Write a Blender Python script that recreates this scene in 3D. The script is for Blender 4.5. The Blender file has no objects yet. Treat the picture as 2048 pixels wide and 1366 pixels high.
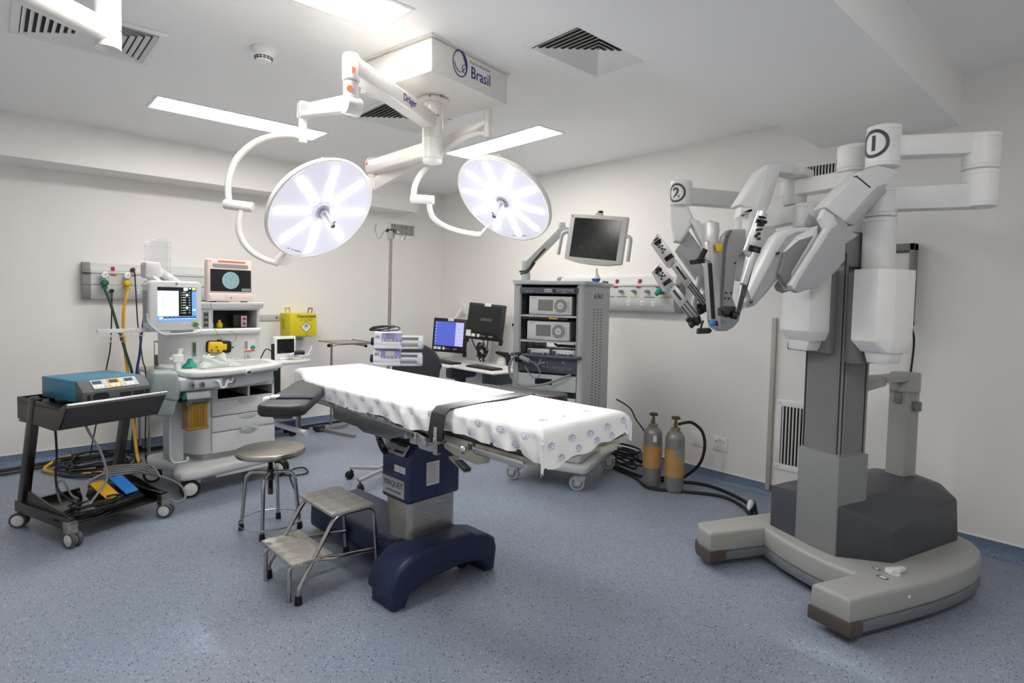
import bpy, bmesh, math, random
from mathutils import Vector, Matrix, Euler
random.seed(7)
SC = bpy.context.scene
COL = SC.collection
PI = math.pi
R = math.radians
V = Vector


# ------------------------------------------------------------------ materials
def _nodes(name):
    m = bpy.data.materials.new(name)
    m.use_nodes = True
    return m, m.node_tree.nodes, m.node_tree.links, m.node_tree.nodes['Principled BSDF']


def srgb(h):
    if isinstance(h, str):
        h = h.lstrip('#')
        c = [int(h[i:i + 2], 16) / 255 for i in (0, 2, 4)]
        c = [x / 12.92 if x <= .04045 else ((x + .055) / 1.055) ** 2.4 for x in c]
        return (*c, 1)
    return (*h[:3], 1)


def mat(name, col, rough=.5, metal=0., var=.04, scale=30., bump=0., bscale=200., coat=0., spec=.5,
        emit=None, estr=0., trans=0., alpha=1., ior=1.45):
    m, N, L, p = _nodes(name)
    c = srgb(col)
    tc = N.new('ShaderNodeTexCoord')
    nz = N.new('ShaderNodeTexNoise')
    nz.inputs['Scale'].default_value = scale
    nz.inputs['Detail'].default_value = 3
    L.new(tc.outputs['Object'], nz.inputs['Vector'])
    mx = N.new('ShaderNodeMixRGB')
    mx.inputs[1].default_value = (*[max(0, x * (1 - var)) for x in c[:3]], 1)
    mx.inputs[2].default_value = (*[min(1, x * (1 + var)) for x in c[:3]], 1)
    L.new(nz.outputs['Fac'], mx.inputs[0])
    L.new(mx.outputs[0], p.inputs['Base Color'])
    p.inputs['Roughness'].default_value = rough
    p.inputs['Metallic'].default_value = metal
    p.inputs['Specular IOR Level'].default_value = spec
    p.inputs['Coat Weight'].default_value = coat
    p.inputs['IOR'].default_value = ior
    if trans:
        p.inputs['Transmission Weight'].default_value = trans
    if alpha < 1:
        p.inputs['Alpha'].default_value = alpha
    if emit is not None:
        p.inputs['Emission Color'].default_value = srgb(emit)
        p.inputs['Emission Strength'].default_value = estr
    if bump:
        n2 = N.new('ShaderNodeTexNoise')
        n2.inputs['Scale'].default_value = bscale
        L.new(tc.outputs['Object'], n2.inputs['Vector'])
        b = N.new('ShaderNodeBump')
        b.inputs['Strength'].default_value = bump
        b.inputs['Distance'].default_value = .002
        L.new(n2.outputs['Fac'], b.inputs['Height'])
        L.new(b.outputs['Normal'], p.inputs['Normal'])
    return m


def brushed(name, col, rough=.3, stretch=(2, 120, 120)):
    m, N, L, p = _nodes(name)
    tc = N.new('ShaderNodeTexCoord')
    mp = N.new('ShaderNodeMapping')
    mp.inputs['Scale'].default_value = stretch
    nz = N.new('ShaderNodeTexNoise')
    nz.inputs['Scale'].default_value = 4
    nz.inputs['Detail'].default_value = 4
    L.new(tc.outputs['Object'], mp.inputs[0])
    L.new(mp.outputs[0], nz.inputs['Vector'])
    rp = N.new('ShaderNodeMapRange')
    rp.inputs[3].default_value = rough - .08
    rp.inputs[4].default_value = rough + .1
    L.new(nz.outputs['Fac'], rp.inputs[0])
    L.new(rp.outputs[0], p.inputs['Roughness'])
    c = srgb(col)
    mx = N.new('ShaderNodeMixRGB')
    mx.inputs[1].default_value = (*[x * .88 for x in c[:3]], 1)
    mx.inputs[2].default_value = (*[min(1, x * 1.08) for x in c[:3]], 1)
    L.new(nz.outputs['Fac'], mx.inputs[0])
    L.new(mx.outputs[0], p.inputs['Base Color'])
    p.inputs['Metallic'].default_value = 1
    return m


# ------------------------------------------------------------------ mesh collector
def TM(loc=(0, 0, 0), rot=(0, 0, 0)):
    return Matrix.Translation(V(loc)) @ Euler(rot).to_matrix().to_4x4()


def frame(o, x, y):
    """matrix with origin o, local X along x, local Y near y, Z = X x Y"""
    x = V(x).normalized()
    z = x.cross(V(y)).normalized()
    y = z.cross(x)
    m = Matrix((x, y, z)).transposed().to_4x4()
    m.translation = V(o)
    return m


def aim(o, z, up=(0, 0, 1)):
    """matrix with local Z along z"""
    z = V(z).normalized()
    u = V(up)
    if abs(z.dot(u.normalized())) > .999:
        u = V((1, 0, 0))
    x = u.cross(z).normalized()
    y = z.cross(x)
    m = Matrix((x, y, z)).transposed().to_4x4()
    m.translation = V(o)
    return m


def catmull(pts, k=6, closed=False):
    P = [V(p) for p in pts]
    n = len(P)
    out = []
    rng = range(n if closed else n - 1)
    for i in rng:
        if closed:
            a, b, c, d = P[(i - 1) % n], P[i], P[(i + 1) % n], P[(i + 2) % n]
        else:
            b, c = P[i], P[i + 1]
            a = P[i - 1] if i else b + (b - c)
            d = P[i + 2] if i + 2 < n else c + (c - b)
        for j in range(k):
            t = j / k
            out.append(.5 * ((2 * b) + (c - a) * t + (2 * a - 5 * b + 4 * c - d) * t * t + (3 * b - a - 3 * c + d) * t ** 3))
    if not closed:
        out.append(P[-1])
    return out


def fillet(pts, r, k=5):
    """round the inner corners of a polyline"""
    P = [V(p) for p in pts]
    out = [P[0]]
    for i in range(1, len(P) - 1):
        a, b, c = P[i - 1], P[i], P[i + 1]
        rr = min(r, (a - b).length * .49, (c - b).length * .49)
        p0 = b + (a - b).normalized() * rr
        p1 = b + (c - b).normalized() * rr
        for j in range(k + 1):
            t = j / k
            out.append((1 - t) ** 2 * p0 + 2 * t * (1 - t) * b + t * t * p1)
    out.append(P[-1])
    return out


def rrect(w, h, r, k=4, cx=0, cy=0):
    """rounded rectangle outline"""
    o = []
    for sx, sy, a0 in ((1, 1, 0), (-1, 1, 90), (-1, -1, 180), (1, -1, 270)):
        for j in range(k + 1):
            a = R(a0 + 90 * j / k)
            o.append((cx + sx * (w / 2 - r) + r * math.cos(a), cy + sy * (h / 2 - r) + r * math.sin(a)))
    return o


class MB:
    def __init__(self, M=None):
        self.bm = bmesh.new()
        self.M = M or Matrix.Identity(4)
        self.mi = 0

    def _merge(self, b, M=None):
        m = self.M @ M if M is not None else self.M
        if m.to_3x3().determinant() < 0:
            bmesh.ops.reverse_faces(b, faces=b.faces)
        vm = {}
        for v in b.verts:
            vm[v] = self.bm.verts.new(m @ v.co)
        for f in b.faces:
            try:
                nf = self.bm.faces.new([vm[v] for v in f.verts])
                nf.material_index = self.mi
                nf.smooth = True
            except ValueError:
                pass
        b.free()
        return self

    def box(self, c, s, rot=(0, 0, 0), bev=0., seg=2, M=None, only=None):
        b = bmesh.new()
        bmesh.ops.create_cube(b, size=1)
        for v in b.verts:
            v.co = V((v.co.x * s[0], v.co.y * s[1], v.co.z * s[2]))
        if bev:
            ed = b.edges[:]
            if only == 'z':
                ed = [e for e in ed if abs(e.verts[0].co.z - e.verts[1].co.z) > 1e-6]
            elif only == 'x':
                ed = [e for e in ed if abs(e.verts[0].co.x - e.verts[1].co.x) > 1e-6]
            elif only == 'y':
                ed = [e for e in ed if abs(e.verts[0].co.y - e.verts[1].co.y) > 1e-6]
            bmesh.ops.bevel(b, geom=ed, offset=bev, segments=seg, affect='EDGES', profile=.5)
        m = TM(c, rot)
        return self._merge(b, M @ m if M is not None else m)

    def bx(self, a, c, bev=0., seg=2, only=None, M=None):
        """box from corner to corner"""
        a, c = V(a), V(c)
        return self.box((a + c) / 2, [abs(x) for x in (c - a)], bev=bev, seg=seg, only=only, M=M)

    def beam(self, p0, p1, w, h, up=(0, 0, 1), bev=0., seg=2, taper=1.):
        """box from p0 to p1: w across, h along up"""
        p0, p1 = V(p0), V(p1)
        m = aim((p0 + p1) / 2, p1 - p0, up)
        b = bmesh.new()
        bmesh.ops.create_cube(b, size=1)
        Ln = (p1 - p0).length
        for v in b.verts:
            k = taper if v.co.z > 0 else 1
            v.co = V((v.co.x * w * k, v.co.y * h * k, v.co.z * Ln))
        if bev:
            bmesh.ops.bevel(b, geom=b.edges[:], offset=bev, segments=seg, affect='EDGES', profile=.5)
        return self._merge(b, m)

    def hull(self, pts, bev=0., seg=2):
        b = bmesh.new()
        vs = [b.verts.new(V(p)) for p in pts]
        r = bmesh.ops.convex_hull(b, input=vs)
        dead = list({e for e in r['geom_interior'] + r['geom_unused'] if isinstance(e, bmesh.types.BMVert)})
        if dead:
            bmesh.ops.delete(b, geom=dead, context='VERTS')
        bmesh.ops.dissolve_limit(b, angle_limit=R(2), verts=b.verts[:], edges=b.edges[:])
        bmesh.ops.recalc_face_normals(b, faces=b.faces[:])
        if bev:
            bmesh.ops.bevel(b, geom=b.edges[:], offset=bev, segments=seg, affect='EDGES', profile=.5, clamp_overlap=True)
        return self._merge(b)

    def cyl(self, p0, p1, r, r1=None, n=24, bev=0., cap=True):
        p0, p1 = V(p0), V(p1)
        L = (p1 - p0).length
        r1 = r if r1 is None else r1
        if bev:
            prof = [(0, 0), (r - bev, 0), (r - bev * .3, bev * .3), (r, bev), (r1, L - bev), (r1 - bev * .3, L - bev * .3), (r1 - bev, L), (0, L)]
        elif cap:
            prof = [(0, 0), (r, 0), (r1, L), (0, L)]
        else:
            prof = [(r, 0), (r1, L)]
        return self.lathe(prof, aim(p0, p1 - p0), n)

    def lathe(self, prof, M=None, n=32, a0=0., a1=2 * PI):
        b = bmesh.new()
        full = abs(a1 - a0 - 2 * PI) < 1e-6
        rings = []
        m = n if full else n + 1
        for r, z in prof:
            if r < 1e-7:
                rings.append([b.verts.new((0, 0, z))])
            else:
                rings.append([b.verts.new((r * math.cos(a0 + (a1 - a0) * i / n), r * math.sin(a0 + (a1 - a0) * i / n), z)) for i in range(m)])
        for A, B_ in zip(rings, rings[1:]):
            for i in range(n):
                j = (i + 1) % m
                if len(A) == 1 and len(B_) == 1:
                    continue
                if len(A) == 1:
                    b.faces.new((A[0], B_[j], B_[i]))
                elif len(B_) == 1:
                    b.faces.new((A[i], A[j], B_[0]))
                else:
                    b.faces.new((A[i], A[j], B_[j], B_[i]))
        return self._merge(b, M)

    def tube(self, pts, r, n=10, k=0, closed=False, cap=True, flat=1.):
        P = catmull(pts, k, closed) if k else [V(p) for p in pts]
        Q = [P[0]]
        for p in P[1:]:
            if (p - Q[-1]).length > 1e-5:
                Q.append(p)
        P = Q
        m = len(P)
        b = bmesh.new()
        rings = []
        up = None
        for i in range(m):
            if closed:
                t = P[(i + 1) % m] - P[i - 1]
            else:
                t = P[min(i + 1, m - 1)] - P[max(i - 1, 0)]
            if t.length < 1e-8:
                t = V((0, 0, 1))
            t.normalize()
            if up is None:
                up = V((0, 0, 1)) if abs(t.z) < .9 else V((1, 0, 0))
            x = up.cross(t)
            if x.length < 1e-4:
                x = t.orthogonal()
            x.normalize()
            y = t.cross(x)
            up = y
            rr = r[i] if isinstance(r, (list, tuple)) else r
            rings.append([b.verts.new(P[i] + x * math.cos(2 * PI * q / n) * rr + y * math.sin(2 * PI * q / n) * rr * flat) for q in range(n)])
        for i in range(m if closed else m - 1):
            A, B_ = rings[i], rings[(i + 1) % m]
            for q in range(n):
                b.faces.new((A[q], A[(q + 1) % n], B_[(q + 1) % n], B_[q]))
        if cap and not closed:
            b.faces.new(rings[0][::-1])
            b.faces.new(rings[-1])
        return self._merge(b)

    def prism(self, poly, h, M=None, bev=0., seg=2, topscale=None):
        """2D outline (CCW) extruded along +Z by h"""
        b = bmesh.new()
        a = [b.verts.new((x, y, 0)) for x, y in poly]
        if topscale:
            cx = sum(p[0] for p in poly) / len(poly)
            cy = sum(p[1] for p in poly) / len(poly)
            t = [b.verts.new((cx + (x - cx) * topscale, cy + (y - cy) * topscale, h)) for x, y in poly]
        else:
            t = [b.verts.new((x, y, h)) for x, y in poly]
        n = len(poly)
        b.faces.new(a[::-1])
        b.faces.new(t)
        for i in range(n):
            b.faces.new((a[i], a[(i + 1) % n], t[(i + 1) % n], t[i]))
        bmesh.ops.recalc_face_normals(b, faces=b.faces[:])
        if bev:
            cap = [e for e in b.edges if abs(e.verts[0].co.z - e.verts[1].co.z) < 1e-7]
            bmesh.ops.bevel(b, geom=cap, offset=bev, segments=seg, affect='EDGES', profile=.5)
        return self._merge(b, M)

    def sphere(self, c, r, s=(1, 1, 1), n=20, M=None):
        b = bmesh.new()
        bmesh.ops.create_uvsphere(b, u_segments=n, v_segments=max(6, n // 2), radius=r)
        m = Matrix.Translation(V(c)) @ Matrix.Diagonal((*s, 1))
        return self._merge(b, M @ m if M is not None else m)

    def torus(self, M, r, t, n=32, k=8):
        pts = [M @ V((r * math.cos(2 * PI * i / n), r * math.sin(2 * PI * i / n), 0)) for i in range(n)]
        return self.tube(pts, t, n=k, closed=True)

    def grid(self, fn, nu, nv, thick=0.):
        b = bmesh.new()
        vs = [[b.verts.new(V(fn(i / nu, j / nv))) for j in range(nv + 1)] for i in range(nu + 1)]
        for i in range(nu):
            for j in range(nv):
                b.faces.new((vs[i][j], vs[i + 1][j], vs[i + 1][j + 1], vs[i][j + 1]))
        bmesh.ops.recalc_face_normals(b, faces=b.faces[:])
        if thick:
            bmesh.ops.solidify(b, geom=b.faces[:], thickness=thick)
        return self._merge(b)

    def scrawl(self, n, size, M, ext=.0004):
        """a line of small print too fine to read: n uneven strokes"""
        r = random.Random(n * 31 + int(size * 1e4))
        x = -n * size * .28
        for k in range(n):
            w, h = size * r.uniform(.28, .5), size * r.choice((.42, .5, .5, .7))
            if r.random() > .14:
                self.bx((x, -size * .25, 0), (x + w, -size * .25 + h, ext), M=M)
            x += size * .56
        return self

    def text(self, s, size, M, ext=.0004, align='CENTER', sx=1., bold=0., sp=1.):
        cu = bpy.data.curves.new('t', 'FONT')
        cu.body = s
        cu.size = size
        cu.align_x = align
        cu.align_y = 'CENTER'
        cu.extrude = ext
        cu.offset = bold
        cu.space_character = sp
        cu.resolution_u = 3
        o = bpy.data.objects.new('t', cu)
        COL.objects.link(o)
        bpy.context.view_layer.update()
        dg = bpy.context.evaluated_depsgraph_get()
        me = bpy.data.meshes.new_from_object(o.evaluated_get(dg))
        b = bmesh.new()
        b.from_mesh(me)
        bpy.data.objects.remove(o)
        bpy.data.meshes.remove(me)
        bpy.data.curves.remove(cu)
        return self._merge(b, M @ Matrix.Diagonal((sx, 1, 1, 1)))

    def build(self, name, mats, parent=None, angle=32, flat=False, kind=None):
        me = bpy.data.meshes.new(name)
        self.bm.to_mesh(me)
        self.bm.free()
        for m in (mats if isinstance(mats, (list, tuple)) else [mats]):
            me.materials.append(m)
        if flat:
            for p in me.polygons:
                p.use_smooth = False
        else:
            me.set_sharp_from_angle(angle=R(angle))
        o = bpy.data.objects.new(name, me)
        COL.objects.link(o)
        if parent is not None:
            o.parent = parent
        if kind:
            o['kind'] = kind
        return o


def tag(o, label, cat, group=None, kind=None):
    o['label'] = label
    o['category'] = cat
    if group:
        o['group'] = group
    if kind:
        o['kind'] = kind
    return o


def thing(name, label, cat, loc=(0, 0, 0), rz=0., group=None):
    o = bpy.data.objects.new(name, None)
    o.empty_display_size = .1
    COL.objects.link(o)
    o.location = loc
    o.rotation_euler = (0, 0, rz)
    return tag(o, label, cat, group)


def copy_tree(o, parent=None):
    c = o.copy()
    COL.objects.link(c)
    if parent is not None:
        c.parent = parent
    for ch in [x for x in bpy.data.objects if x.parent == o]:
        copy_tree(ch, c)
    return c


def castor(parent, p, ang, r=.05, w=.02, name='castor', twin=True, plate=0., m_tyre=None, m_hub=None, m_fork=None, off=None):
    """swivel castor under point p=(x,y) (world-less, thing local); wheel centre trails along ang"""
    off = r * .5 if off is None else off
    x, y = p
    dx, dy = math.cos(ang), math.sin(ang)
    cx, cy = x + dx * off, y + dy * off
    ax = V((-dy, dx, 0))
    c = V((cx, cy, r))
    f = MB()
    top = plate or 2 * r + .02
    f.cyl((x, y, r * 1.5), (x, y, top), r * .22)
    f.box((cx * .4 + x * .6, cy * .4 + y * .6, r * 1.75), (r * 1.5, w * 1.1 if twin else w * 2.2, r * .6), rot=(0, 0, ang), bev=r * .12)
    if not twin:
        for s in (-1, 1):
            f.hull([c + ax * s * w * .75 + V(q) for q in ((dx * r * .3, dy * r * .3, -r * .25), (-dx * r * .3, -dy * r * .3, -r * .25))]
                   + [c + ax * s * w * .95 + V(q) for q in ((dx * r * .3, dy * r * .3, -r * .25), (-dx * r * .3, -dy * r * .3, -r * .25))]
                   + [V((x, y, r * 1.75)) + ax * s * w * k + V((dx * q, dy * q, 0)) for k in (.75, .95) for q in (-r * .3, r * .7)])
    o = f.build(name, m_fork, parent)
    offs = (-w * .75, w * .75) if twin else (0,)
    for s in offs:
        t = MB()
        q = c + ax * s
        prof = [(r * .72, -w / 2), (r * .92, -w / 2), (r, -w * .28), (r, w * .28), (r * .92, w / 2), (r * .72, w / 2)]
        t.lathe(prof, aim(q, ax), 28)
        t.mi = 1
        t.lathe([(0, -w * .52), (r * .6, -w * .52), (r * .74, -w * .4), (r * .74, w * .4), (r * .6, w * .52), (0, w * .52)], aim(q, ax), 24)
        t.build('wheel', [m_tyre, m_hub], o)
    return o
# ------------------------------------------------------------------ palette
def floor_material(name, base, dark, light, coving=False):
    m, N, L, p = _nodes(name)
    tc = N.new('ShaderNodeTexCoord')
    big = N.new('ShaderNodeTexNoise'); big.inputs['Scale'].default_value = 2.2; big.inputs['Detail'].default_value = 5
    fine = N.new('ShaderNodeTexNoise'); fine.inputs['Scale'].default_value = 60; fine.inputs['Detail'].default_value = 4
    v1 = N.new('ShaderNodeTexVoronoi'); v1.inputs['Scale'].default_value = 95
    v2 = N.new('ShaderNodeTexVoronoi'); v2.inputs['Scale'].default_value = 130
    for n in (big, fine, v1, v2):
        L.new(tc.outputs['Object'], n.inputs['Vector'])
    mixb = N.new('ShaderNodeMixRGB')
    b = srgb(base)
    mixb.inputs[1].default_value = (*[x * .84 for x in b[:3]], 1)
    mixb.inputs[2].default_value = (*[x * 1.16 for x in b[:3]], 1)
    add = N.new('ShaderNodeMath'); add.operation = 'MULTIPLY_ADD'
    add.inputs[1].default_value = .5; add.inputs[2].default_value = .0
    a2 = N.new('ShaderNodeMath'); a2.operation = 'MULTIPLY_ADD'; a2.inputs[1].default_value = .5
    L.new(big.outputs['Fac'], add.inputs[0])
    L.new(fine.outputs['Fac'], a2.inputs[0]); L.new(add.outputs[0], a2.inputs[2])
    L.new(a2.outputs[0], mixb.inputs[0])

    def fleck(v, thr, chance, col, prev, seed):
        lt = N.new('ShaderNodeMath'); lt.operation = 'LESS_THAN'; lt.inputs[1].default_value = thr
        L.new(v.outputs['Distance'], lt.inputs[0])
        sep = N.new('ShaderNodeSeparateColor'); L.new(v.outputs['Color'], sep.inputs[0])
        gt = N.new('ShaderNodeMath'); gt.operation = 'GREATER_THAN'; gt.inputs[1].default_value = 1 - chance
        L.new(sep.outputs[seed], gt.inputs[0])
        mul = N.new('ShaderNodeMath'); mul.operation = 'MULTIPLY'
        L.new(lt.outputs[0], mul.inputs[0]); L.new(gt.outputs[0], mul.inputs[1])
        mx = N.new('ShaderNodeMixRGB'); mx.inputs[2].default_value = srgb(col)
        L.new(mul.outputs[0], mx.inputs[0]); L.new(prev, mx.inputs[1])
        return mx.outputs[0]
    o = fleck(v1, .34, .20, dark, mixb.outputs[0], 0)
    o = fleck(v2, .36, .22, light, o, 1)
    L.new(o, p.inputs['Base Color'])
    p.inputs['Roughness'].default_value = .38
    p.inputs['Specular IOR Level'].default_value = .35
    return m


def wall_material(name, col, var=.03):
    m, N, L, p = _nodes(name)
    tc = N.new('ShaderNodeTexCoord')
    n1 = N.new('ShaderNodeTexNoise'); n1.inputs['Scale'].default_value = .9; n1.inputs['Detail'].default_value = 4
    n2 = N.new('ShaderNodeTexNoise'); n2.inputs['Scale'].default_value = 240
    for n in (n1, n2):
        L.new(tc.outputs['Object'], n.inputs['Vector'])
    c = srgb(col)
    mx = N.new('ShaderNodeMixRGB')
    mx.inputs[1].default_value = (*[x * (1 - var) for x in c[:3]], 1)
    mx.inputs[2].default_value = (*[min(1, x * (1 + var)) for x in c[:3]], 1)
    L.new(n1.outputs['Fac'], mx.inputs[0]); L.new(mx.outputs[0], p.inputs['Base Color'])
    b = N.new('ShaderNodeBump'); b.inputs['Strength'].default_value = .08; b.inputs['Distance'].default_value = .001
    L.new(n2.outputs['Fac'], b.inputs['Height']); L.new(b.outputs['Normal'], p.inputs['Normal'])
    p.inputs['Roughness'].default_value = .5
    p.inputs['Specular IOR Level'].default_value = .3
    return m


m_floor = floor_material('speckled_blue_vinyl', '#858f9f', '#414b5c', '#b2b8c4')
m_cove = floor_material('blue_vinyl_coving', '#70809a', '#3a475c', '#94a1b4')
m_wall = wall_material('wall_paint', '#efedea')
m_ceil = wall_material('ceiling_paint', '#f8f8f7', .015)
m_white = mat('white_enamel', '#efeeec', .35)
m_whitepl = mat('white_plastic', '#e6e5e3', .42)
m_offwhite = mat('offwhite_plastic', '#d3d3cf', .45)
m_ltgrey = mat('light_grey_plastic', '#bfc3c4', .42)
m_midgrey = mat('mid_grey_plastic', '#8d9091', .45)
m_dkgrey = mat('dark_grey_plastic', '#4b4f53', .5)
m_black = mat('black_plastic', '#17181a', .45)
m_rubber = mat('black_rubber', '#141416', .7)
m_steel = brushed('brushed_steel', '#b8b3aa', .28)
m_chrome = brushed('polished_steel', '#b9b7b3', .16)
m_dksteel = brushed('dark_stainless_steel', '#5d5956', .3)
m_alu = mat('anodised_aluminium', '#c9cacb', .35, metal=.7)
m_red = mat('red_plastic', '#b3202c', .45)
m_orange = mat('orange_red_sticker', '#e8663f', .5)
m_green = mat('green_plastic', '#1c6b52', .45)
m_yellow = mat('yellow_plastic', '#e0bb15', .45)
m_ink = mat('dark_ink', '#2a2d33', .6)
m_blueink = mat('navy_ink', '#2d3478', .5)
m_paper = mat('white_paper_label', '#e4e4e2', .7)
m_brass = mat('brass', '#8c7440', .35, metal=.9)
m_lamp = mat('lit_diffuser', '#ffffff', .5, emit='#fffaf4', estr=20.0)
m_hole = mat('dark_opening', '#101112', .8)
m_grille_dark = mat('dark_duct_interior', '#3a3a39', .8)


# ------------------------------------------------------------------ shell
XR = 4.335          # right wall
YB = 6.158          # back wall
XL, YF = -1.7, -1.7  # walls the picture does not show
HC = 2.747          # main ceiling
BEAM0, BEAM1, BEAMZ = .81, 1.59, 2.538   # dropped beam across the room
HC2 = 2.835


def structure(o, label=None, cat=None):
    o['kind'] = 'structure'
    if label:
        o['label'] = label
    if cat:
        o['category'] = cat
    return o


structure(MB().bx((XL - .1, YF - .1, -.1), (XR + .1, YB + .1, 0)).build('floor', m_floor), 'speckled blue vinyl floor', 'floor')
structure(MB().bx((XL - .1, YB, 0), (XR + .1, YB + .1, 3)).build('wall_back', m_wall), 'white wall behind the anesthesia machine', 'wall')
structure(MB().bx((XR, YF, 0), (XR + .1, YB, 3)).build('wall_right', m_wall), 'white wall behind the grey robot', 'wall')
structure(MB().bx((XL - .1, YF, 0), (XL, YB, 3)).build('wall_left', m_wall), 'white wall outside the picture on the left', 'wall')
structure(MB().bx((XL, YF - .1, 0), (XR, YF, 3)).build('wall_front', m_wall), 'white wall behind the viewer', 'wall')
c = MB()
c.bx((XL, BEAM1, HC), (XR, YB, 3))
c.bx((XL, YF, HC2), (XR, BEAM0, 3))
structure(c.build('ceiling', m_ceil), 'white plaster ceiling', 'ceiling')
structure(MB().bx((XL, BEAM0, BEAMZ), (XR, BEAM1, 3)).build('trim_1', m_ceil), 'dropped white ceiling beam above the robot', 'beam')
# soffit along the back wall, slightly out of square with it
so = MB()
ysf = lambda x: 5.745 + .0215 * x
so.prism([(XL, ysf(XL)), (3.75, ysf(3.75)), (3.75, YB), (XL, YB)], 3 - 2.429, TM((0, 0, 2.429)))
structure(so.build('trim_2', m_wall), 'white soffit along the top of the back wall', 'soffit')


def coving(name, p0, p1, inward, label):
    p0, p1 = V((*p0, 0)), V((*p1, 0))
    d = (p1 - p0)
    inn = V((*inward, 0))
    M = frame(p0, inn, (0, 0, 1))
    if M.to_3x3().col[2].dot(d) < 0:
        M = frame(p1, inn, (0, 0, 1))
    prof = [(0, 0), (.045, 0)] + [(.045 - .04 * math.sin(R(a)), .04 - .04 * math.cos(R(a))) for a in (30, 60, 90)] + [(.005, .088), (0, .088)]
    b = MB()
    b.prism(prof, d.length, M)
    b.mi = 1
    b.prism([(0, .088), (.007, .088), (.006, .094), (0, .094)], d.length, M)
    structure(b.build(name, [m_cove, m_white]), label, 'baseboard')


coving('baseboard_back', (XL, YB), (XR, YB), (0, -1), 'blue coved baseboard along the back wall')
coving('baseboard_right', (XR, YB), (XR, YF), (-1, 0), 'blue coved baseboard along the right wall')
gd = MB().bx((XR - .022, 1.838, .0455), (XR, 1.873, 1.34), bev=.004)
structure(gd.build('trim_3', mat('beige_guard', '#b9b3aa', .5)), 'beige vertical wall guard strip left of the robot', 'trim')


# ------------------------------------------------------------------ ceiling lights
def ceiling_light(x0, y0, x1, y1, label, z=HC):
    cx, cy = (x0 + x1) / 2, (y0 + y1) / 2
    w, d = x1 - x0, y1 - y0
    t = thing('ceiling_light', label, 'ceiling light', (cx, cy, z), 0, 'recessed ceiling lights')
    f = MB()
    e = .018
    for a, c_ in (((-w / 2 - e, -d / 2 - e), (w / 2 + e, -d / 2)), ((-w / 2 - e, d / 2), (w / 2 + e, d / 2 + e)),
                  ((-w / 2 - e, -d / 2), (-w / 2, d / 2)), ((w / 2, -d / 2), (w / 2 + e, d / 2))):
        f.bx((*a, -.006), (*c_, .0))
    f.build('frame', m_white, t)
    MB().bx((-w / 2, -d / 2, -.003), (w / 2, d / 2, .0)).build('diffuser', m_lamp, t)
    return t


ceiling_light(.86, 4.505, 2.04, 4.805, 'long ceiling light at the left, near the back wall soffit')
ceiling_light(3.085, 3.14, 3.345, 4.34, 'long ceiling light above the right surgical lamp head')
ceiling_light(.24, 2.31, 1.435, 2.595, 'bright ceiling light cut by the top edge of the picture')
ceiling_light(.4, -.75, 1.6, -.45, 'ceiling light behind the viewer', HC2)


# ------------------------------------------------------------------ ceiling air diffusers
def air_diffuser(cx, cy, w, d, label):
    t = thing('air_diffuser', label, 'air vent', (cx, cy, HC), 0, 'square ceiling air diffusers')
    f = MB()
    e = .035
    for a, c_ in (((-w / 2, -d / 2), (w / 2, -d / 2 + e)), ((-w / 2, d / 2 - e), (w / 2, d / 2)),
                  ((-w / 2, -d / 2 + e), (-w / 2 + e, d / 2 - e)), ((w / 2 - e, -d / 2 + e), (w / 2, d / 2 - e))):
        f.bx((*a, -.012), (*c_, 0), bev=.003)
    f.build('frame', m_white, t)
    MB().bx((-w / 2 + e, -d / 2 + e, -.002), (w / 2 - e, d / 2 - e, 0)).build('duct_opening', m_grille_dark, t)
    # four triangular fields of sloped blades
    b = MB()
    iw, idp = w - 2 * e, d - 2 * e
    n = 9
    for k in range(n):
        s = 1 - (k + .1) / n
        s2 = s - .9 / n * .62
        for q in range(4):
            ang = q * PI / 2
            hw, hd = (iw / 2, idp / 2)
            def P(sx, sy, sc, z):
                return V((sx * hw * sc, sy * hd * sc, z))
            cs = [((-1, -1), (1, -1)), ((1, -1), (1, 1)), ((1, 1), (-1, 1)), ((-1, 1), (-1, -1))][q]
            a0, a1 = cs
            pts = [P(*a0, s, -.016), P(*a1, s, -.016), P(*a1, s2, -.004), P(*a0, s2, -.004)]
            b.hull(pts + [p + V((0, 0, .0025)) for p in pts])
    b.build('blades', m_white, t, flat=True)
    return t


air_diffuser(2.357, 1.972, .60, .52, 'square ceiling air vent nearest the robot')
air_diffuser(.40, 3.67, .60, .54, 'square ceiling air vent behind the white arm at top left')
air_diffuser(2.26, 3.70, .60, .54, 'square ceiling air vent half hidden behind the surgical lamp column')


# ------------------------------------------------------------------ wall grilles (wall plane frames: x right along wall, y up, z into room)
MW_BACK = lambda x, z: frame((x, YB, z), (1, 0, 0), (0, 0, 1))      # z points to -y
MW_RIGHT = lambda y, z: frame((XR, y, z), (0, -1, 0), (0, 0, 1))    # z points to -x


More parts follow.
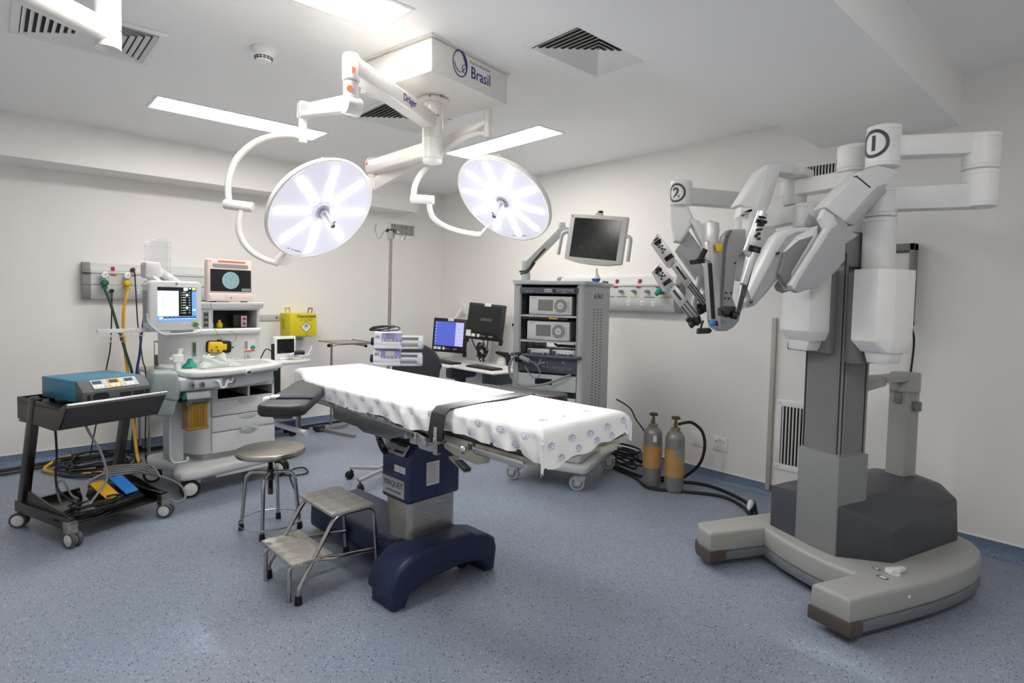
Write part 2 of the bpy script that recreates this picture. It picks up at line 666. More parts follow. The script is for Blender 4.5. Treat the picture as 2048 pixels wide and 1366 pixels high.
def wall_grille(M, w, h, n, label, e=.035):
    t = thing('wall_grille', label, 'air vent')
    t.matrix_world = M
    t.rotation_euler = M.to_euler()
    t.location = M.translation
    f = MB()
    for a, c_ in (((-w / 2, -h / 2), (w / 2, -h / 2 + e)), ((-w / 2, h / 2 - e), (w / 2, h / 2)),
                  ((-w / 2, -h / 2 + e), (-w / 2 + e, h / 2 - e)), ((w / 2 - e, -h / 2 + e), (w / 2, h / 2 - e))):
        f.bx((*a, 0), (*c_, .008), bev=.002)
    f.mi = 1
    for sx in (-.4, .4):
        for sy in (-1, 1):
            f.cyl((sx * w, sy * (h / 2 - e / 2), .008), (sx * w, sy * (h / 2 - e / 2), .0095), .005, n=10)
    f.build('frame', [m_white, m_midgrey], t)
    MB().bx((-w / 2 + e, -h / 2 + e, 0), (w / 2 - e, h / 2 - e, .0015)).build('duct_opening', m_hole, t)
    b = MB()
    iw = w - 2 * e
    for k in range(n):
        x = -iw / 2 + iw * (k + .5) / n
        b.bx((x - iw / n * .22, -h / 2 + e, .002), (x + iw / n * .22, h / 2 - e, .009))
    b.build('blades', m_offwhite, t)
    return t


wall_grille(MW_BACK(3.757, 2.247), .40, .195, 16, 'air grille high on the back wall behind the infusion pole')
wall_grille(MW_RIGHT(1.626, 2.386), .36, .14, 14, 'wide air grille high on the wall behind the robot arms')
wall_grille(MW_RIGHT(1.66, .478), .33, .52, 10, 'tall air grille low on the wall beside the beige guard strip', .045)

# ------------------------------------------------------------------ smoke detector
t = thing('smoke_detector', 'white round smoke detector on the ceiling', 'smoke detector', (1.106, 3.226, HC))
MB().lathe([(0, 0), (.062, 0), (.064, -.012), (.058, -.018), (.046, -.04), (0, -.04)][::-1]).build('base', m_white, t)
b = MB()
b.lathe([(0, -.04), (.046, -.04), (.04, -.062), (.03, -.07), (.012, -.072), (0, -.074)][::-1])
b.mi = 1
for ring, z, rr in ((0, -.05, .0435), (1, -.0585, .041)):
    for k in range(14):
        a = 2 * PI * k / 14
        b.box((rr * math.cos(a), rr * math.sin(a), z), (.004, .014, .005), rot=(0, 0, a))
b.build('sensing_head', [m_white, m_hole], t)


# ------------------------------------------------------------------ camera
cam = bpy.data.cameras.new('camera')
co = bpy.data.objects.new('camera', cam)
COL.objects.link(co)
yaw, pitch, roll = .7377, .0479, .0205
fw = V((math.sin(yaw) * math.cos(pitch), math.cos(yaw) * math.cos(pitch), -math.sin(pitch)))
r0 = V((math.cos(yaw), -math.sin(yaw), 0))
u0 = r0.cross(fw)
rr = math.cos(roll) * r0 + math.sin(roll) * u0
uu = -math.sin(roll) * r0 + math.cos(roll) * u0
mw = Matrix((rr, uu, -fw)).transposed().to_4x4()
mw.translation = (0, 0, 1.45)
co.matrix_world = mw
cam.sensor_width = 36
cam.lens = 1152.56 / 2048 * 36
cam.shift_y = -32.3 / 2048
cam.clip_start = .05
SC.camera = co
SC.view_settings.view_transform = 'Standard'
SC.view_settings.look = 'None'
SC.view_settings.exposure = 0.52
SC.view_settings.gamma = 1
wd = bpy.data.worlds.new('world')
SC.world = wd
wd.use_nodes = True
wd.node_tree.nodes['Background'].inputs[0].default_value = (.02, .02, .02, 1)
SC.cycles.max_bounces = 14
SC.cycles.diffuse_bounces = 9
# ------------------------------------------------------------------ surgical robot
def _slab(self, pts, n, t, bev=0., seg=2):
    """outline with its own depth: points on the front face, extruded by t along n"""
    b = bmesh.new()
    n = V(n).normalized() * t
    a = [b.verts.new(V(p)) for p in pts]
    c = [b.verts.new(V(p) + n) for p in pts]
    k = len(a)
    b.faces.new(a)
    b.faces.new(c[::-1])
    for i in range(k):
        b.faces.new((a[i], c[i], c[(i + 1) % k], a[(i + 1) % k]))
    bmesh.ops.recalc_face_normals(b, faces=b.faces[:])
    if bev:
        fs = set(list(b.faces)[:2])
        ed = [e for e in b.edges if any(f in fs for f in e.link_faces)]
        bmesh.ops.bevel(b, geom=ed, offset=bev, segments=seg, affect='EDGES', profile=.5, clamp_overlap=True)
    return self._merge(b)


MB.slab = _slab


def _joint(self, p, z0, z1, r, n=32, top=.022):
    """upright joint housing with rounded rims and seam grooves"""
    x, y = p[0], p[1]
    g = .0025
    prof = [(0, z0), (r - .008, z0), (r - .002, z0 + .003), (r, z0 + .009)]
    for s in (z0 + top * .8, z1 - top):
        prof += [(r, s - .001), (r - g, s - .0008), (r - g, s + .0008), (r, s + .001)]
    prof += [(r, z1 - .009), (r - .002, z1 - .003), (r - .008, z1), (0, z1)]
    return self.lathe(prof, Matrix.Translation((x, y, 0)), n)


MB.joint = _joint

m_rb_white = mat('robot_offwhite_shell', '#ebebe9', .38)
m_rb_light = mat('robot_pale_shell', '#dcdddd', .4)
m_rb_grey = mat('robot_grey_shell', '#a9abad', .42)
m_rb_mid = mat('robot_mid_grey_shell', '#757676', .45)
m_rb_col = mat('robot_column_grey', '#818384', .42)
m_rb_base = mat('robot_base_shell', '#9d9e9a', .42)
m_rb_dark = mat('robot_charcoal_cover', '#43464c', .45)
m_rb_band = mat('robot_skirt_grey', '#6b7176', .5)
m_rb_bump = mat('robot_brown_bumper', '#4f4641', .5)
m_rb_slot = mat('robot_dark_gap', '#2a2c2f', .6)  # near black for slots, seams and screw heads

RO = V((3.1235, 1.088, 0))
_f = V((math.cos(R(160)), math.sin(R(160)), 0))
_l = V((-math.sin(R(160)), math.cos(R(160)), 0))
RW = lambda f, l, z=0.: RO + _f * f + _l * l + V((0, 0, z))
RB = RW(-.28, 0)
robot = thing('surgical_robot', 'large grey surgical robot with folded numbered arms in front of the right wall', 'robot', RB)
RM = Matrix.Translation(-RB)
RL = RM @ Matrix((( _f.x, _l.x, 0, RO.x), (_f.y, _l.y, 0, RO.y), (0, 0, 1, 0), (0, 0, 0, 1)))   # robot frame: x forward, y towards the near side

# base
arc = [(.045, -.285), (.066, -.22), (.084, -.13), (.094, -.03), (.097, .06), (.093, .15), (.082, .22), (.068, .268)]
outer = [(.315, .44), (.0, .447), (-.25, .445), (-.45, .43), (-.6, .405), (-.72, .365), (-.81, .31), (-.875, .24), (-.905, .14), (-.915, 0),
         (-.905, -.14), (-.875, -.24), (-.81, -.31), (-.72, -.365), (-.6, -.405), (-.45, -.43), (-.2, -.452), (.0, -.465), (.35, -.475)]
U = [(.34, .272)] + outer[0:1] + outer[1:] + [(.385, -.42), (.39, -.32)] + arc
b = MB(RL)
b.prism(U[::-1], .115, TM((0, 0, .088)), bev=.02, seg=3)
base = b.build('base', m_rb_base, robot)
b = MB(RL)
def inset(poly, d):
    cx, cy = -.25, 0
    return [(x - d * (1 if x > cx else -1), y - d * .8 * (1 if y > 0 else -1)) for x, y in poly]
b.prism([(x * 1.003 + .0, y * 1.003) for x, y in U[::-1]], .05, TM((0, 0, .042)), bev=.006)
b.build('skirt', m_rb_band, base)
for nm, pts in (('near', [(.348, .262), (.323, .452), (.25, .455), (.25, .262)]), ('far', [(.25, -.310), (.399, -.312), (.394, -.425), (.356, -.484), (.25, -.48)])):
    b = MB(RL)
    b.prism(pts[::-1] if nm == 'near' else pts[::-1], .062, TM((0, 0, .04)), bev=.006)
    b.build('bumper', m_rb_bump, base)
for f, l in ((.2, .36), (.22, -.40), (-.72, .24), (-.72, -.24)):
    b = MB(RL)
    b.box((f, l, .032), (.12, .05, .03), bev=.006)
    b.lathe([(.018, -.018), (.03, -.018), (.033, -.012), (.033, .012), (.03, .018), (.018, .018)], aim((f - .02, l, .033), (0, 1, 0)), 20)
    b.build('castor', m_black, robot)
# brake lever on the near leg
b = MB(RL)
pl = RL.inverted() @ V(RM @ V((3.10, .735, .2)))
b.cyl((pl.x, pl.y, .2), (pl.x, pl.y, .222), .03, .026, 20)
b.hull([(pl.x + sx * .055 + (-.02), pl.y + sy * (.012 + .006 * (sx > 0)), z) for sx in (-1, 1) for sy in (-1, 1) for z in (.205, .232 - .008 * (sx < 0))], bev=.004)
b.mi = 1
b.box((pl.x + .085, pl.y + .01, .2034), (.03, .045, .001)); b.box((pl.x + .03, pl.y - .06, .2034), (.022, .034, .001))
b.mi = 0
b.box((pl.x + .085, pl.y + .01, .2042), (.018, .028, .001)); b.box((pl.x + .03, pl.y - .06, .2042), (.012, .02, .001))
b.build('brake_lever', [m_rb_light, m_rb_dark], base)
for f, l in ((.16, -.305), (-.05, .4485)):
    b = MB(RL)
    b.cyl((f, l - .002, .155), (f, l + .002, .155), .007, n=12)
    b.build('indicator', m_paper, base)

# charcoal housing
b = MB(RL)
zb = .195
b.hull([(0, .118, zb), (-.2, .268, zb), (-.82, .2, zb), (-.90, .06, zb), (-.9, -.12, zb), (-.85, -.3, zb), (-.15, -.325, zb), (-.012, -.305, zb), (0, -.118, zb),
        (0, .118, .456), (-.2, .268, .363), (-.80, .195, .425), (-.885, .06, .46), (-.89, -.12, .475), (-.84, -.3, .45), (-.15, -.325, .43), (-.012, -.305, .428), (0, -.118, .456),
        (-.3, .1, .478), (-.75, .06, .492), (-.75, -.12, .492)], bev=.008)
hs = b.build('housing', m_rb_dark, robot)
b = MB(RM)
lg = V((3.655, .885, .476))
M = frame(lg, (.25, -.97, -.06), (.96, .25, .05))
b.torus(M @ TM((0, 0, .004)) @ Matrix.Diagonal((1.5, 1, 1, 1)), .032, .0022, 36, 6)
b.text('INTUITIVE', .013, M @ TM((0, 0, .006)))
b.build('emblem', m_rb_light, hs)

# column with rail recesses
b = MB(RL)
b.bx((-.19, -.112, .2), (0, .112, 1.78), bev=.012, only='z')
col_ = b.build('column', m_rb_col, robot)
b = MB(RL)
b.prism([(.006, -.118), (.010, -.06), (.012, 0), (.010, .06), (.006, .118), (-.2, .118), (-.2, -.118)][::-1], .497, TM((0, 0, .203)), bev=.003)
b.build('lower_cover', m_rb_col, col_)
b = MB(RL)
for s in (-1, 1):
    b.bx((-.03, s * .112, .71), (-.15, s * .1135, 1.62))
b.bx((0, -.085, .71), (.0015, .085, 1.62))
b.build('recess_panel', m_rb_mid, col_)
b = MB(RL)
for q in ((.0008, -.098), (.0008, .098)):
    b.bx((q[0], q[1] - .004, .71), (q[0] + .0012, q[1] + .004, 1.7))
b.bx((-.165, .1125, .71), (-.157, .1138, 1.7)); b.bx((-.012, .1125, .71), (-.006, .1138, 1.7))
b.build('rail_slot', m_rb_slot, col_)
b = MB(RL)
b.bx((-.2, -.14, 1.63), (.0, .14, 1.80), bev=.01)
b.build('column_head', m_rb_mid, col_)

# pods that ride on the column
def pod(name, front, back, z_top, z_bot, drop):
    p = MB(RL)
    low = [(f * .8 + .2 * cx - .03 * (f > .0), l * .86 + .14 * cl) for (f, l) in front for cx, cl in [(sum(q[0] for q in front) / len(front), sum(q[1] for q in front) / len(front))]]
    p.hull([(*q, z_top) for q in front] + [(*q, z_bot) for q in front] + [(*q, z_bot - drop) for q in low], bev=.004)
    o = p.build(name, m_rb_white, robot)
    p = MB(RL)
    p.hull([(*q, z) for q in back for z in (z_top - .01, z_bot - drop - .06)] , bev=.004)
    p.build('carriage', m_rb_mid, o)
    cx, cl = sum(q[0] for q in front) / len(front), sum(q[1] for q in front) / len(front)
    p = MB(RL)
    p.hull([(cx + (q[0] - cx) * .85, cl + (q[1] - cl) * .85, z_bot - drop + .002) for q in low] + [(cx + (q[0] - cx) * .7, cl + (q[1] - cl) * .7, z_bot - drop - .05) for q in low], bev=.004)
    p.build('end_tray', m_rb_light, o)
    return o


pod('arm_pod', [(.06, .188), (.055, .305), (-.02, .335), (-.17, .325), (-.2, .19)], [(.0, .114), (.045, .19), (-.2, .2), (-.2, .114)], 1.615, 1.285, .055)
pod('arm_pod', [(.155, -.125), (.155, .035), (.03, .05), (.03, -.205), (.09, -.2)], [(.032, .056), (0.002, .062), (.002, -.2), (.032, -.2)], 1.62, 1.315, .05)


def curved_badge(p, z, r, ang, digit, size):
    """ring and digit bent around an upright joint"""
    src = MB()
    n = 56
    for i in range(n):
        a0, a1 = 2 * PI * i / n, 2 * PI * (i + 1) / n
        pts = [(math.cos(a) * q, math.sin(a) * q) for a, q in ((a0, size), (a1, size), (a1, size * .77), (a0, size * .77))]
        src.prism(pts, .0012)
    src.text(digit, size * 1.45, TM((0, -.002, .0006)), ext=.0006, bold=.003)
    out = MB(RM)
    for v in src.bm.verts:
        a = ang + v.co.x / r
        rr = r + .0008 + v.co.z
        v.co = V((p[0] + rr * math.cos(a), p[1] + rr * math.sin(a), z + v.co.y))
    out._merge(src.bm)
    return out


def beam_link(p0, p1, z, w, h):
    q = MB(RM)
    q.beam((p0[0], p0[1], z), (p1[0], p1[1], z), w, h, bev=.006)
    return q


A1n, CNn, A2n = V((.684, .73, 0)), V((.673, .74, 0)), V((.8, .6, 0))
toc = lambda p: math.atan2(-p[1], -p[0])      # heading from a joint towards the middle of the room

# ---- arm 1
nb, el, j1 = V((3.12, .867, 0)), V((3.288, .531, 0)), V((3.073, .856, 0))
b = MB(RM)
b.joint(nb, 1.613, 1.862, .069)
b.joint(nb, 1.864, 2.0, .068)
arm1 = b.build('instrument_arm', m_rb_light, robot)
b = beam_link(nb, el, 1.945, .095, .105); b.build('lower_link', m_rb_light, arm1)
b = MB(RM); b.joint(el, 1.895, 2.06, .07); b.joint(el, 2.062, 2.218, .07); b.build('elbow_joint', m_rb_white, arm1)
b = beam_link(el, j1, 2.175, .09, .092); b.build('upper_link', m_rb_white, arm1)
b = MB(RM); b.joint(j1, 2.085, 2.272, .07); b.build('shoulder_joint', m_rb_white, arm1)
curved_badge(j1, 2.186, .07, toc(j1) - R(33), '1', .064).build('number_badge', m_rb_dark, arm1)
b = MB(RM)
b.slab([(2.943,0.882,2.063),(2.984,0.845,2.082),(3.053,0.78,2.061),(3.052,0.781,2.048),(3.011,0.819,1.997),(2.991,0.837,1.957),(2.911,0.912,1.816),(2.88,0.942,1.824),(2.814,1.004,1.89),(2.892,0.931,2.008)], A1n, .13, bev=.022, seg=3)
b.mi = 1  # greyer slab: shade on the lower right face put into its colour
b.slab([(2.89,0.922,1.81),(2.87,0.94,1.82),(2.947,0.868,1.941),(2.976,0.84,1.986),(3.002,0.816,1.998),(3.005,0.814,1.96),(2.906,0.906,1.81)], A1n, .11, bev=.008)
b.mi = 2
b.slab([(2.907,0.914,2.03),(2.91,0.911,2.033),(2.959,0.865,1.982),(2.956,0.868,1.978)], A1n, .02)
b.build('shoulder_barrel', [m_rb_light, m_rb_grey, m_rb_slot], arm1)
b = MB(RM)
b.slab([(2.782,0.992,1.88),(2.859,0.92,1.811),(2.861,0.918,1.789),(2.898,0.884,1.763),(2.856,0.923,1.722),(2.857,0.922,1.65),(2.828,0.95,1.596),(2.776,0.998,1.531),(2.732,1.039,1.51),(2.708,1.061,1.498),(2.688,1.08,1.511),(2.681,1.087,1.533),(2.79,0.985,1.791),(2.769,1.004,1.833)], A1n, .05, bev=.008, seg=2)
b.mi = 1  # paler slab: light along the fork edge put into its colour
b.slab([(2.765,1.003,1.833),(2.778,0.991,1.875),(2.808,0.962,1.849),(2.823,0.949,1.805),(2.804,0.967,1.787),(2.704,1.06,1.552),(2.692,1.071,1.511),(2.677,1.085,1.533),(2.786,0.983,1.791)], A1n, .04, bev=.006)
b.mi = 0
b.slab([V(p) + A1n * .15 for p in [(2.782,0.992,1.88),(2.859,0.92,1.811),(2.861,0.918,1.789),(2.898,0.884,1.763),(2.856,0.923,1.722),(2.857,0.922,1.65),(2.828,0.95,1.596),(2.776,0.998,1.531),(2.732,1.039,1.51),(2.708,1.061,1.498),(2.688,1.08,1.511),(2.681,1.087,1.533),(2.79,0.985,1.791),(2.769,1.004,1.833)]], A1n, .03, bev=.008)
b.build('fork', [m_rb_grey, m_rb_light], arm1)
b = MB(RM)
b.slab([(2.701,1.137,1.584),(2.712,1.126,1.694),(2.756,1.085,1.764),(2.821,1.024,1.811),(2.826,1.019,1.652),(2.764,1.077,1.513),(2.736,1.104,1.512)], A1n, .10, bev=.025, seg=3)
b.mi = 1
b.slab([(2.686,1.138,1.584),(2.702,1.122,1.682),(2.747,1.08,1.74),(2.796,1.034,1.764),(2.727,1.099,1.592),(2.726,1.1,1.516),(2.707,1.118,1.534)], A1n, .05, bev=.012)
b.build('hub', [m_rb_light, m_rb_mid], arm1)
b = MB(RM)
b.slab([(2.608,1.265,1.45),(2.611,1.262,1.471),(2.688,1.19,1.707),(2.709,1.171,1.761),(2.73,1.151,1.787),(2.759,1.123,1.801),(2.843,1.045,1.806),(2.858,1.031,1.769),(2.84,1.048,1.7),(2.729,1.151,1.576),(2.68,1.198,1.487),(2.648,1.228,1.437),(2.626,1.248,1.425)], A1n, .11, bev=.012, seg=3)
b.mi = 2  # paler band: light on the forearm top put into its colour
b.slab([(2.604,1.263,1.45),(2.607,1.26,1.471),(2.684,1.188,1.707),(2.705,1.169,1.76),(2.726,1.149,1.786),(2.755,1.122,1.801),(2.839,1.043,1.805),(2.843,1.04,1.789),(2.769,1.108,1.778),(2.742,1.134,1.757),(2.715,1.159,1.701),(2.622,1.247,1.439)], A1n, .09, bev=.006)
b.mi = 1
for q in ((2.70, 1.155, 1.68), (2.76, 1.10, 1.74), (2.62, 1.235, 1.455)):
    b.cyl(V(q) - A1n * .004, V(q) + A1n * .02, .006, n=10)
b.build('forearm', [m_rb_grey, m_rb_slot, m_rb_light], arm1)


def slide(parent, plate, rail, car, end, n, studs, flip=1):
    """telescopic instrument slide: adapter plate, rails, carriage and cannula clamp"""
    n = V(n)
    q = MB(RM)
    q.slab(rail, n, .035, bev=.004)
    o = q.build('instrument_slide', m_alu, parent)
    a, bb, c, d = [V(p) for p in rail[:4]]
    q = MB(RM)
    for s in (.12, .5, .88):
        p0, p1 = a.lerp(bb, s) - n * .003, d.lerp(c, s) - n * .003
        q.tube([p0, p1], .0035, 6)
    q.build('rail', m_dkgrey if flip else m_steel, parent=o)
    q = MB(RM)
    q.slab(plate, n, .03, bev=.006)
    q.mi = 1
    P = [V(p) for p in plate]
    t = (P[studs[1]] - P[studs[0]])
    tl = t.normalized()
    o0 = P[studs[0]]
    cen = sum(P, V()) / len(P) - o0
    side = cen - tl * cen.dot(tl)
    W_ = side.length * 2.1
    side.normalize()
    rnd = random.Random(3)
    for k, (u, v_, ln, rad) in enumerate(((.14, .45, .030, .004), (.23, .5, .045, .007), (.30, .3, .014, .006), (.30, .72, .014, .006), (.40, .7, .010, .005), (.42, .3, .010, .005),
                                         (.5, .55, .012, .006), (.56, .3, .010, .005), (.60, .75, .010, .005), (.80, .5, .050, .007), (.87, .5, .050, .007))):
        c0 = o0 + t * u + side * W_ * v_
        q.tube([c0 - side * ln / 2 - n * .008, c0 + side * ln / 2 - n * .008], rad, 8)
        q.cyl(c0 - n * .016, c0 + n * .004, rad * .9, n=10)
    q.build('adapter_plate', [m_alu, m_black], o)
    if car:
        q = MB(RM)
        q.slab(car, n, .045, bev=.008)
        q.mi = 1
        a, bb, c, d = [V(p) for p in car[:4]]
        q.beam(a.lerp(bb, .5).lerp(d.lerp(c, .5), .15) - n * .004, a.lerp(bb, .5).lerp(d.lerp(c, .5), .75) - n * .004, .012, .006, up=n)
        q.build('carriage', [m_alu, m_rb_slot], o)
    q = MB(RM)
    q.slab(end, n, .05, bev=.008)
    E_ = [V(p) for p in end]
    ce = sum(E_, V()) / len(E_)
    for k in (-1, 1):
        q.lathe([(.011, -.012), (.017, -.012), (.017, .012), (.011, .012)], aim(ce - n * .012 + V((0, 0, -.012)) + side * .02 * k, side), 14)
    q.build('cannula_clamp', m_black, o)
    return o


slide(arm1, [(2.472,1.146,1.85),(2.49,1.128,1.853),(2.499,1.12,1.829),(2.497,1.123,1.806),(2.459,1.158,1.646),(2.442,1.174,1.652),(2.431,1.184,1.677)], [(2.462,1.182,1.662),(2.486,1.16,1.645),(2.44,1.203,1.39),(2.427,1.215,1.394)], None, [(2.389,1.264,1.421),(2.403,1.251,1.433),(2.442,1.215,1.432),(2.446,1.211,1.394),(2.424,1.232,1.383),(2.392,1.262,1.388)], A1n, (0, 5, .032))
b = MB(RM)
b.slab([(2.449,1.153,1.694),(2.466,1.138,1.678),(2.432,1.169,1.522),(2.416,1.184,1.534)], A1n, .03, bev=.004)
b.hull([V(p) + A1n * k for p in [(2.449,1.153,1.694),(2.466,1.138,1.678),(2.432,1.169,1.522),(2.416,1.184,1.534)][2:4] for k in (.0, .03)] + [V(p) + A1n * k for p in ((2.62, 1.25, 1.46), (2.64, 1.235, 1.44)) for k in (.0, .05)], bev=.003)
b.hull([(2.43, 1.2, 1.40), (2.45, 1.19, 1.44), (2.62, 1.262, 1.43), (2.63, 1.25, 1.46), (2.45, 1.24, 1.41), (2.47, 1.23, 1.44)], bev=.004)
b.build('slide_bracket', m_alu, arm1)

# ---- camera arm in the middle
cc, cj = RW(-.18, 0) + V((-.02, .018, 0)), V((3.354, 1.357, 0))
b = MB(RM)
b.joint(cc, 1.78, 2.12, .074)
b.joint(cc, 2.122, 2.255, .074)
cama = b.build('camera_arm', m_rb_white, robot)
b = MB(RM)
dirc = (cj - cc).normalized()
b.beam(cc + V((0, 0, 2.09)), cj + dirc * .06 + V((0, 0, 2.09)), .10, .082, bev=.006)
b.build('link', m_rb_white, cama)
b = MB(RM); b.joint(cj, 1.998, 2.185, .06); b.build('joint', m_rb_light, cama)
b = MB(RM)
b.slab([(3.039,1.418,2.153),(3.07,1.39,2.186),(3.122,1.342,2.195),(3.181,1.289,2.191),(3.179,1.291,2.139),(3.122,1.343,2.143),(3.088,1.373,1.971),(3.07,1.39,1.933),(3.028,1.428,1.948),(2.958,1.491,1.967)], CNn, .13, bev=.024, seg=3)
b.bx((3.22, 1.27, 2.14), (3.39, 1.40, 2.187), bev=.012)
b.mi = 1  # duller slab: shade on the right face put into its colour
b.slab([(3.066,1.386,2.184),(3.116,1.34,2.193),(3.175,1.286,2.19),(3.173,1.288,2.137),(3.116,1.34,2.141),(3.082,1.371,1.97),(3.069,1.382,1.943),(3.026,1.422,1.952)], CNn, .11, bev=.01)
b.build('head_barrel', [m_rb_white, m_rb_light], cama)
b = MB(RM)
b.slab([(2.953,1.469,1.954),(3.055,1.377,1.951),(3.049,1.382,1.899),(3.016,1.412,1.887),(2.996,1.43,1.623),(2.985,1.44,1.855),(2.987,1.438,1.928),(2.949,1.473,1.906)], CNn, .09, bev=.012)
b.build('fork', m_rb_white, cama)
b = MB(RM)
b.slab([(3.175,1.443,1.874),(3.222,1.401,1.878),(3.232,1.392,1.826),(3.133,1.481,1.575),(3.111,1.501,1.542),(3.123,1.49,1.685)], CNn, .10, bev=.02, seg=3)
b.slab([(3.053,1.513,1.704),(3.064,1.504,1.748),(3.082,1.487,1.737),(3.071,1.497,1.642),(3.065,1.502,1.568),(3.041,1.525,1.567),(3.043,1.522,1.627)], CNn, .07, bev=.014, seg=3)
b.build('hub', m_rb_light, cama)
b = MB(RM)
b.slab([(2.921,1.552,1.423),(2.926,1.548,1.767),(2.933,1.542,1.81),(2.954,1.523,1.84),(3.025,1.458,1.847),(3.032,1.451,1.732),(2.993,1.487,1.699),(2.984,1.496,1.624),(2.974,1.504,1.478),(2.983,1.496,1.446),(2.997,1.483,1.43),(2.997,1.483,1.355)], CNn, .09, bev=.014, seg=3)
b.slab([(2.901,1.571,1.312),(2.905,1.567,1.352),(2.923,1.55,1.428),(2.997,1.484,1.382),(3.007,1.474,1.377),(3.004,1.477,1.35),(2.983,1.496,1.314),(2.957,1.52,1.294),(2.927,1.547,1.291)], CNn, .09, bev=.012, seg=3)
b.mi = 2  # darker strip: shade down the left edge put into its colour
b.slab([(2.918,1.55,1.423),(2.922,1.546,1.766),(2.929,1.54,1.809),(2.95,1.521,1.839),(2.96,1.512,1.834),(2.945,1.525,1.794),(2.937,1.532,1.729),(2.932,1.537,1.423)], CNn, .08, bev=.006)
b.mi = 1
for q in ((2.94, 1.53, 1.80), (2.975, 1.502, 1.66), (2.94, 1.533, 1.47), (2.955, 1.52, 1.47), (2.945, 1.53, 1.5), (2.965, 1.512, 1.5)):
    b.cyl(V(q) - CNn * .006, V(q) + CNn * .02, .005, n=8)
b.build('forearm', [m_rb_grey, m_rb_slot, m_rb_mid], cama)
b = MB(RM)
b.slab([(2.784,1.569,1.866),(2.801,1.553,1.874),(2.834,1.523,1.865),(2.837,1.52,1.815),(2.834,1.523,1.8),(2.855,1.504,1.319),(2.836,1.522,1.315),(2.82,1.536,1.318),(2.813,1.542,1.354),(2.787,1.566,1.668),(2.781,1.572,1.772)], CNn, .06, bev=.007)
b.mi = 1
b.slab([(2.791,1.556,1.652),(2.806,1.542,1.653),(2.828,1.522,1.36),(2.812,1.536,1.36)], CNn, .02)
b.mi = 0
b.slab([(2.749,1.56,1.764),(2.772,1.539,1.764),(2.781,1.531,1.656),(2.756,1.554,1.669)], CNn, .04, bev=.006)
# the foot of the slide meets the forearm
b.hull([(2.83, 1.53, 1.33), (2.855, 1.51, 1.33), (2.83, 1.53, 1.38), (2.855, 1.51, 1.38), (2.92, 1.56, 1.33), (2.95, 1.54, 1.33), (2.92, 1.56, 1.38), (2.95, 1.54, 1.38)])
cs = b.build('camera_slide', [m_alu, m_black], cama)
b = MB(RM); b.slab([(2.7,1.604,1.664),(2.756,1.554,1.674),(2.758,1.552,1.651),(2.705,1.6,1.641)], CNn, .03, bev=.004); b.cyl((2.735, 1.58, 1.66), (2.765, 1.56, 1.72), .016, n=16); b.build('clutch_handle', m_black, cs)
b = MB(RM); b.slab([(2.796,1.518,1.752),(2.819,1.497,1.755),(2.823,1.492,1.717),(2.801,1.513,1.711)], CNn, .03, bev=.003); b.build('yellow_tag', m_yellow, cs)
b = MB(RM); b.slab([(2.733,1.561,1.31),(2.777,1.521,1.314),(2.785,1.513,1.299),(2.776,1.522,1.285),(2.732,1.562,1.281)], CNn, .04, bev=.005); b.slab([(2.79, 1.505, 1.325), (2.805, 1.49, 1.325), (2.80, 1.495, 1.352), (2.77, 1.52, 1.35)], CNn, .04); b.tube([(2.735, 1.552, 1.31), (2.74, 1.55, 1.335), (2.745, 1.545, 1.352)], .006, 8)
b.build('cannula_clamp', m_black, cs)
b = MB(RM); b.sphere((2.773, 1.508, 1.339), .017); b.build('blue_knob', mat('blue_knob', '#2f7fc0', .4), cs)

# ---- arm 2 on the far side
fb, e2, j2 = RW(-.1, -.22), V((3.62, 1.776, 0)), V((3.183, 1.972, 0))
b = MB(RM)
b.joint(fb, 1.60, 1.86, .072)
b.joint(fb, 1.862, 1.99, .071)
arm2 = b.build('instrument_arm', m_rb_light, robot)
b = beam_link(fb, e2, 1.945, .095, .095); b.build('lower_link', m_rb_light, arm2)
b = MB(RM); b.joint(e2, 1.875, 2.045, .066); b.joint(e2, 2.047, 2.16, .066); b.build('elbow_joint', m_rb_white, arm2)
b = beam_link(e2, j2, 2.101, .085, .098); b.build('upper_link', m_rb_light, arm2)
b = MB(RM); b.joint(j2, 2.04, 2.19, .065); b.build('shoulder_joint', m_rb_white, arm2)
curved_badge(j2, 2.11, .065, toc(j2) - R(27), '2', .058).build('number_badge', m_rb_dark, arm2)
b = MB(RM)
b.slab([(3.088,1.99,2.032),(3.157,1.898,2.022),(3.175,1.873,1.952),(3.168,1.884,1.907),(3.146,1.912,1.841),(3.133,1.93,1.807),(3.108,1.963,1.816),(3.089,1.988,1.941)], A2n, .12, bev=.02, seg=3)
b.build('shoulder_barrel', m_rb_white, arm2)
b = MB(RM)
b.slab([(3.142,1.884,1.95),(3.152,1.871,1.92),(3.2,1.807,1.77),(3.2,1.807,1.836),(3.196,1.813,1.895),(3.179,1.835,1.934),(3.158,1.863,1.95)], A2n, .12, bev=.01)
b.build('fork', m_rb_light, arm2)
b = MB(RM)
b.slab([(3.157,1.981,1.763),(3.158,1.979,1.775),(3.176,1.956,1.809),(3.181,1.948,1.871),(3.199,1.925,1.889),(3.219,1.898,1.846),(3.229,1.885,1.822),(3.247,1.861,1.782),(3.253,1.853,1.681),(3.28,1.818,1.584),(3.286,1.809,1.461),(3.273,1.827,1.497)], A2n, .09, bev=.014, seg=3)
b.build('forearm', m_rb_grey, arm2)
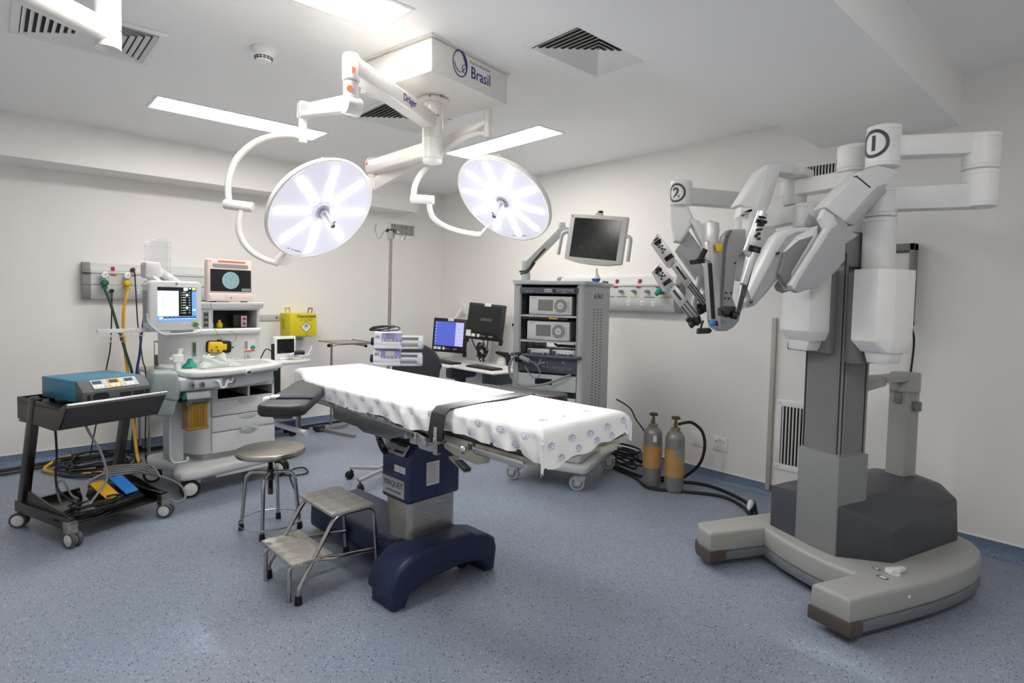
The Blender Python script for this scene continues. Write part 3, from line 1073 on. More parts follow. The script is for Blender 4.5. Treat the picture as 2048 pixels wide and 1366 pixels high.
slide(arm2, [(2.958,2.029,1.793),(2.978,2.003,1.853),(2.985,1.993,1.85),(3.043,1.916,1.722),(3.046,1.913,1.698),(3.031,1.932,1.647),(3.019,1.949,1.653)], [(3.032,1.93,1.662),(3.049,1.908,1.698),(3.164,1.755,1.443),(3.144,1.781,1.424)], [(3.017,1.917,1.655),(3.034,1.895,1.694),(3.091,1.819,1.571),(3.073,1.843,1.526)], [(3.118,1.816,1.423),(3.137,1.791,1.439),(3.166,1.752,1.434),(3.17,1.747,1.401),(3.147,1.778,1.376),(3.123,1.81,1.381)], A2n, (1, 4, -.04))
arm3 = slide(arm2, [(2.824,1.925,1.614),(2.848,1.893,1.666),(2.855,1.883,1.66),(2.897,1.828,1.578),(2.899,1.825,1.556),(2.877,1.855,1.495),(2.863,1.873,1.506)], [(2.881,1.848,1.504),(2.9,1.823,1.553),(2.99,1.704,1.368),(2.959,1.745,1.344)], [(2.866,1.835,1.498),(2.885,1.81,1.55),(2.931,1.749,1.458),(2.908,1.78,1.411)], [(2.944,1.765,1.343),(2.952,1.754,1.367),(2.991,1.702,1.368),(2.997,1.694,1.332),(2.984,1.711,1.311),(2.958,1.746,1.316)], A2n, (1, 4, -.04))
b = MB(RM)
b.tube([(3.15, 1.80, 1.43), (3.2, 1.82, 1.46), (3.27, 1.83, 1.50)], .016, 10)
b.tube([(2.98, 1.735, 1.36), (3.08, 1.80, 1.43), (3.16, 1.83, 1.5), (3.24, 1.86, 1.6)], .018, 10)
b.build('slide_bracket', m_rb_grey, arm2)

# ---- rear drive handle post
b = MB(RL)
b.box((-.75, -.08, .73), (.11, .11, .53), bev=.012, only='z')
rs = b.build('rear_post', m_rb_base, robot)
b = MB(RL)
b.lathe([(0, .965), (.07, .965), (.075, .972), (.075, 1.062), (.07, 1.07), (0, 1.07)], Matrix.Translation((-.75, -.08, 0)))
b.beam((-.75, -.08, 1.045), (-.45, -.03, 1.05), .10, .035, bev=.008)
b.beam((-.47, -.04, 1.04), (-.19, .02, 1.02), .09, .05, bev=.01)
b.build('rear_arm', m_rb_base, rs)
b = MB(RL)
b.box((-.69, -.075, .93), (.014, .045, .06), bev=.005)
b.build('rear_switch', m_rb_mid, rs)
b = MB(RL)
b.box((-.75, -.01, .89), (.035, .045, .055), bev=.008)
b.build('rear_latch', m_rb_mid, rs)
# ------------------------------------------------------------------ surgical lamp on its ceiling mount
m_lampwhite = mat('lamp_white_enamel', '#e6e3de', .32, coat=.2)
m_face = mat('lamp_face_cover', '#b4b4be', .3, emit='#efefff', estr=.3)
m_lampgrey = mat('lamp_hub_grey', '#a6a6ac', .4)
m_lampgrip = mat('lamp_grip_grey', '#515259', .4)
m_led = mat('lit_led_lenses', '#ffffff', .4, emit='#fbfaff', estr=20.0)
LC = V((1.881, 2.772, 0))
lamp = thing('surgical_lamp', 'white surgical lamp with two round lit heads hanging from a square ceiling mount', 'surgical lamp', (LC.x, LC.y, HC))
LM = Matrix.Translation(-V((LC.x, LC.y, HC)))

A, Bc, Cc = V((1.646, 2.443, 0)), V((2.246, 2.55, 0)), V((1.552, 3.008, 0))
Dc = Bc + Cc - A
b = MB(LM)
b.hull([V((p.x, p.y, z)) for p in (A, Bc, Cc, Dc) for z in (2.565, HC - .012)], bev=.01)
lb = b.build('ceiling_mount', m_lampwhite, lamp)
b = MB(LM)
ctr = (A + Dc) / 2
b.hull([ctr + (p - ctr) * 1.035 + V((0, 0, z)) for p in (A, Bc, Cc, Dc) for z in (HC - .012, HC)])
b.build('flange_plate', m_lampwhite, lb)
ex_ = (Bc - A).normalized()
Fm = frame(A + ex_ * .0, ex_, (0, 0, 1))
nrm = Fm.to_3x3().col[2]
P_ = lambda t, z: Fm @ TM((t, z, .0012))
b = MB(LM)
M = P_(.205, 2.668)
n = 48
def ell(a, r0, ex=1.): return V((r0 * .92 * math.cos(a), r0 * 1.12 * math.sin(a), 0))
for i in range(n):                                      # the round emblem: ring with a thick upper right, a bowl and a small loop
    a0, a1 = 2 * PI * i / n, 2 * PI * (i + 1) / n
    def w(a): return .0055 + .017 * max(0, math.cos(a - R(30))) ** 3
    q = [ell(a0, .062), ell(a1, .062), ell(a1, .062 - w(a1)), ell(a0, .062 - w(a0))]
    b.prism([(p.x, p.y) for p in q], .001, M)
arc_pts = [M @ V((.058 * math.cos(R(a)) * .72 - .004, .055 * math.sin(R(a)) + .012, .001)) for a in range(195, 331, 9)]
b.tube(arc_pts, .0032, 6, flat=.5)
arc_pts = [M @ V((.02 * math.cos(R(a)) + .036, .022 * math.sin(R(a)) - .018, .001)) for a in range(60, 290, 12)]
b.tube(arc_pts, .0028, 6, flat=.5)
b.text('Brasil', .088, P_(.372, 2.648), bold=.0006, sx=.86)
b.build('emblem', m_blueink, lb)
b = MB(LM)
b.text('Hospital e Maternidade', .021, P_(.365, 2.703), ext=.0002, sx=.86)
b.build('small_lettering', m_midgrey, lb)

b = MB(LM)
z0 = lambda p: (p.x - LC.x, p.y - LC.y)
b.lathe([(0, 2.535), (.085, 2.535), (.09, 2.54), (.09, 2.552), (.07, 2.566), (0, 2.566)], Matrix.Translation(LC))
b.lathe([(0, 2.204), (.05, 2.204), (.056, 2.212), (.058, 2.225), (.0555, 2.2265), (.0555, 2.2285), (.058, 2.23), (.058, 2.338), (.0555, 2.3395), (.0555, 2.3425), (.058, 2.344),
         (.058, 2.475), (.0555, 2.477), (.0555, 2.481), (.056, 2.483), (.056, 2.54), (0, 2.54)], Matrix.Translation(LC), 40)
b.mi = 1
tc = V((-LC.x, -LC.y, 0)).normalized()
for a, z in ((.5, 2.46), (-.2, 2.55), (.55, 2.556)):
    d_ = Matrix.Rotation(a, 3, 'Z') @ tc
    b.cyl(LC + d_ * (.05 if z < 2.5 else .083) + V((0, 0, z)), LC + d_ * (.0595 if z < 2.5 else .0915) + V((0, 0, z)), .007, n=10)
col_l = b.build('column', [m_lampwhite, m_midgrey], lamp)


def sticker(par, pts):
    for p, d_ in pts:
        q = MB(LM)
        q.cyl(V(p), V(p) + V(d_).normalized() * .0015, .014, n=18)
        q.build('red_sticker', m_orange, par)


# upper extension arm (left head)
J = V((1.205, 2.419, 0))
b = MB(LM)
b.beam(LC + V((0, 0, 2.43)), J + V((0, 0, 2.455)), .085, .082, bev=.012, seg=3)
ua = b.build('extension_arm', m_lampwhite, lamp)
b = MB(LM)
dd = (J - LC).normalized()
side = V((-dd.y, dd.x, 0))
if side.dot(V((-1, -1, 0))) < 0:
    side = -side
M = frame(LC + dd * .325 + side * .0431 + V((0, 0, 2.444)), dd if (dd.cross(V((0, 0, 1)))).dot(side) > 0 else -dd, (0, 0, 1))
b.text('Dräger', .05, M, bold=.0008, sx=.9)
b.build('lettering', m_blueink, ua)
b = MB(LM)
b.lathe([(0, 2.39), (.034, 2.39), (.038, 2.396), (.038, 2.5), (.034, 2.508), (0, 2.508)], Matrix.Translation(J))
b.lathe([(0, 2.30), (.03, 2.30), (.033, 2.31), (.033, 2.388), (0, 2.388)], Matrix.Translation(J))
kn = b.build('knuckle', m_lampwhite, ua)
sticker(kn, [(J + tc * .0375 + Matrix.Rotation(.75, 3, 'Z') @ tc * .0 + V((0, 0, 2.43)) + V((.010, -.004, 0)), tc), (J + tc * .033 + V((0, 0, 2.35)), tc)])
# spring arm
tL = V((1.229, 3.004, 0))
b = MB(LM)
b.beam(J + V((0, -.03, 2.29)), tL + V((0, .01, 2.40)), .052, .075, bev=.01, taper=.85)
b.cyl(J + V((-.035, -.005, 2.285)), J + V((.04, .0, 2.285)), .042, bev=.006)
b.build('spring_arm', m_lampwhite, ua)
b = MB(LM)
b.cyl(tL + V((0, 0, 2.235)), tL + V((0, 0, 2.445)), .021, bev=.003)
b.box(tL + V((0, -.005, 2.40)), (.05, .06, .085), bev=.008)
b.build('down_tube', m_lampwhite, ua)

# lower extension arm (right head)
KR = V((1.868, 3.438, 0))
b = MB(LM)
b.beam(LC + V((0, 0, 2.28)), KR + V((0, .03, 2.28)), .08, .085, bev=.012, seg=3)
la = b.build('extension_arm', m_lampwhite, lamp)
b = MB(LM)
b.lathe([(0, 2.235), (.034, 2.235), (.038, 2.241), (.038, 2.33), (.034, 2.336), (0, 2.336)], Matrix.Translation(KR))
b.lathe([(0, 2.13), (.028, 2.13), (.034, 2.14), (.034, 2.233), (0, 2.233)], Matrix.Translation(KR))
kr = b.build('knuckle', m_lampwhite, la)
sticker(kr, [(KR + V((-.038, -.004, 2.30)), (-1, -.3, 0))])
tR = V((2.141, 2.595, 0))
b = MB(LM)
b.beam(KR + V((.012, -.02, 2.165)), tR + V((0, 0, 2.47)), .055, .085, bev=.012, taper=.75)
b.cyl(KR + V((-.035, 0, 2.165)), KR + V((.05, 0.0, 2.165)), .048, bev=.006)
b.build('spring_arm', m_lampwhite, la)
b = MB(LM)
b.cyl(tR + V((0, 0, 2.365)), tR + V((0, 0, 2.53)), .022, bev=.003)
b.build('down_tube', m_lampwhite, la)


def lamp_head(c, n, up_hint, spokes, rim_pt, rot):
    """round lamp head: face along n"""
    c, n = V(c), V(n).normalized()
    M = LM @ aim(c, n, up_hint)
    Rr = .30
    q = MB(M)
    q.lathe([(0, -.085), (.12, -.082), (.2, -.07), (.265, -.05), (.295, -.03), (.303, -.014), (.301, .0), (.292, .004), (.285, .001), (.285, -.004), (0, -.004)][::-1], None, 64)
    q.hull([(sx * .10, sy, z) for sx in (-1, 1) for sy, z in ((.05, -.07), (.24, -.05), (.27, -.06), (.05, -.10))], bev=.008)
    hd = q.build('lamp_head', m_lampwhite, lamp)
    q = MB(M)
    q.lathe([(0, -.003), (.285, -.003), (.285, .0015), (0, .0015)][::-1], None, 64)
    q.build('face_cover', m_face, hd)
    for k in range(spokes):
        a = 2 * PI * k / spokes + rot
        q = MB(M @ Matrix.Rotation(a, 4, 'Z'))
        nb_ = 9
        out = []
        for j in range(nb_):                             # a row of touching round lenses
            r_ = .085 + j * .0205
            q.lathe([(0, .0016), (.0205, .0016), (.018, .0045), (0, .006)][::-1], Matrix.Translation((r_, 0, 0)), 14)
        q.bx((.07, -.017, .0012), (.255, .017, .0035))
        q.build('led_strip', m_led, hd)
    q = MB(M)
    q.lathe([(0, .0), (.044, .0), (.044, .008), (.036, .013), (.02, .014), (0, .014)][::-1], None, 32)
    q.mi = 1
    q.lathe([(0, .01), (.02, .01), (.022, .02), (.017, .035), (.012, .05), (.012, .10), (.014, .105), (.014, .125), (0, .13)][::-1], Matrix.Rotation(R(6), 4, 'X'), 18)
    q.box((.0, .0, .115), (.008, .034, .01))
    q.build('handle', [m_lampgrey, m_lampgrip], hd)
    q = MB(M)
    q.scrawl(11, .017, Matrix.Rotation(rot_txt[spokes], 4, 'Z') @ TM((0, -.262, .002)), ext=.0002)
    q.build('lettering', m_midgrey, hd)
    return hd


rot_txt = {8: R(-12), 10: R(-5)}
cL, nL = V((1.304, 2.936, 1.884)), V((.192, -.768, -.611))
cR, nR = V((2.211, 2.531, 2.007)), V((-.676, -.097, -.731))
hl = lamp_head(cL, nL, (0, 0, 1), 8, None, R(8))
hr = lamp_head(cR, nR, (0, 0, 1), 10, None, R(12))


def yoke(head, up, joint, low, bracket):
    q = MB(LM)
    q.tube(up, .017, 14, k=5)
    q.cyl(joint[0], joint[1], .026, bev=.005)
    jd = (V(joint[1]) - V(joint[0]))
    q.tube([V(joint[0]) + jd * .68, V(joint[0]) + jd * .70], .0265, 24)
    q.tube(low, .016, 14, k=5)
    q.build('yoke', m_lampwhite, head)
    q = MB(LM)
    q.hull(bracket, bev=.006)
    q.build('bracket', m_lampwhite, head)


def rim(c, n, toward, r=.285, dz=-.03):
    n = V(n).normalized()
    d_ = V(toward) - V(c)
    d_ -= n * d_.dot(n)
    return V(c) + d_.normalized() * r + n * dz


rp = rim(cL, nL, (1.228, 3.115, 1.635))
lowL = [(.993, 3.219, 1.881), (.982, 3.229, 1.828), (.985, 3.24, 1.772), (1.006, 3.235, 1.713), (1.048, 3.223, 1.663), (1.104, 3.199, 1.628), (1.165, 3.168, 1.608)]
s1 = V((.03, .0, .0)); s2 = V((0, .035, .012))
yoke(hl, [(1.229, 3.004, 2.25), (1.21, 3.02, 2.268), (1.17, 3.058, 2.274), (1.102, 3.12, 2.262), (1.035, 3.181, 2.224), (.978, 3.232, 2.153), (.949, 3.259, 2.074), (.939, 3.268, 1.996), (.943, 3.265, 1.915)],
     ((.925, 3.28, 1.91), (1.036, 3.18, 1.895)), lowL,
     [V(lowL[-1]) + a * s1 + c_ * s2 for a in (-1, 1) for c_ in (-1, 1)] + [rp + a * s1 * 1.6 + c_ * s2 for a in (-1, 1) for c_ in (-1, 1)])
rp = rim(cR, nR, (2.336, 2.842, 1.85))
lowR = [(1.896, 2.817, 1.993), (1.91, 2.831, 1.95), (1.945, 2.84, 1.905), (2.018, 2.841, 1.869), (2.114, 2.835, 1.848), (2.219, 2.821, 1.838), (2.27, 2.81, 1.84)]
off = V((.06, .066, 0))
yoke(hr, [(2.141, 2.595, 2.38), (2.12, 2.62, 2.388), V((2.076, 2.654, 2.378)), V((2.012, 2.712, 2.355)) + off * .6, V((1.949, 2.769, 2.312)) + off * 1.3, V((1.89, 2.823, 2.241)) + off * 1.3, V((1.85, 2.859, 2.168)) + off * .8,
          V((1.831, 2.876, 2.094)) + off * .3, (1.828, 2.882, 2.02)],
     ((1.815, 2.891, 2.01), (1.916, 2.799, 2.005)), lowR,
     [V(lowR[-1]) + a * V((.02, .02, 0)) + c_ * V((.01, -.01, .022)) for a in (-1, 1) for c_ in (-1, 1)] + [rp + a * V((.03, .03, 0)) + c_ * V((.01, -.01, .02)) for a in (-1, 1) for c_ in (-1, 1)])

for c_, n_, tgt in ((cL, nL, (1.66, 2.0, .985)), (cR, nR, (1.62, 2.55, .985))):
    ld = bpy.data.lights.new('lamp_beam', 'SPOT')
    ld.energy = 1300
    ld.spot_size = R(17)
    ld.spot_blend = .8
    ld.shadow_soft_size = .16
    ld.color = (1, .985, .96)
    lo = bpy.data.objects.new('lamp_beam', ld)
    COL.objects.link(lo)
    o_ = c_ + n_.normalized() * .15
    lo.matrix_world = aim(o_, o_ - V(tgt))

# ------------------------------------------------------------------ second ceiling arm, cut by the top left of the picture
PC = V((.377, 2.887, 0))
ca = thing('ceiling_pendant', 'thick white ceiling pendant arm at the top left corner of the picture', 'ceiling pendant', (PC.x, PC.y, HC))
CM = Matrix.Translation(-V((PC.x, PC.y, HC)))
b = MB(CM)
b.lathe([(0, 2.44), (.03, 2.434), (.045, 2.425), (.0465, 2.43), (.0465, HC), (0, HC)], Matrix.Translation(PC), 40)
b.build('column', m_lampwhite, ca)
b = MB(CM)
dv = V((-.234, -.164, 0)).normalized()
b.tube([PC + V((0, 0, 2.49)), PC + dv * .35 + V((0, 0, 2.49)), PC + dv * 1.15 + V((0, 0, 2.495))], .05, 28)
b.mi = 1
b.cyl(PC + V((.0, -.0, 2.50)) + V((.038, -.026, 0)), PC + V((.041, -.028, 2.50)), .004, n=8)
b.build('arm', [m_lampwhite, m_midgrey], ca)
b = MB(CM)
b.lathe([(0, HC - .03), (.10, HC - .03), (.11, HC - .02), (.11, HC), (0, HC)], Matrix.Translation(PC + dv * 1.05))
b.cyl(PC + dv * 1.05 + V((0, 0, 2.5)), PC + dv * 1.05 + V((0, 0, HC)), .05, n=28)
b.build('ceiling_flange', m_lampwhite, ca)
# ------------------------------------------------------------------ operating table
m_navy = mat('navy_blue_enamel', '#1d2b52', .33, coat=.3)
m_navy2 = mat('navy_blue_base_plastic', '#1b2848', .4)
m_pad = mat('black_vinyl_pad', '#2b2b2c', .42, bump=.05)
m_strap = mat('charcoal_webbing', '#2b2b2f', .8, bump=.2, bscale=500)
m_sheet = mat('white_printed_sheet', '#f0f0f0', .85, var=.015, bump=.12, bscale=120)
m_print = mat('blue_sheet_print', '#a3b0cc', .8)
m_castbeige = mat('beige_cast_metal', '#b5b3a6', .45)
m_platesteel = brushed('worn_steel_plate', '#8f9090', .27)
m_clear = mat('polished_clamp_steel', '#c4c4c4', .18, metal=.9)
m_plate2 = mat('grey_nameplate', '#b0b2b4', .45, metal=.4)

TZ = R(3.5)
table = thing('operating_table', 'operating table with navy blue column standing in the middle of the floor', 'operating table', (1.645, 2.485, 0), TZ)
# base
b = MB()
prof = [(-.315, .0), (-.245, .0), (-.235, .03), (-.20, .075), (-.12, .095), (.12, .095), (.22, .075), (.255, .03), (.262, 0), (.325, 0), (.335, .08), (.34, .11), (.325, .17), (.28, .2),
        (.19, .225), (.15, .25), (-.15, .25), (-.2, .235), (-.25, .215), (-.3, .185), (-.335, .12), (-.34, .08), (-.32, .06)]
b.prism([(x, z) for x, z in prof], .20, frame((0, -.03, 0), (1, 0, 0), (0, 0, 1)), bev=.022, seg=3)
b.bx((-.15, -.18, .055), (.20, .93, .19), bev=.035, seg=3)
b.bx((-.16, .70, .03), (.21, .91, .15), bev=.03, seg=3)
bs = b.build('base', m_navy2, table)
b = MB()
for x in (-.19, .17):
    b.lathe([(.0, -.02), (.03, -.02), (.042, -.014), (.042, .014), (.03, .02), (0, .02)], aim((x + .03, -.10, .045), (0, 1, 0)), 24)
b.build('wheel', m_rubber, bs)
b = MB()
b.prism(rrect(.30, .205, .03), .20, TM((0, 0, .238)))
b.build('column', m_steel, table)
b = MB()
b.hull([(sx * .165, sy * .115, z) for sx in (-1, 1) for sy in (-1, 1) for z in (.43, .655)] + [(sx * .125 + .02, sy * .108, .735) for sx in (-1, 1) for sy in (-1, 1)], bev=.016, seg=3)
cv = b.build('column_cover', m_navy, table)
b = MB()
for k in range(5):
    b.prism(rrect(.30 - .012 * (k % 2), .21 - .012 * (k % 2), .05), .0155, TM((0, 0, .71 + .015 * k)), bev=.004)
b.build('bellows', m_rubber, table)
# control panel on the sloped left shoulder, nameplate and labels on the left face
sl = frame((-.1515, 0, .695), (0, -1, 0), (.06, 0, .08))
b = MB()
b.bx((-.085, -.036, -.006), (.085, .036, .004), M=sl, bev=.002)
b.mi = 1
for j, y in enumerate((.016, -.018)):
    for i in range(8):
        b.bx((.0 + i * .0095, y - .006, .004), (.0 + i * .0095 + .0072, y + .006, .0052), M=sl)
b.scrawl(2, .012, sl @ TM((-.05, .018, .0045))); b.scrawl(5, .009, sl @ TM((-.045, -.018, .0045)))
b.build('control_panel', [m_plate2, m_ink], cv)
lf = frame((-.1655, 0, .55), (0, -1, 0), (0, 0, 1))
b = MB()
b.bx((-.1, -.095, 0), (.085, -.008, .0025), M=lf)
b.mi = 1
b.text('MAQUET', .040, lf @ TM((-.005, -.038, .003)), sx=.98)
b.text('ALPHASTAR PRO', .0165, lf @ TM((-.002, -.074, .003)))
b.build('nameplate', [m_plate2, m_ink], cv)
for x0, x1 in ((-.0, .043), (.047, .092)):
    b = MB(); b.bx((x0, .03, 0), (x1, .062, .0015), M=lf)
    b.mi = 1
    for k in range(3):
        b.bx((x0 + .005, .037 + k * .007, .0015), (x1 - .008 - k * .004, .0395 + k * .007, .002), M=lf)
    b.build('label', [m_paper, m_plate2], cv)
ff = frame((0, -.1155, .56), (1, 0, 0), (0, 0, 1))
b = MB()
b.bx((-.055, -.055, 0), (.025, .062, .0015), M=ff)
b.mi = 1
for k in range(13):
    b.bx((-.05, .052 - k * .008, .0015), (.02 - random.random() * .03, .0545 - k * .008, .002), M=ff)
b.build('rating_label', [m_paper, m_midgrey], cv)
# coiled lead of the hand control
b = MB()
coil = []
for i in range(15 * 10):
    t = i / 149
    c0 = V((-.235, .06, .80)).lerp(V((-.175, .06, .66)), t) + V((0, 0, -.02 * math.sin(PI * t)))
    a = i / 10 * 2 * PI
    coil.append(c0 + V((.013 * math.cos(a), .013 * math.sin(a), .006 * math.cos(a))))
b.tube(coil, .0032, 6)
b.build('coiled_lead', m_black, table)

# frames
b = MB()
for s in (-1, 1):
    pl_ = [(.435, .875), (.41, .787), (.179, .785), (.118, .768), (.025, .771), (-.094, .77), (-.235, .815), (-.335, .855), (-.345, .875), (-.33, .893), (-.27, .898), (-.225, .872)]
    b.prism(pl_, .022, frame((s * .262 - .011, 0, 0), (0, 1, 0), (0, 0, 1)), bev=.003)
    b.cyl((s * .262 - .012, -.285, .858), (s * .262 + .014 * s, -.285, .858), .042, n=32)
b.bx((-.25, -.2, .79), (.25, .42, .86))
sf = b.build('torso_frame', m_platesteel, table)
b = MB()
b.bx((-.24, -.15, .785), (.24, .15, .80)); b.bx((-.12, -.1, .765), (.12, .1, .79))
b.build('mounting_block', m_dkgrey, sf)
b = MB()
b.bx((-.268, -1.045, .876), (.262, -.455, .892), bev=.004)
b.bx((-.275, -.46, .876), (.275, .78, .892), bev=.004)
b.bx((-.18, .78, .876), (.25, 1.05, .892), bev=.004)
b.build('pad_support', m_pad, table)
b = MB()
for s in (-1, 1):
    b.prism([(-.50, .868), (-1.035, .868), (-1.035, .842), (-.78, .835), (-.735, .815), (-.735, .79), (-.70, .782), (-.57, .79), (-.50, .81)][::-1] if True else [], .05,
            frame((s * .237 - .025, 0, 0), (0, 1, 0), (0, 0, 1)), bev=.006)
b.bx((-.24, -1.04, .843), (.24, -.96, .872), bev=.006)
b.bx((-.2, -.96, .85), (.2, -.35, .872))
b.mi = 1
b.bx((-.2635, -.68, .835), (-.2615, -.655, .86)); b.bx((-.266, -.70, .855), (-.262, -.685, .868))
lg = b.build('leg_frame', [m_castbeige, m_dkgrey], table)
b = MB()
b.bx((.1, -1.02, .845), (.235, -.99, .875)); b.box((.262, -1.03, .862), (.05, .03, .03), bev=.006); b.box((.15, -1.045, .845), (.12, .02, .03), bev=.004)
b.build('end_bracket', m_castbeige, lg)


def rail(y0, y1, z, x, par):
    q = MB()
    s = 1 if x > 0 else -1
    q.bx((x - .004, y0, z - .0135), (x + .004, y1, z + .0135), bev=.0015)
    q.mi = 1
    for k in range(3):
        y = y0 + (y1 - y0) * (.08 + .42 * k)
        q.cyl((x - s * .028, y, z), (x, y, z), .007, n=10)
    q.build('side_rail', [m_clear, m_steel], par)


rail(-.985, -.715, .848, -.286, lg); rail(-.985, -.715, .848, .286, lg)
rail(-.2, .62, .868, -.296, sf); rail(-.2, .62, .868, .296, sf)
# rail clamps along the torso
b = MB()
for y in (.33, .17, -.02, -.16):
    b.box((-.302, y, .879), (.022, .05, .03), bev=.003)
    b.cyl((-.30, y + .012, .88), (-.325, y + .012, .888), .008, n=10)
b.build('rail_clamp', m_clear, sf)
b = MB()
b.bx((-.305, -.36, .80), (-.275, -.31, .86), bev=.008)
b.cyl((-.312, -.33, .84), (-.335, -.33, .84), .012, n=14)
b.beam((-.31, -.35, .862), (-.31, -.20, .862), .012, .012)
b.hull([(-.30, -.30, .87), (-.30, -.38, .79), (-.30, -.46, .79), (-.30, -.46, .84), (-.27, -.30, .87), (-.27, -.38, .79), (-.27, -.46, .79), (-.27, -.46, .84)], bev=.004)
b.cyl((-.27, -.47, .835), (-.345, -.47, .84), .017, n=16)
b.build('hinge_clamp', m_clear, sf)
b = MB()
b.bx((-.325, -.53, .795), (-.319, -.508, .912), bev=.001); b.bx((-.325, -.53, .795), (-.30, -.508, .80)); b.bx((-.285, -.53, .84), (-.319, -.508, .855))
b.cyl((-.325, -.519, .83), (-.335, -.519, .83), .009, n=12)
b.tube([(-.30, -.555, .85), (-.31, -.60, .852), (-.305, -.67, .845)], .007, 8)
b.sphere((-.305, -.675, .845), .017)
b.build('strap_post', m_clear, lg)
b = MB()
b.beam((-.30, -.60, .80), (-.33, -.73, .775), .03, .012, up=(0, 0, 1), bev=.003)
b.mi = 1
b.beam((-.312, -.655, .797), (-.332, -.735, .782), .032, .014, bev=.004)
b.build('release_lever', [m_clear, m_black], lg)

# mattress pads under the sheet
b = MB()
b.bx((-.262, -1.035, .893), (.258, -.42, .975), bev=.02, seg=3)
b.bx((-.30, -.41, .893), (.27, .60, .975), bev=.02, seg=3)
b.bx((-.17, .62, .893), (.27, 1.06, .975), bev=.02, seg=3)
b.build('mattress', m_pad, table)


# ------------------------------------------------------------------ the sheet (lies on the table)
def lerp_tab(tab, y):
    if y <= tab[0][0]:
        return tab[0][1]
    for (a, p), (b_, q) in zip(tab, tab[1:]):
        if y <= b_:
            t = (y - a) / (b_ - a)
            return p + (q - p) * (3 * t * t - 2 * t ** 3)
    return tab[-1][1]


def xn(y): return lerp_tab([(-1.06, -.268), (-.56, -.27), (-.40, -.315), (.35, -.325), (.6, -.31), (1.08, -.175)], y)
def xf(y): return lerp_tab([(-1.06, .272), (-.5, .265), (0, .28), (.6, .285), (1.08, .30)], y)


Y0, Y1, ZT, RR = -1.058, 1.085, .985, .028


def fold(e, r=RR):
    """excess length past an edge -> (outward, down)"""
    if e <= 0:
        return 0, 0
    if e < r * PI / 2:
        return r * math.sin(e / r), r * (1 - math.cos(e / r))
    return r, r + e - r * PI / 2


def sheet_pt(a, bq, lift=0.):
    """a across (0 near .. 1 far with the drapes beyond), bq along, in metres of cloth"""
    yy = min(max(bq, Y0 + RR), Y1 - RR)
    n_, f_ = xn(yy) + RR, xf(yy) - RR
    dn = .098 + .006 * math.sin(bq * 13) + (.03 * math.exp(-((bq + 1.05) / .06) ** 2)) + .012 * math.exp(-((bq + .3) / .1) ** 2)
    ex_n = max(0, n_ - (n_ + (f_ - n_) * a)) if a >= 0 else -a * (RR * PI / 2 + dn - RR)
    ex_f = (a - 1) * (RR * PI / 2 + .09) if a > 1 else 0
    x = n_ + (f_ - n_) * min(max(a, 0), 1)
    ox, dz = 0, 0
    if a < 0:
        o, dz = fold(ex_n); ox = -o
    elif a > 1:
        o, dz = fold(ex_f); ox = o
    oy, dzy = 0, 0
    if bq < Y0 + RR:
        o, dzy = fold((Y0 + RR - bq) * (1.22 - .42 * min(max(a, 0), 1) + .06 * math.sin(a * 17))); oy = -o
    elif bq > Y1 - RR:
        o, dzy = fold((bq - Y1 + RR)); oy = o
    if dz and dzy:                                        # corner: the cloth gathers instead of falling twice
        tot = math.hypot(dz, dzy)
        tot = max(dz, dzy) + .12 * min(dz, dzy)
        k = math.atan2(dz, dzy) / (PI / 2)
        bulge = math.sin(PI * k) * min(1, tot / .05)
        x += ox * (1) * (1 - .0) + (ox and math.copysign(.012 * bulge, ox))
        y = yy + oy + math.copysign(.012 * bulge, oy)
        z = ZT - tot
        x += .008 * math.sin(k * 14) * bulge
        y += .008 * math.cos(k * 13) * bulge
    else:
        x += ox; y = yy + oy
        z = ZT - dz - dzy
        d = max(dz, dzy)
        if dz and a < 0:
            w = min(1, dz / .05)
            amp = .0012 + .009 * math.exp(-((bq + .42) / .22) ** 2) + .007 * math.exp(-((bq + .95) / .2) ** 2)
            x -= w * (amp * (math.sin(bq * 46 + 3 * dz * 14) + .6 * math.sin(bq * 83 + 1.3)) + amp)
        if dzy and oy < 0:
            w = min(1, dzy / .05)
            y -= w * (.004 * math.sin(x * 30) + .003 * math.sin(x * 57 + 1) + .005)
    if not dz and not dzy:
        z += .0022 * math.sin(x * 17 + bq * 5) * math.sin(bq * 9) + .003 * math.exp(-((bq + .42) / .06) ** 2) * math.sin(x * 40)
        if bq < -.62:
            z += 0
    return V((x, y, z + lift))


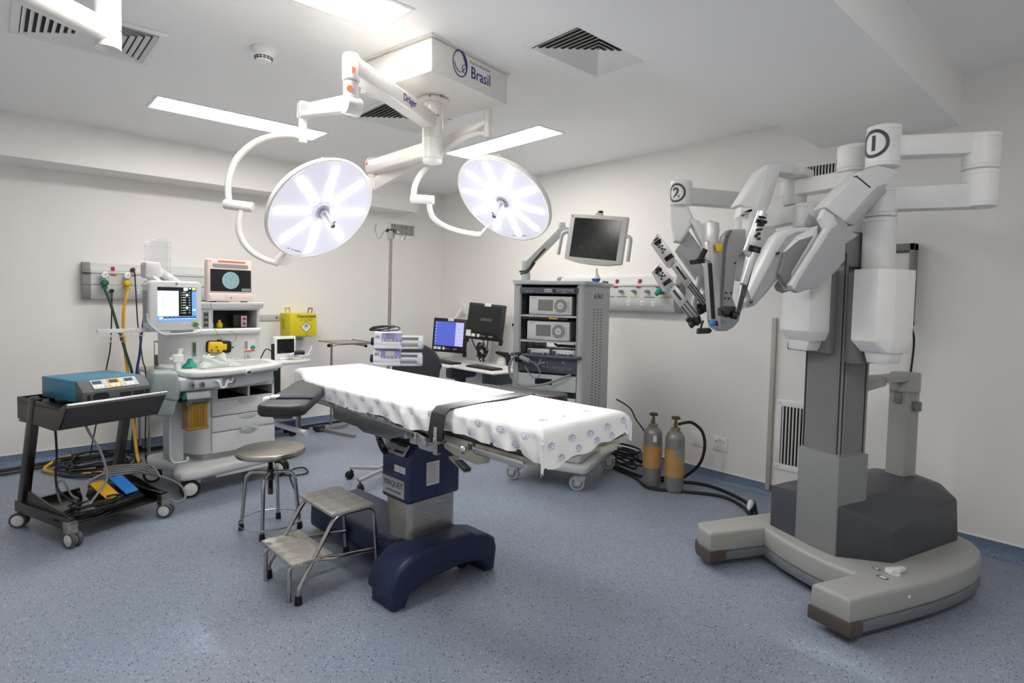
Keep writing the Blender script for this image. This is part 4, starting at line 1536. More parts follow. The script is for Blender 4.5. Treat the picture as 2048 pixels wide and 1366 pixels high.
def build_sheet():
    q = MB()
    na, nb_ = 84, 190
    blen0, blen1 = Y0 - .105, Y1 + .10
    def fn(u, v):
        a = -1 + 3 * u
        # spend a third of the columns on each drape
        bq = blen0 + (blen1 - blen0) * v
        return sheet_pt(a, bq)
    q.grid(fn, na, nb_)
    q.mi = 1
    rnd = random.Random(11)

    def mark(a0, b0, rot):
        c = sheet_pt(a0, b0)
        e = .004
        du = (sheet_pt(a0 + e, b0) - c).normalized()
        dv_ = (sheet_pt(a0, b0 + e) - c).normalized()
        nn = du.cross(dv_).normalized()
        if nn.dot(V((-.5, -.6, .6))) < 0:
            nn = -nn
        X, Y = (dv_, nn.cross(dv_)) if rot else (nn.cross(V((0, 0, 1))) * -1, V((0, 0, 1)))
        if not rot:
            X = V((1, 0, 0)); Y = nn.cross(X)
        M = frame(c + nn * .0026, X, Y)
        if M.to_3x3().col[2].dot(nn) < 0:
            M = frame(c + nn * .0026, -X, Y)
        for i, hgt in enumerate((.004, .007, .010, .006, .003)):
            q.bx((-.02 + i * .008, .004, 0), (-.02 + i * .008 + .0055, .004 + hgt, .0004), M=M)
        q.scrawl(8, .010, M @ TM((0, -.003, 0)), ext=.0002)
        q.scrawl(11, .0065, M @ TM((0, -.012, 0)), ext=.0002)
    for k in range(16):
        b0 = -.98 + k * .128
        if -.60 < b0 < -.50:
            continue
        mark(-.42, b0, True)
        mark(-.80, b0 + .05, True)
    for k in range(5):
        mark(.03 + k * .235, Y0 - .035, False)
        mark(.14 + k * .225, Y0 - .080, False)
    for i in range(3):
        for k in range(3):
            mark(.18 + i * .28 + .13 * (k % 2), -.96 + k * .14, False)
    return q.build('bed_sheet', [m_sheet, m_print], None, angle=60)


sheet = build_sheet()
sheet.location = (1.645, 2.485, 0)
sheet.rotation_euler = (0, 0, TZ)
tag(sheet, 'white printed sheet draped over the operating table mattress', 'sheet')

# ------------------------------------------------------------------ body strap across the table
b = MB()
pts = []
ys0, w_ = -.515, .092
path = [(.30, .93), (.288, .962), (.262, .986), (.1, .9895), (-.1, .9895), (-.215, .987), (-.272, .985), (-.298, .962), (-.306, .93), (-.312, .895), (-.316, .868), (-.312, .85)]
def strap_fn(u, v):
    k = u * (len(path) - 1)
    i = min(int(k), len(path) - 2)
    t = k - i
    x = path[i][0] * (1 - t) + path[i + 1][0] * t
    z = path[i][1] * (1 - t) + path[i + 1][1] * t
    sk = (x + .3) * .04
    return (x - (.006 if x < -.25 else 0), ys0 + sk + (v - .5) * w_ + (.02 if z < .9 else 0) * 0, z + .003)
b.grid(strap_fn, 44, 4, thick=.003)
st = b.build('body_strap', m_strap)
st.location = (1.645, 2.485, 0); st.rotation_euler = (0, 0, TZ)
tag(st, 'dark grey strap across the sheet on the operating table', 'strap')


# ------------------------------------------------------------------ arm boards clamped to the rails
def armboard(name_label, p0, p1, w0, w1, z, straps):
    p0, p1 = V((*p0, 0)), V((*p1, 0))
    d = (p1 - p0)
    L = d.length
    M = frame(p0 + V((0, 0, z - .055)), d, V((0, 0, 1)).cross(d))
    out = []
    for k in range(9):
        a = R(90 + 180 * k / 8)
        out.append((w0 * .45 + w0 * .45 * math.cos(a) - 0, w0 / 2 * math.sin(a)))
    out += [(L - .05, -w1 / 2), (L - .015, -w1 / 2 + .02), (L, -w1 / 2 + .06), (L, w1 / 2 - .06), (L - .015, w1 / 2 - .02), (L - .05, w1 / 2)]
    q = MB()
    q.bx((.1, -.04, -.018), (L - .06, .04, -.001), M=M, bev=.003)
    t = q.build('arm_board', m_dksteel, table)
    t['label'] = name_label
    q = MB()
    q.prism(out, .052, M, bev=.013, seg=3)
    q.build('pad', m_pad, t)
    return t, M, L


ab, AM, AL = armboard('black arm board angled out from the near side of the operating table', (-.20, .74), (-.715, .075), .19, .205, .962, True)
b = MB()
b.bx((.07, -.03, -.05), (.13, .03, -.015), M=AM, bev=.006)
b.tube([AM @ V(p) for p in ((.10, -.03, -.045), (.10, -.09, -.05), (.03, -.14, -.06))], .011, 10)
b.build('clamp', m_steel, ab)
b = MB()
b.beam(AM @ V((.10, -.075, -.04)), AM @ V((.085, -.085, -.22)), .03, .012, bev=.003)
b.build('locking_post', m_steel, ab)
b = MB()
b.tube([AM @ V((.33, -.085, .0)), AM @ V((.30, -.10, -.075))], .003, 6)
b.sphere(AM @ V((.298, -.101, -.085)), .018)
b.build('locking_knob', m_black, ab)
b = MB()
b.tube(fillet([AM @ V(p) for p in ((AL - .2, -.05, -.02), (AL - .18, -.06, -.065), (AL - .02, .10, -.07), (AL - .0, .115, -.07))], .02), .012, 12)
b.box((AL - .19, -.03, -.035), (.05, .05, .035), M=AM, bev=.005)
b.build('release_handle', m_ltgrey, ab)
b = MB()
def wrap(y0, y1, x, w, z, lift):
    return [AM @ V((x + sx * w / 2, y, zz)) for sx in (-1, 1) for (y, zz) in ((y0, z), (y1, z), (y0, z + lift), (y1, z + lift))]
b.hull(wrap(-.055, .11, AL - .20, .06, .053, .006), bev=.001)
b.mi = 1
b.hull(wrap(-.085, -.05, AL - .20, .055, .052, .012), bev=.003); b.hull(wrap(-.118, -.080, AL - .20, .052, .02, .038), bev=.008)
b.build('wrist_strap', [mat('navy_strap', '#20223c', .7), m_white], ab)
ab2, AM2, AL2 = armboard('black arm board lying along the far side of the operating table', (.36, .18), (.545, -.50), .19, .175, .952, False)
b = MB()
b.bx((.05, -.13, -.045), (.12, .0, -.015), M=AM2, bev=.005)
b.build('clamp', m_steel, ab2)
# ------------------------------------------------------------------ anesthesia machine
m_am = mat('pale_grey_machine_shell', '#d2d3d3', .42)
m_am2 = mat('cool_grey_machine_body', '#b9c0c3', .45)
m_am3 = mat('grey_green_breathing_block', '#9aa6a6', .45)
m_screen_off = mat('dark_glass_screen', '#191d1e', .18)
m_amber = mat('amber_absorber_canister', '#a97f35', .25, trans=.25, var=.25, scale=60)
m_tray = mat('grey_worktop_inlay', '#a9adad', .4)
m_teal = mat('teal_plastic', '#17917c', .45)
m_salmon = mat('aged_pinkish_plastic', '#d3c2ba', .45)
m_clearpl = mat('clear_plastic_sheet', '#e8ecee', .12, trans=.9, alpha=.55, ior=1.3, spec=.4)
m_bag = mat('crumpled_clear_bag', '#dfe8e2', .25, trans=.35, alpha=.75)


def emis(name, col, s):
    return mat(name, col, .4, emit=col, estr=s, var=0)


m_s_blue = emis('screen_pale_blue', '#c9def6', .75)
m_s_mid = emis('screen_button_blue', '#5f8fe0', .7)
m_s_dark = emis('screen_black', '#0b0e12', .3)
m_s_white = emis('screen_white', '#ffffff', .8)
m_s_green = emis('screen_green', '#6fd08a', .6)
m_s_yel = emis('screen_yellow', '#d9e36a', .7)

AMR = R(7)
am = thing('anesthesia_machine', 'tall pale grey anesthesia machine with drawers and lit screen on arm', 'anesthesia machine', (1.2, 4.6, 0), AMR)
b = MB()
bo = [(-.21, -.16), (-.12, -.175), (-.02, -.155), (.42, -.13), (.50, -.115), (.535, -.08), (.54, .45), (.50, .50), (-.22, .52), (-.27, .50), (-.285, .44), (-.28, .30), (-.24, .22), (-.22, .14), (-.225, .05), (-.265, -.03), (-.275, -.09), (-.255, -.14)]
b.prism(bo, .075, TM((0, 0, .125)), bev=.028, seg=3)
b.bx((-.02, -.135, .105), (.42, .45, .13), bev=.006)
ab_ = b.build('base', m_am, am)
for p, a in (((-.15, -.11), R(165)), ((-.215, .44), R(165)), ((.47, -.05), -PI * .3), ((.46, .42), PI * .3)):
    castor(am, p, a, r=.063, w=.03, plate=.13, twin=True, m_tyre=m_black, m_hub=m_whitepl, m_fork=m_ltgrey, off=.035)
# plinth and drawer cabinet with a rounded left side
b = MB()
b.bx((-.04, .05, .195), (.45, .46, .27), bev=.01)
b.build('plinth', m_am2, am)
cab = [(.0, 0), (.486, 0), (.486, .44), (-.13, .44), (-.13, .16)] + [(-.13 + .13 * (1 - math.cos(R(a))) * 1., .16 - .16 * math.sin(R(a))) for a in (20, 40, 60, 75)]
b = MB()
b.prism([(x, y + .008) for x, y in cab], .40, TM((0, 0, .25)), bev=.008)
b.prism([(x, y + .008) for x, y in cab[4:]] + [(0.05, .008), (.05, .44), (-.13, .44)][:2], .12, TM((0, 0, .648)))
b.bx((.0, .008, .645), (.052, .44, .775)); b.bx((.47, .008, .645), (.486, .44, .775)); b.bx((.277, .012, .645), (.293, .44, .775)); b.bx((.05, .40, .645), (.486, .44, .775))
b.bx((0, .008, .725), (.486, .03, .775))
cb = b.build('cabinet', m_am, am)
b = MB(); b.bx((.05, .02, .651), (.277, .398, .655)); b.bx((.293, .02, .651), (.47, .398, .655)); b.bx((.05, .39, .655), (.47, .399, .73))
b.build('compartment_lining', m_black, cb)
for z0, z1 in ((.252, .402), (.410, .520), (.529, .636)):
    b = MB()
    b.bx((.004, -.012, z0), (.482, .009, z1), bev=.004)
    dr = b.build('drawer', m_am, am)
    b = MB()
    pts = [(.265 + .068 * math.sin(R(a)), z1 - .004 - .027 * math.cos(R(a))) for a in range(-90, 91, 15)]
    b.prism([(x, z) for x, z in pts][::-1], .008, frame((0, -.0122, 0), (1, 0, 0), (0, 0, 1)))
    b.build('handle', m_am2, dr)
b = MB()
rnd = random.Random(5)
for k in range(7):
    c = V((.265 + rnd.uniform(-.05, .05), -.03, .398 + rnd.uniform(-.008, .022)))
    b.hull([c + V((rnd.uniform(-.035, .035), rnd.uniform(-.008, .01), rnd.uniform(-.012, .014))) for _ in range(7)])
wr = b.build('plastic_wrapper', m_bag)
wr.location = am.location; wr.rotation_euler = (0, 0, AMR)
tag(wr, 'crumpled clear wrapper stuffed in the lowest drawer handle of the anesthesia machine', 'wrapper')
# worktop
wt = [(-.255, .30), (-.262, .0), (-.255, -.20), (-.235, -.26), (-.19, -.285), (0, -.292), (.26, -.235), (.42, -.165), (.49, -.115), (.53, -.03), (.555, .2), (.56, .40), (.54, .44), (-.2, .44)]
b = MB()
b.prism(wt, .04, TM((0, 0, .862)), bev=.014, seg=3)
wk = b.build('worktop', m_am, am)
def shrink(poly, k, c): return [(c[0] + (x - c[0]) * k, c[1] + (y - c[1]) * k) for x, y in poly]
b = MB()
tr_ = [(-.12, .22), (-.15, -.05), (-.12, -.18), (-.05, -.215), (.25, -.165), (.38, -.11), (.44, -.04), (.46, .2), (.44, .23)]
b.prism(tr_, .0015, TM((0, 0, .902)))
b.mi = 1
for (p, q) in zip(tr_, tr_[1:] + tr_[:1]):
    b.tube([(*p, .904), (*q, .904)], .005, 6)
b.build('inlay', [m_tray, m_am], wk)
b = MB()
und = [(-.20, .25), (-.21, .0), (-.2, -.18), (-.12, -.215), (0, -.215), (.25, -.165), (.40, -.10), (.46, -.03), (.49, .2), (.48, .42), (-.15, .42)]
b.prism(und, .10, TM((0, 0, .765)), bev=.012)
b.build('worktop_body', m_am2, am)
b = MB()
ov = frame((.155, -.268, .872), (.96, .26, 0), (0, -.3, 1))
b.prism([(.028 * math.cos(a * PI / 14), .018 * math.sin(a * PI / 14)) for a in range(28)], .006, ov)
b.mi = 1
b.prism([(.020 * math.cos(a * PI / 14), .0115 * math.sin(a * PI / 14)) for a in range(28)], .0075, ov)
b.build('round_badge', [m_whitepl, m_green], wk)
# breathing block at the left front
b = MB()
b.bx((-.30, -.24, .77), (-.08, -.05, .862), bev=.02, seg=3)
b.bx((-.22, -.27, .78), (-.02, -.18, .85), bev=.018, seg=3)
b.mi = 1
for x, y in ((-.225, -.262), (-.165, -.278)):
    b.lathe([(.010, 0), (.017, 0), (.02, .006), (.017, .03), (.010, .03)], aim((x, y + .01, .815), (-.15, -1, 0)), 18)
b.lathe([(.012, 0), (.024, 0), (.024, .016), (.018, .02), (.012, .012)], aim((.055, -.222, .818), (.1, -1, 0)), 24)
b.mi = 2
b.tube(fillet([(-.08, -.275, .835), (-.065, -.30, .832), (-.05, -.30, .785), (-.02, -.30, .785), (-.01, -.30, .83)], .012), .008, 8)
b.tube(fillet([(-.012, -.27, .81), (.0, -.285, .81), (.005, -.29, .838)], .006), .006, 8); b.tube([(-.012, -.28, .812), (.035, -.275, .815), (.04, -.28, .84)], .006, 8)
b.build('breathing_block', [m_am2, m_steel, m_whitepl], am)
b = MB()
b.hull([(-.43, -.18, .91), (-.30, -.24, .91), (-.27, .0, .91), (-.40, .05, .91), (-.46, -.19, .76), (-.29, -.24, .70), (-.27, .05, .66), (-.44, .05, .70)], bev=.02, seg=3)
b.hull([(-.45, -.18, .755), (-.30, -.23, .73), (-.28, .05, .73), (-.44, .05, .755), (-.42, -.16, .615), (-.31, -.2, .60), (-.30, .03, .60), (-.41, .03, .615)], bev=.02, seg=3)
b.build('ventilator_bellows_case', m_am3, am)
b = MB()
b.bx((-.25, -.24, .705), (-.09, -.10, .765), bev=.018, seg=3)
b.mi = 1
b.bx((-.265, -.245, .685), (-.085, -.09, .706), bev=.006)
b.mi = 2
b.beam((-.26, -.255, .69), (-.23, -.255, .70), .02, .03); b.beam((-.12, -.252, .70), (-.095, -.252, .69), .02, .025)
b.mi = 3
b.box((-.26, -.22, .73), (.03, .03, .03), bev=.006)
cn = b.build('canister_holder', [m_am2, m_dkgrey, m_chrome, m_green], am)
b = MB()
b.prism(rrect(.135, .115, .02), .185, TM((-.172, -.168, .50)), bev=.008)
b.prism(rrect(.145, .125, .02), .022, TM((-.172, -.168, .495)), bev=.006)
for k in range(5):
    b.cyl((-.215 + k * .02, -.228, .52), (-.215 + k * .02, -.228, .68), .005, n=8)
b.build('absorbent_canister', m_amber, cn)
b = MB()
b.bx((-.29, -.04, .25), (-.20, .10, .72), bev=.01)
b.tube(fillet([(-.305, -.09, .70), (-.305, -.09, .30), (-.29, -.1, .26), (-.20, -.1, .255), (-.19, -.08, .28)], .03), .009, 8)
b.build('gas_column', m_am2, am)
b = MB(); b.bx((-.085, -.02, .60), (-.055, .012, .63), bev=.004); b.build('drain_plug', m_whitepl, am)

# tower
b = MB()
tw = [(-.066, .25), (.483, .25), (.483, .46), (-.20, .46), (-.20, .36)] + [(-.20 + .134 * (1 - math.cos(R(a))), .36 - .11 * math.sin(R(a))) for a in (25, 50, 70)]
b.prism(tw, .235, TM((0, 0, .895)))
tower = b.build('tower', m_am, am)
b = MB()
b.bx((-.12, .215, 1.118), (.485, .46, 1.162), bev=.014, seg=3)
b.build('ledge', m_am, tower)
b = MB()
b.bx((-.12, .25, 1.155), (.117, .46, 1.32)); b.bx((.462, .25, 1.155), (.483, .46, 1.32)); b.bx((.11, .44, 1.155), (.47, .46, 1.32)); b.bx((.11, .25, 1.305), (.47, .45, 1.32))
b.build('compartment', m_am, tower)
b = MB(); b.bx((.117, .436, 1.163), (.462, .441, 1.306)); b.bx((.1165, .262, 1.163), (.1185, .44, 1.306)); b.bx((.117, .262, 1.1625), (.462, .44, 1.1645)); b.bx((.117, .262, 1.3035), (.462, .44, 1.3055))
b.build('compartment_lining', mat('dark_grey_lining', '#3c4143', .6), tower)  # dark grey colour on the inner faces of the compartment
b = MB()
b.hull([(x, y, z) for x0, x1, y0, z in ((-.14, .515, .215, 1.366), (-.13, .50, .225, 1.318)) for x in (x0, x1) for y in (y0, .47)], bev=.008)
b.mi = 1
b.scrawl(12, .018, frame((.03, .2185, 1.344), (1, 0, 0), (0, .2, 1))); b.scrawl(13, .014, frame((.44, .2185, 1.344), (1, 0, 0), (0, .2, 1)))
b.build('top_shelf', [m_am, m_midgrey], tower)
# front details: gauges, flowmeter, auxiliary oxygen panel
b = MB()
b.bx((.045, .246, 1.17), (.085, .2505, 1.295))
b.mi = 1
for k in range(3):
    for j in range(2):
        b.bx((.050 + j * .016, .2445, 1.18 + k * .04), (.062 + j * .016, .2465, 1.205 + k * .04))
b.build('gauge_strip', [m_midgrey, m_ink], tower)
b = MB()
b.bx((-.037, .244, .955), (-.004, .251, 1.07)); b.mi = 1; b.bx((-.031, .24, .965), (-.012, .246, 1.06)); b.mi = 2; b.bx((-.03, .238, .96), (-.013, .243, .985))
b.build('flow_tube', [m_am2, m_dkgrey, m_teal], tower)
b = MB()
b.bx((.356, .246, .968), (.443, .2505, 1.068))
b.mi = 1; b.bx((.357, .244, .969), (.442, .2475, .98))
b.mi = 2; b.cyl((.425, .25, 1.0), (.425, .235, 1.0), .017, n=18)
b.mi = 3; b.bx((.362, .242, .99), (.381, .249, 1.055)); b.mi = 4
b.bx((.358, .244, .90), (.41, .2505, .963), bev=.002); b.cyl((.384, .25, .93), (.384, .242, .93), .02, n=24)
b.mi = 3; b.cyl((.384, .243, .93), (.384, .2405, .93), .010, n=16)
b.build('oxygen_panel', [m_paper, m_orange, m_teal, m_midgrey, m_ltgrey], tower)
# extension shelf to the right
b = MB()
b.prism([(.55, .18), (.60, .14), (.86, .17), (.93, .22), (.95, .46), (.55, .46)], .03, TM((0, 0, .845)), bev=.01)
b.bx((.55, .2, .80), (.62, .44, .846), bev=.01)
b.build('side_shelf', m_am, am)

# display on its arm
b = MB()
b.bx((-.06, .30, 1.366), (.03, .40, 1.43), bev=.01)
b.beam((.0, .34, 1.42), (-.34, .13, 1.60), .075, .07, bev=.016)
b.bx((-.40, .06, 1.535), (-.30, .17, 1.645), bev=.016)
b.beam((-.36, .1, 1.55), (-.30, .03, 1.47), .05, .05, bev=.01)
arm_d = b.build('display_arm', m_am, am)
DM = TM((-.235, -.035, 1.345), (0, 0, R(10)))
fr = frame((0, 0, 0), (1, 0, 0), (0, 0, 1))           # local x right, y up, z towards viewer
DF = DM @ fr
b = MB(DF)
b.prism(rrect(.36, .345, .035, 5), .055, TM((0, 0, -.06)), bev=.012, seg=3)
b.prism(rrect(.335, .32, .03, 5), .045, TM((-.012, 0, -.10)), bev=.01)
disp = b.build('display', m_am, am)
b = MB(DF)
for k in range(17):
    b.box((-.182, .10 - k * .013, -.055), (.006, .006, .06))
b.build('cooling_fins', m_midgrey, disp)
b = MB(DF)
x0, x1, y0, y1 = -.13, .138, -.105, .13
zf = -.004
def R_(x, y, w, h, mi, dz=.0):
    b.mi = mi
    X0 = x0 + (x1 - x0) * x; Y1_ = y1 - (y1 - y0) * y
    b.bx((X0, Y1_ - (y1 - y0) * h, zf), (X0 + (x1 - x0) * w, Y1_, zf + .0012 + dz))
R_(0, 0, 1, 1, 0)
R_(0, .11, .53, .74, 1, .0004); R_(.88, .11, .12, .74, 2, .0004); R_(0, .86, 1, .14, 2, .0004)
R_(.66, .01, .11, .09, 1, .0004); R_(.89, .01, .09, .07, 4, .0004); R_(.8, .02, .06, .03, 3, .0004)
rnd = random.Random(2)
for k in range(9):
    R_(.56 + .02, .16 + k * .075, .05, .010, 5, .0004); R_(.64, .14 + k * .077, .08, .012, 3, .0004); R_(.80, .15 + k * .075, .03, .014, 3, .0004)
R_(.73, .19, .045, .075, 3, .0006); R_(.73, .57, .045, .08, 3, .0006)
for k in range(9):
    R_(.04 + k * .107, .88, .09, .035, 1 if k == 0 else 0, .0005)
    R_(.05 + k * .107, .925, .07, .012, 3, .0005)
for k in range(7):
    R_(.895, .20 + k * .09, .09, .05, 1 if k == 5 else 2, .0006)
for k in range(8):
    R_(.1, .2 + k * .075, .06, .03, 6, .0006)
b.build('screen', [m_s_dark, m_s_blue, m_s_mid, m_s_white, m_s_yel, m_s_green, emis('screen_faint', '#a9c4e4', .7)], disp)
b = MB(DF)
for k in range(4):
    b.bx((-.10 + k * .055, -.138, -.006), (-.083 + k * .055, -.126, .0))
b.mi = 1
b.cyl((.128, -.132, -.006), (.128, -.132, .002), .022, n=24)
b.mi = 2
b.cyl((.128, -.132, .0), (.128, -.132, .018), .017, .014, n=24)
b.mi = 3
b.cyl((0, .153, -.007), (0, .153, -.003), .009, n=16)
b.build('control_knob', [m_offwhite, m_yellow, m_teal, m_midgrey], disp)
b = MB(DF)
b.tube(fillet([(-.185, -.05, -.03), (-.19, -.12, .0), (-.12, -.195, .03), (.12, -.19, .04), (.165, -.17, .02), (.15, -.14, -.02)], .03), .007, 8)
b.build('handle_bar', m_am2, disp)
# arm with hooks for the breathing hoses
b = MB()
b.bx((-.46, .03, 1.165), (-.10, .07, 1.195), bev=.004)
b.beam((-.12, .05, 1.18), (-.12, .30, 1.15), .04, .05)
ha = b.build('accessory_arm', m_ltgrey, am)
b = MB()
HM = TM((-.565, .02, 1.178))
b.bx((-.125, -.012, -.012), (.125, .012, .014), M=HM, bev=.003)
for k in range(6):
    x = -.11 + k * .044
    b.tube([HM @ V((x, -.012, -.01)), HM @ V((x, -.016, -.03)), HM @ V((x + .02, -.03, -.036)), HM @ V((x + .03, -.035, -.025))], .0025, 6, k=4)
for k in range(5):
    x = -.088 + k * .044
    pts = [HM @ V((x + .016 * math.cos(R(a)), -.02, -.048 + .026 * math.sin(R(a)))) for a in range(100, 340, 20)]
    b.tube(pts, .002, 6)
b.build('hose_hook_rail', m_whitepl, am)

# loose things on and around the machine -------------------------------------------------
def on_am(o, label, cat, group=None):
    o.location = am.location
    o.rotation_euler = (0, 0, AMR)
    return tag(o, label, cat, group)


# crumpled bag
b = MB()
rnd = random.Random(8)
def bagfn(u, v):
    x = -.075 + .30 * u - .02; y = -.13 + .26 * v
    e = math.sin(PI * u) ** .7 * math.sin(PI * v) ** .6
    h = .012 + .085 * e * (.55 + .45 * math.sin(u * 11 + 2 * math.sin(v * 7)) * math.cos(v * 9 + u * 5)) + .012 * e * math.sin(u * 37 + v * 23)
    return (x - .03 * math.sin(v * 5), y + .02 * math.sin(u * 7), .906 + max(.001, h * min(1, e * 4)))
b.grid(bagfn, 40, 34)
b.grid(lambda u, v: (lambda p: (p[0], p[1], .9045))(bagfn(u, v)), 20, 16)
b.mi = 1
for k in range(5):
    c = V((.02 + rnd.uniform(-.05, .08), rnd.uniform(-.05, .06), .965))
    b.hull([c + V((rnd.uniform(-.045, .045), rnd.uniform(-.03, .03), rnd.uniform(-.015, .012))) for _ in range(7)], bev=.003)
on_am(b.build('plastic_bag', [m_bag, m_whitepl], angle=70), 'crumpled clear plastic bag with white contents on the anesthesia machine worktop', 'plastic bag')
# white suction jar head and teal mask
t = thing('white_flow_sensor', 'white plastic connector standing upright at the left worktop corner', 'connector', am.matrix_world @ V((0, 0, 0)))
t.location = V((1.2, 4.6, 0)) + Matrix.Rotation(AMR, 3, 'Z') @ V((-.235, -.03, .902)); t.rotation_euler = (0, 0, AMR)
b = MB(); b.cyl((0, 0, 0), (0, 0, .05), .022, .018); b.bx((-.032, -.025, .045), (.035, .025, .105), bev=.012, seg=3); b.cyl((.012, 0, .10), (.022, 0, .14), .016); b.torus(TM((.022, 0, .14)), .015, .003, 20, 6)
b.cyl((-.05, 0, .075), (-.03, 0, .075), .012)
b.build('body', m_whitepl, t)
b = MB()
b.lathe([(.0, .0), (.05, 0), (.052, .008), (.044, .022), (.024, .038), (.018, .055), (0, .055)], TM((-.145, -.01, .904)), 24)
b.cyl((-.145, -.01, .955), (-.145, -.01, .968), .016, n=16)
on_am(b.build('teal_mask', m_teal), 'teal green rubber mask beside the white connector on the worktop', 'mask')
# yellow handheld monitor clipped to the tower front
t = thing('yellow_handheld_monitor', 'yellow handheld monitor in black rubber sleeve on the anesthesia machine front', 'handheld monitor')
t.location = V((1.2, 4.6, 0)) + Matrix.Rotation(AMR, 3, 'Z') @ V((.158, .249, 1.02)); t.rotation_euler = (0, 0, AMR)
yf = frame((0, 0, 0), (1, 0, 0), (0, 0, 1)) @ Matrix.Rotation(R(-3), 4, 'Z')
b = MB(yf); b.prism(rrect(.185, .095, .022), .03, TM((-.005, 0, 0)), bev=.006); b.cyl((.088, -.004, .018), (.105, -.004, .018), .006); b.cyl((-.02, .046, .02), (.01, .046, .02), .012)
b.build('sleeve', m_rubber, t)
b = MB(yf); b.prism(rrect(.108, .084, .016), .038, TM((-.036, -.001, .004)), bev=.008); b.prism(rrect(.04, .05, .01), .02, TM((.03, .0, .016)), bev=.004)
b.mi = 1
b.scrawl(3, .014, yf.inverted() @ yf @ TM((-.03, .0, .0425))); b.box((-.068, -.025, .0425), (.012, .014, .001)); b.box((-.02, -.028, .0425), (.014, .014, .001))
b.build('front_cover', [m_yellow, m_ink], t)
b = MB(); b.tube([(.078, -.03, .02), (.12, -.03, .05), (.115, -.035, .10), (.075, -.04, .125)], .0018, 6, k=5); b.tube([(.05, -.03, .045), (-.02, -.04, .10), (-.06, -.04, .2), (-.075, -.045, .34)], .0018, 6, k=5)
b.build('cable', m_midgrey, t)
# small bottle, black box with red dials in the compartment
b = MB(); b.lathe([(0, 0), (.021, 0), (.023, .006), (.023, .032), (.012, .045), (.010, .062), (0, .064)], TM((.185, .30, 1.1645)), 18)
on_am(b.build('small_bottle', m_yellow), 'small yellow bottle inside the dark compartment of the anesthesia machine', 'bottle')
t = thing('dial_box', 'small black box with two red dials inside the dark compartment', 'control box')
t.location = V((1.2, 4.6, 0)) + Matrix.Rotation(AMR, 3, 'Z') @ V((.345, .33, 1.1645)); t.rotation_euler = (0, 0, AMR)
b = MB(); b.bx((-.055, -.04, 0), (.055, .05, .10), bev=.004); b.build('case', m_black, t)
b = MB(); b.bx((.005, -.044, .004), (.05, -.039, .094)); b.mi = 1
for z in (.03, .07): b.cyl((.028, -.043, z), (.028, -.056, z), .011, n=16)
b.build('dial_panel', [m_ltgrey, m_red], t)
# patient monitor with a clock picture, on the top shelf
t = thing('patient_monitor', 'pinkish monitor showing a wall clock, standing on top of the anesthesia machine', 'monitor')
t.location = V((1.2, 4.6, 0)) + Matrix.Rotation(AMR, 3, 'Z') @ V((.262, .30, 1.366)); t.rotation_euler = (0, 0, AMR + R(3))
pf = frame((0, -.02, .175), (1, 0, 0), (0, 0, 1))
b = MB(pf)
b.prism(rrect(.355, .325, .012), .05, TM((0, .0, -.045)), bev=.008)
b.prism(rrect(.32, .28, .012), .06, TM((0, .0, -.10)), bev=.012)
b.bx((-.172, -.165, -.02), (.18, -.105, .014), bev=.008)
b.mi = 1
b.bx((-.14, -.172, -.06), (-.11, -.16, .0)); b.bx((.11, -.172, -.06), (.14, -.16, .0))
pm = b.build('case', [m_salmon, m_rubber], t)
b = MB(pf); b.bx((-.158, -.088, .004), (.165, .085, .0062)); b.build('screen', m_s_dark, pm)
b = MB(pf)
ck = TM((.0, .0, .0062))
b.mi = 0; b.cyl(ck @ V((0, 0, 0)), ck @ V((0, 0, .0006)), .068, n=40)
b.mi = 1; b.cyl(ck @ V((0, 0, 0)), ck @ V((0, 0, .001)), .059, n=40)
b.mi = 2
for k in range(12):
    a = R(90 - 30 * (k + 1))
    b.text(str(k + 1), .0135, ck @ TM((.047 * math.cos(a), .047 * math.sin(a), .0012)), ext=.0002)
for ang, L_, w in ((122, .026, .0016), (60, .044, .0012)):
    a = R(ang)
    b.beam(ck @ V((0, 0, .0014)), ck @ V((L_ * math.cos(a), L_ * math.sin(a), .0014)), w * 1.6, .0006, up=(0, -1, 0))
b.mi = 1
b.bx((.088, -.083, .0062), (.158, -.062, .0066)); b.mi = 3; b.text('DIXTAL', .018, TM((.123, -.073, .0068)), ext=.0002)
b.build('clock_picture', [emis('clock_rim', '#7f999f', .3), emis('clock_face', '#78999f', .3), emis('clock_ink', '#1e2d33', .2), m_ink], pm)
b = MB(pf)
b.bx((-.14, .098, .003), (.14, .128, .0062)); b.mi = 1; b.bx((-.10, .141, .003), (.12, .153, .0062)); b.bx((-.165, .143, .003), (-.155, .151, .006)); b.mi = 2
b.bx((-.16, -.15, .013), (-.05, -.118, .0155)); b.mi = 3
b.hull([(-.01, -.142, .0145), (.006, -.142, .0145), (-.002, -.13, .0145), (-.01, -.142, .0135), (.006, -.142, .0135), (-.002, -.13, .0135)]); b.mi = 2
for k in range(7): b.cyl((.04 + k * .018, -.135, .013), (.04 + k * .018, -.135, .0155), .005, n=10)
b.build('front_strips', [m_midgrey, m_orange, m_offwhite, m_ink], pm)
# acrylic holder behind the display
t = thing('acrylic_holder', 'tall clear acrylic holder behind the lit anesthesia display', 'acrylic holder')
t.location = V((1.2, 4.6, 0)) + Matrix.Rotation(AMR, 3, 'Z') @ V((-.285, .18, 1.56)); t.rotation_euler = (0, 0, AMR)
b = MB()
b.bx((-.085, .0, -.02), (.085, .003, .24), bev=.001); b.bx((-.05, -.05, -.02), (.05, -.047, .26), bev=.001); b.bx((-.085, -.05, -.02), (.085, .003, -.017))
b.build('panel', m_clearpl, t)
b = MB()
for x in (-.08, -.045, .0, .045, .08):
    for z in (.03, .11, .2): b.cyl((x, -.001, z), (x, -.003, z), .0035, n=8)
b.build('screw', m_midgrey, t)
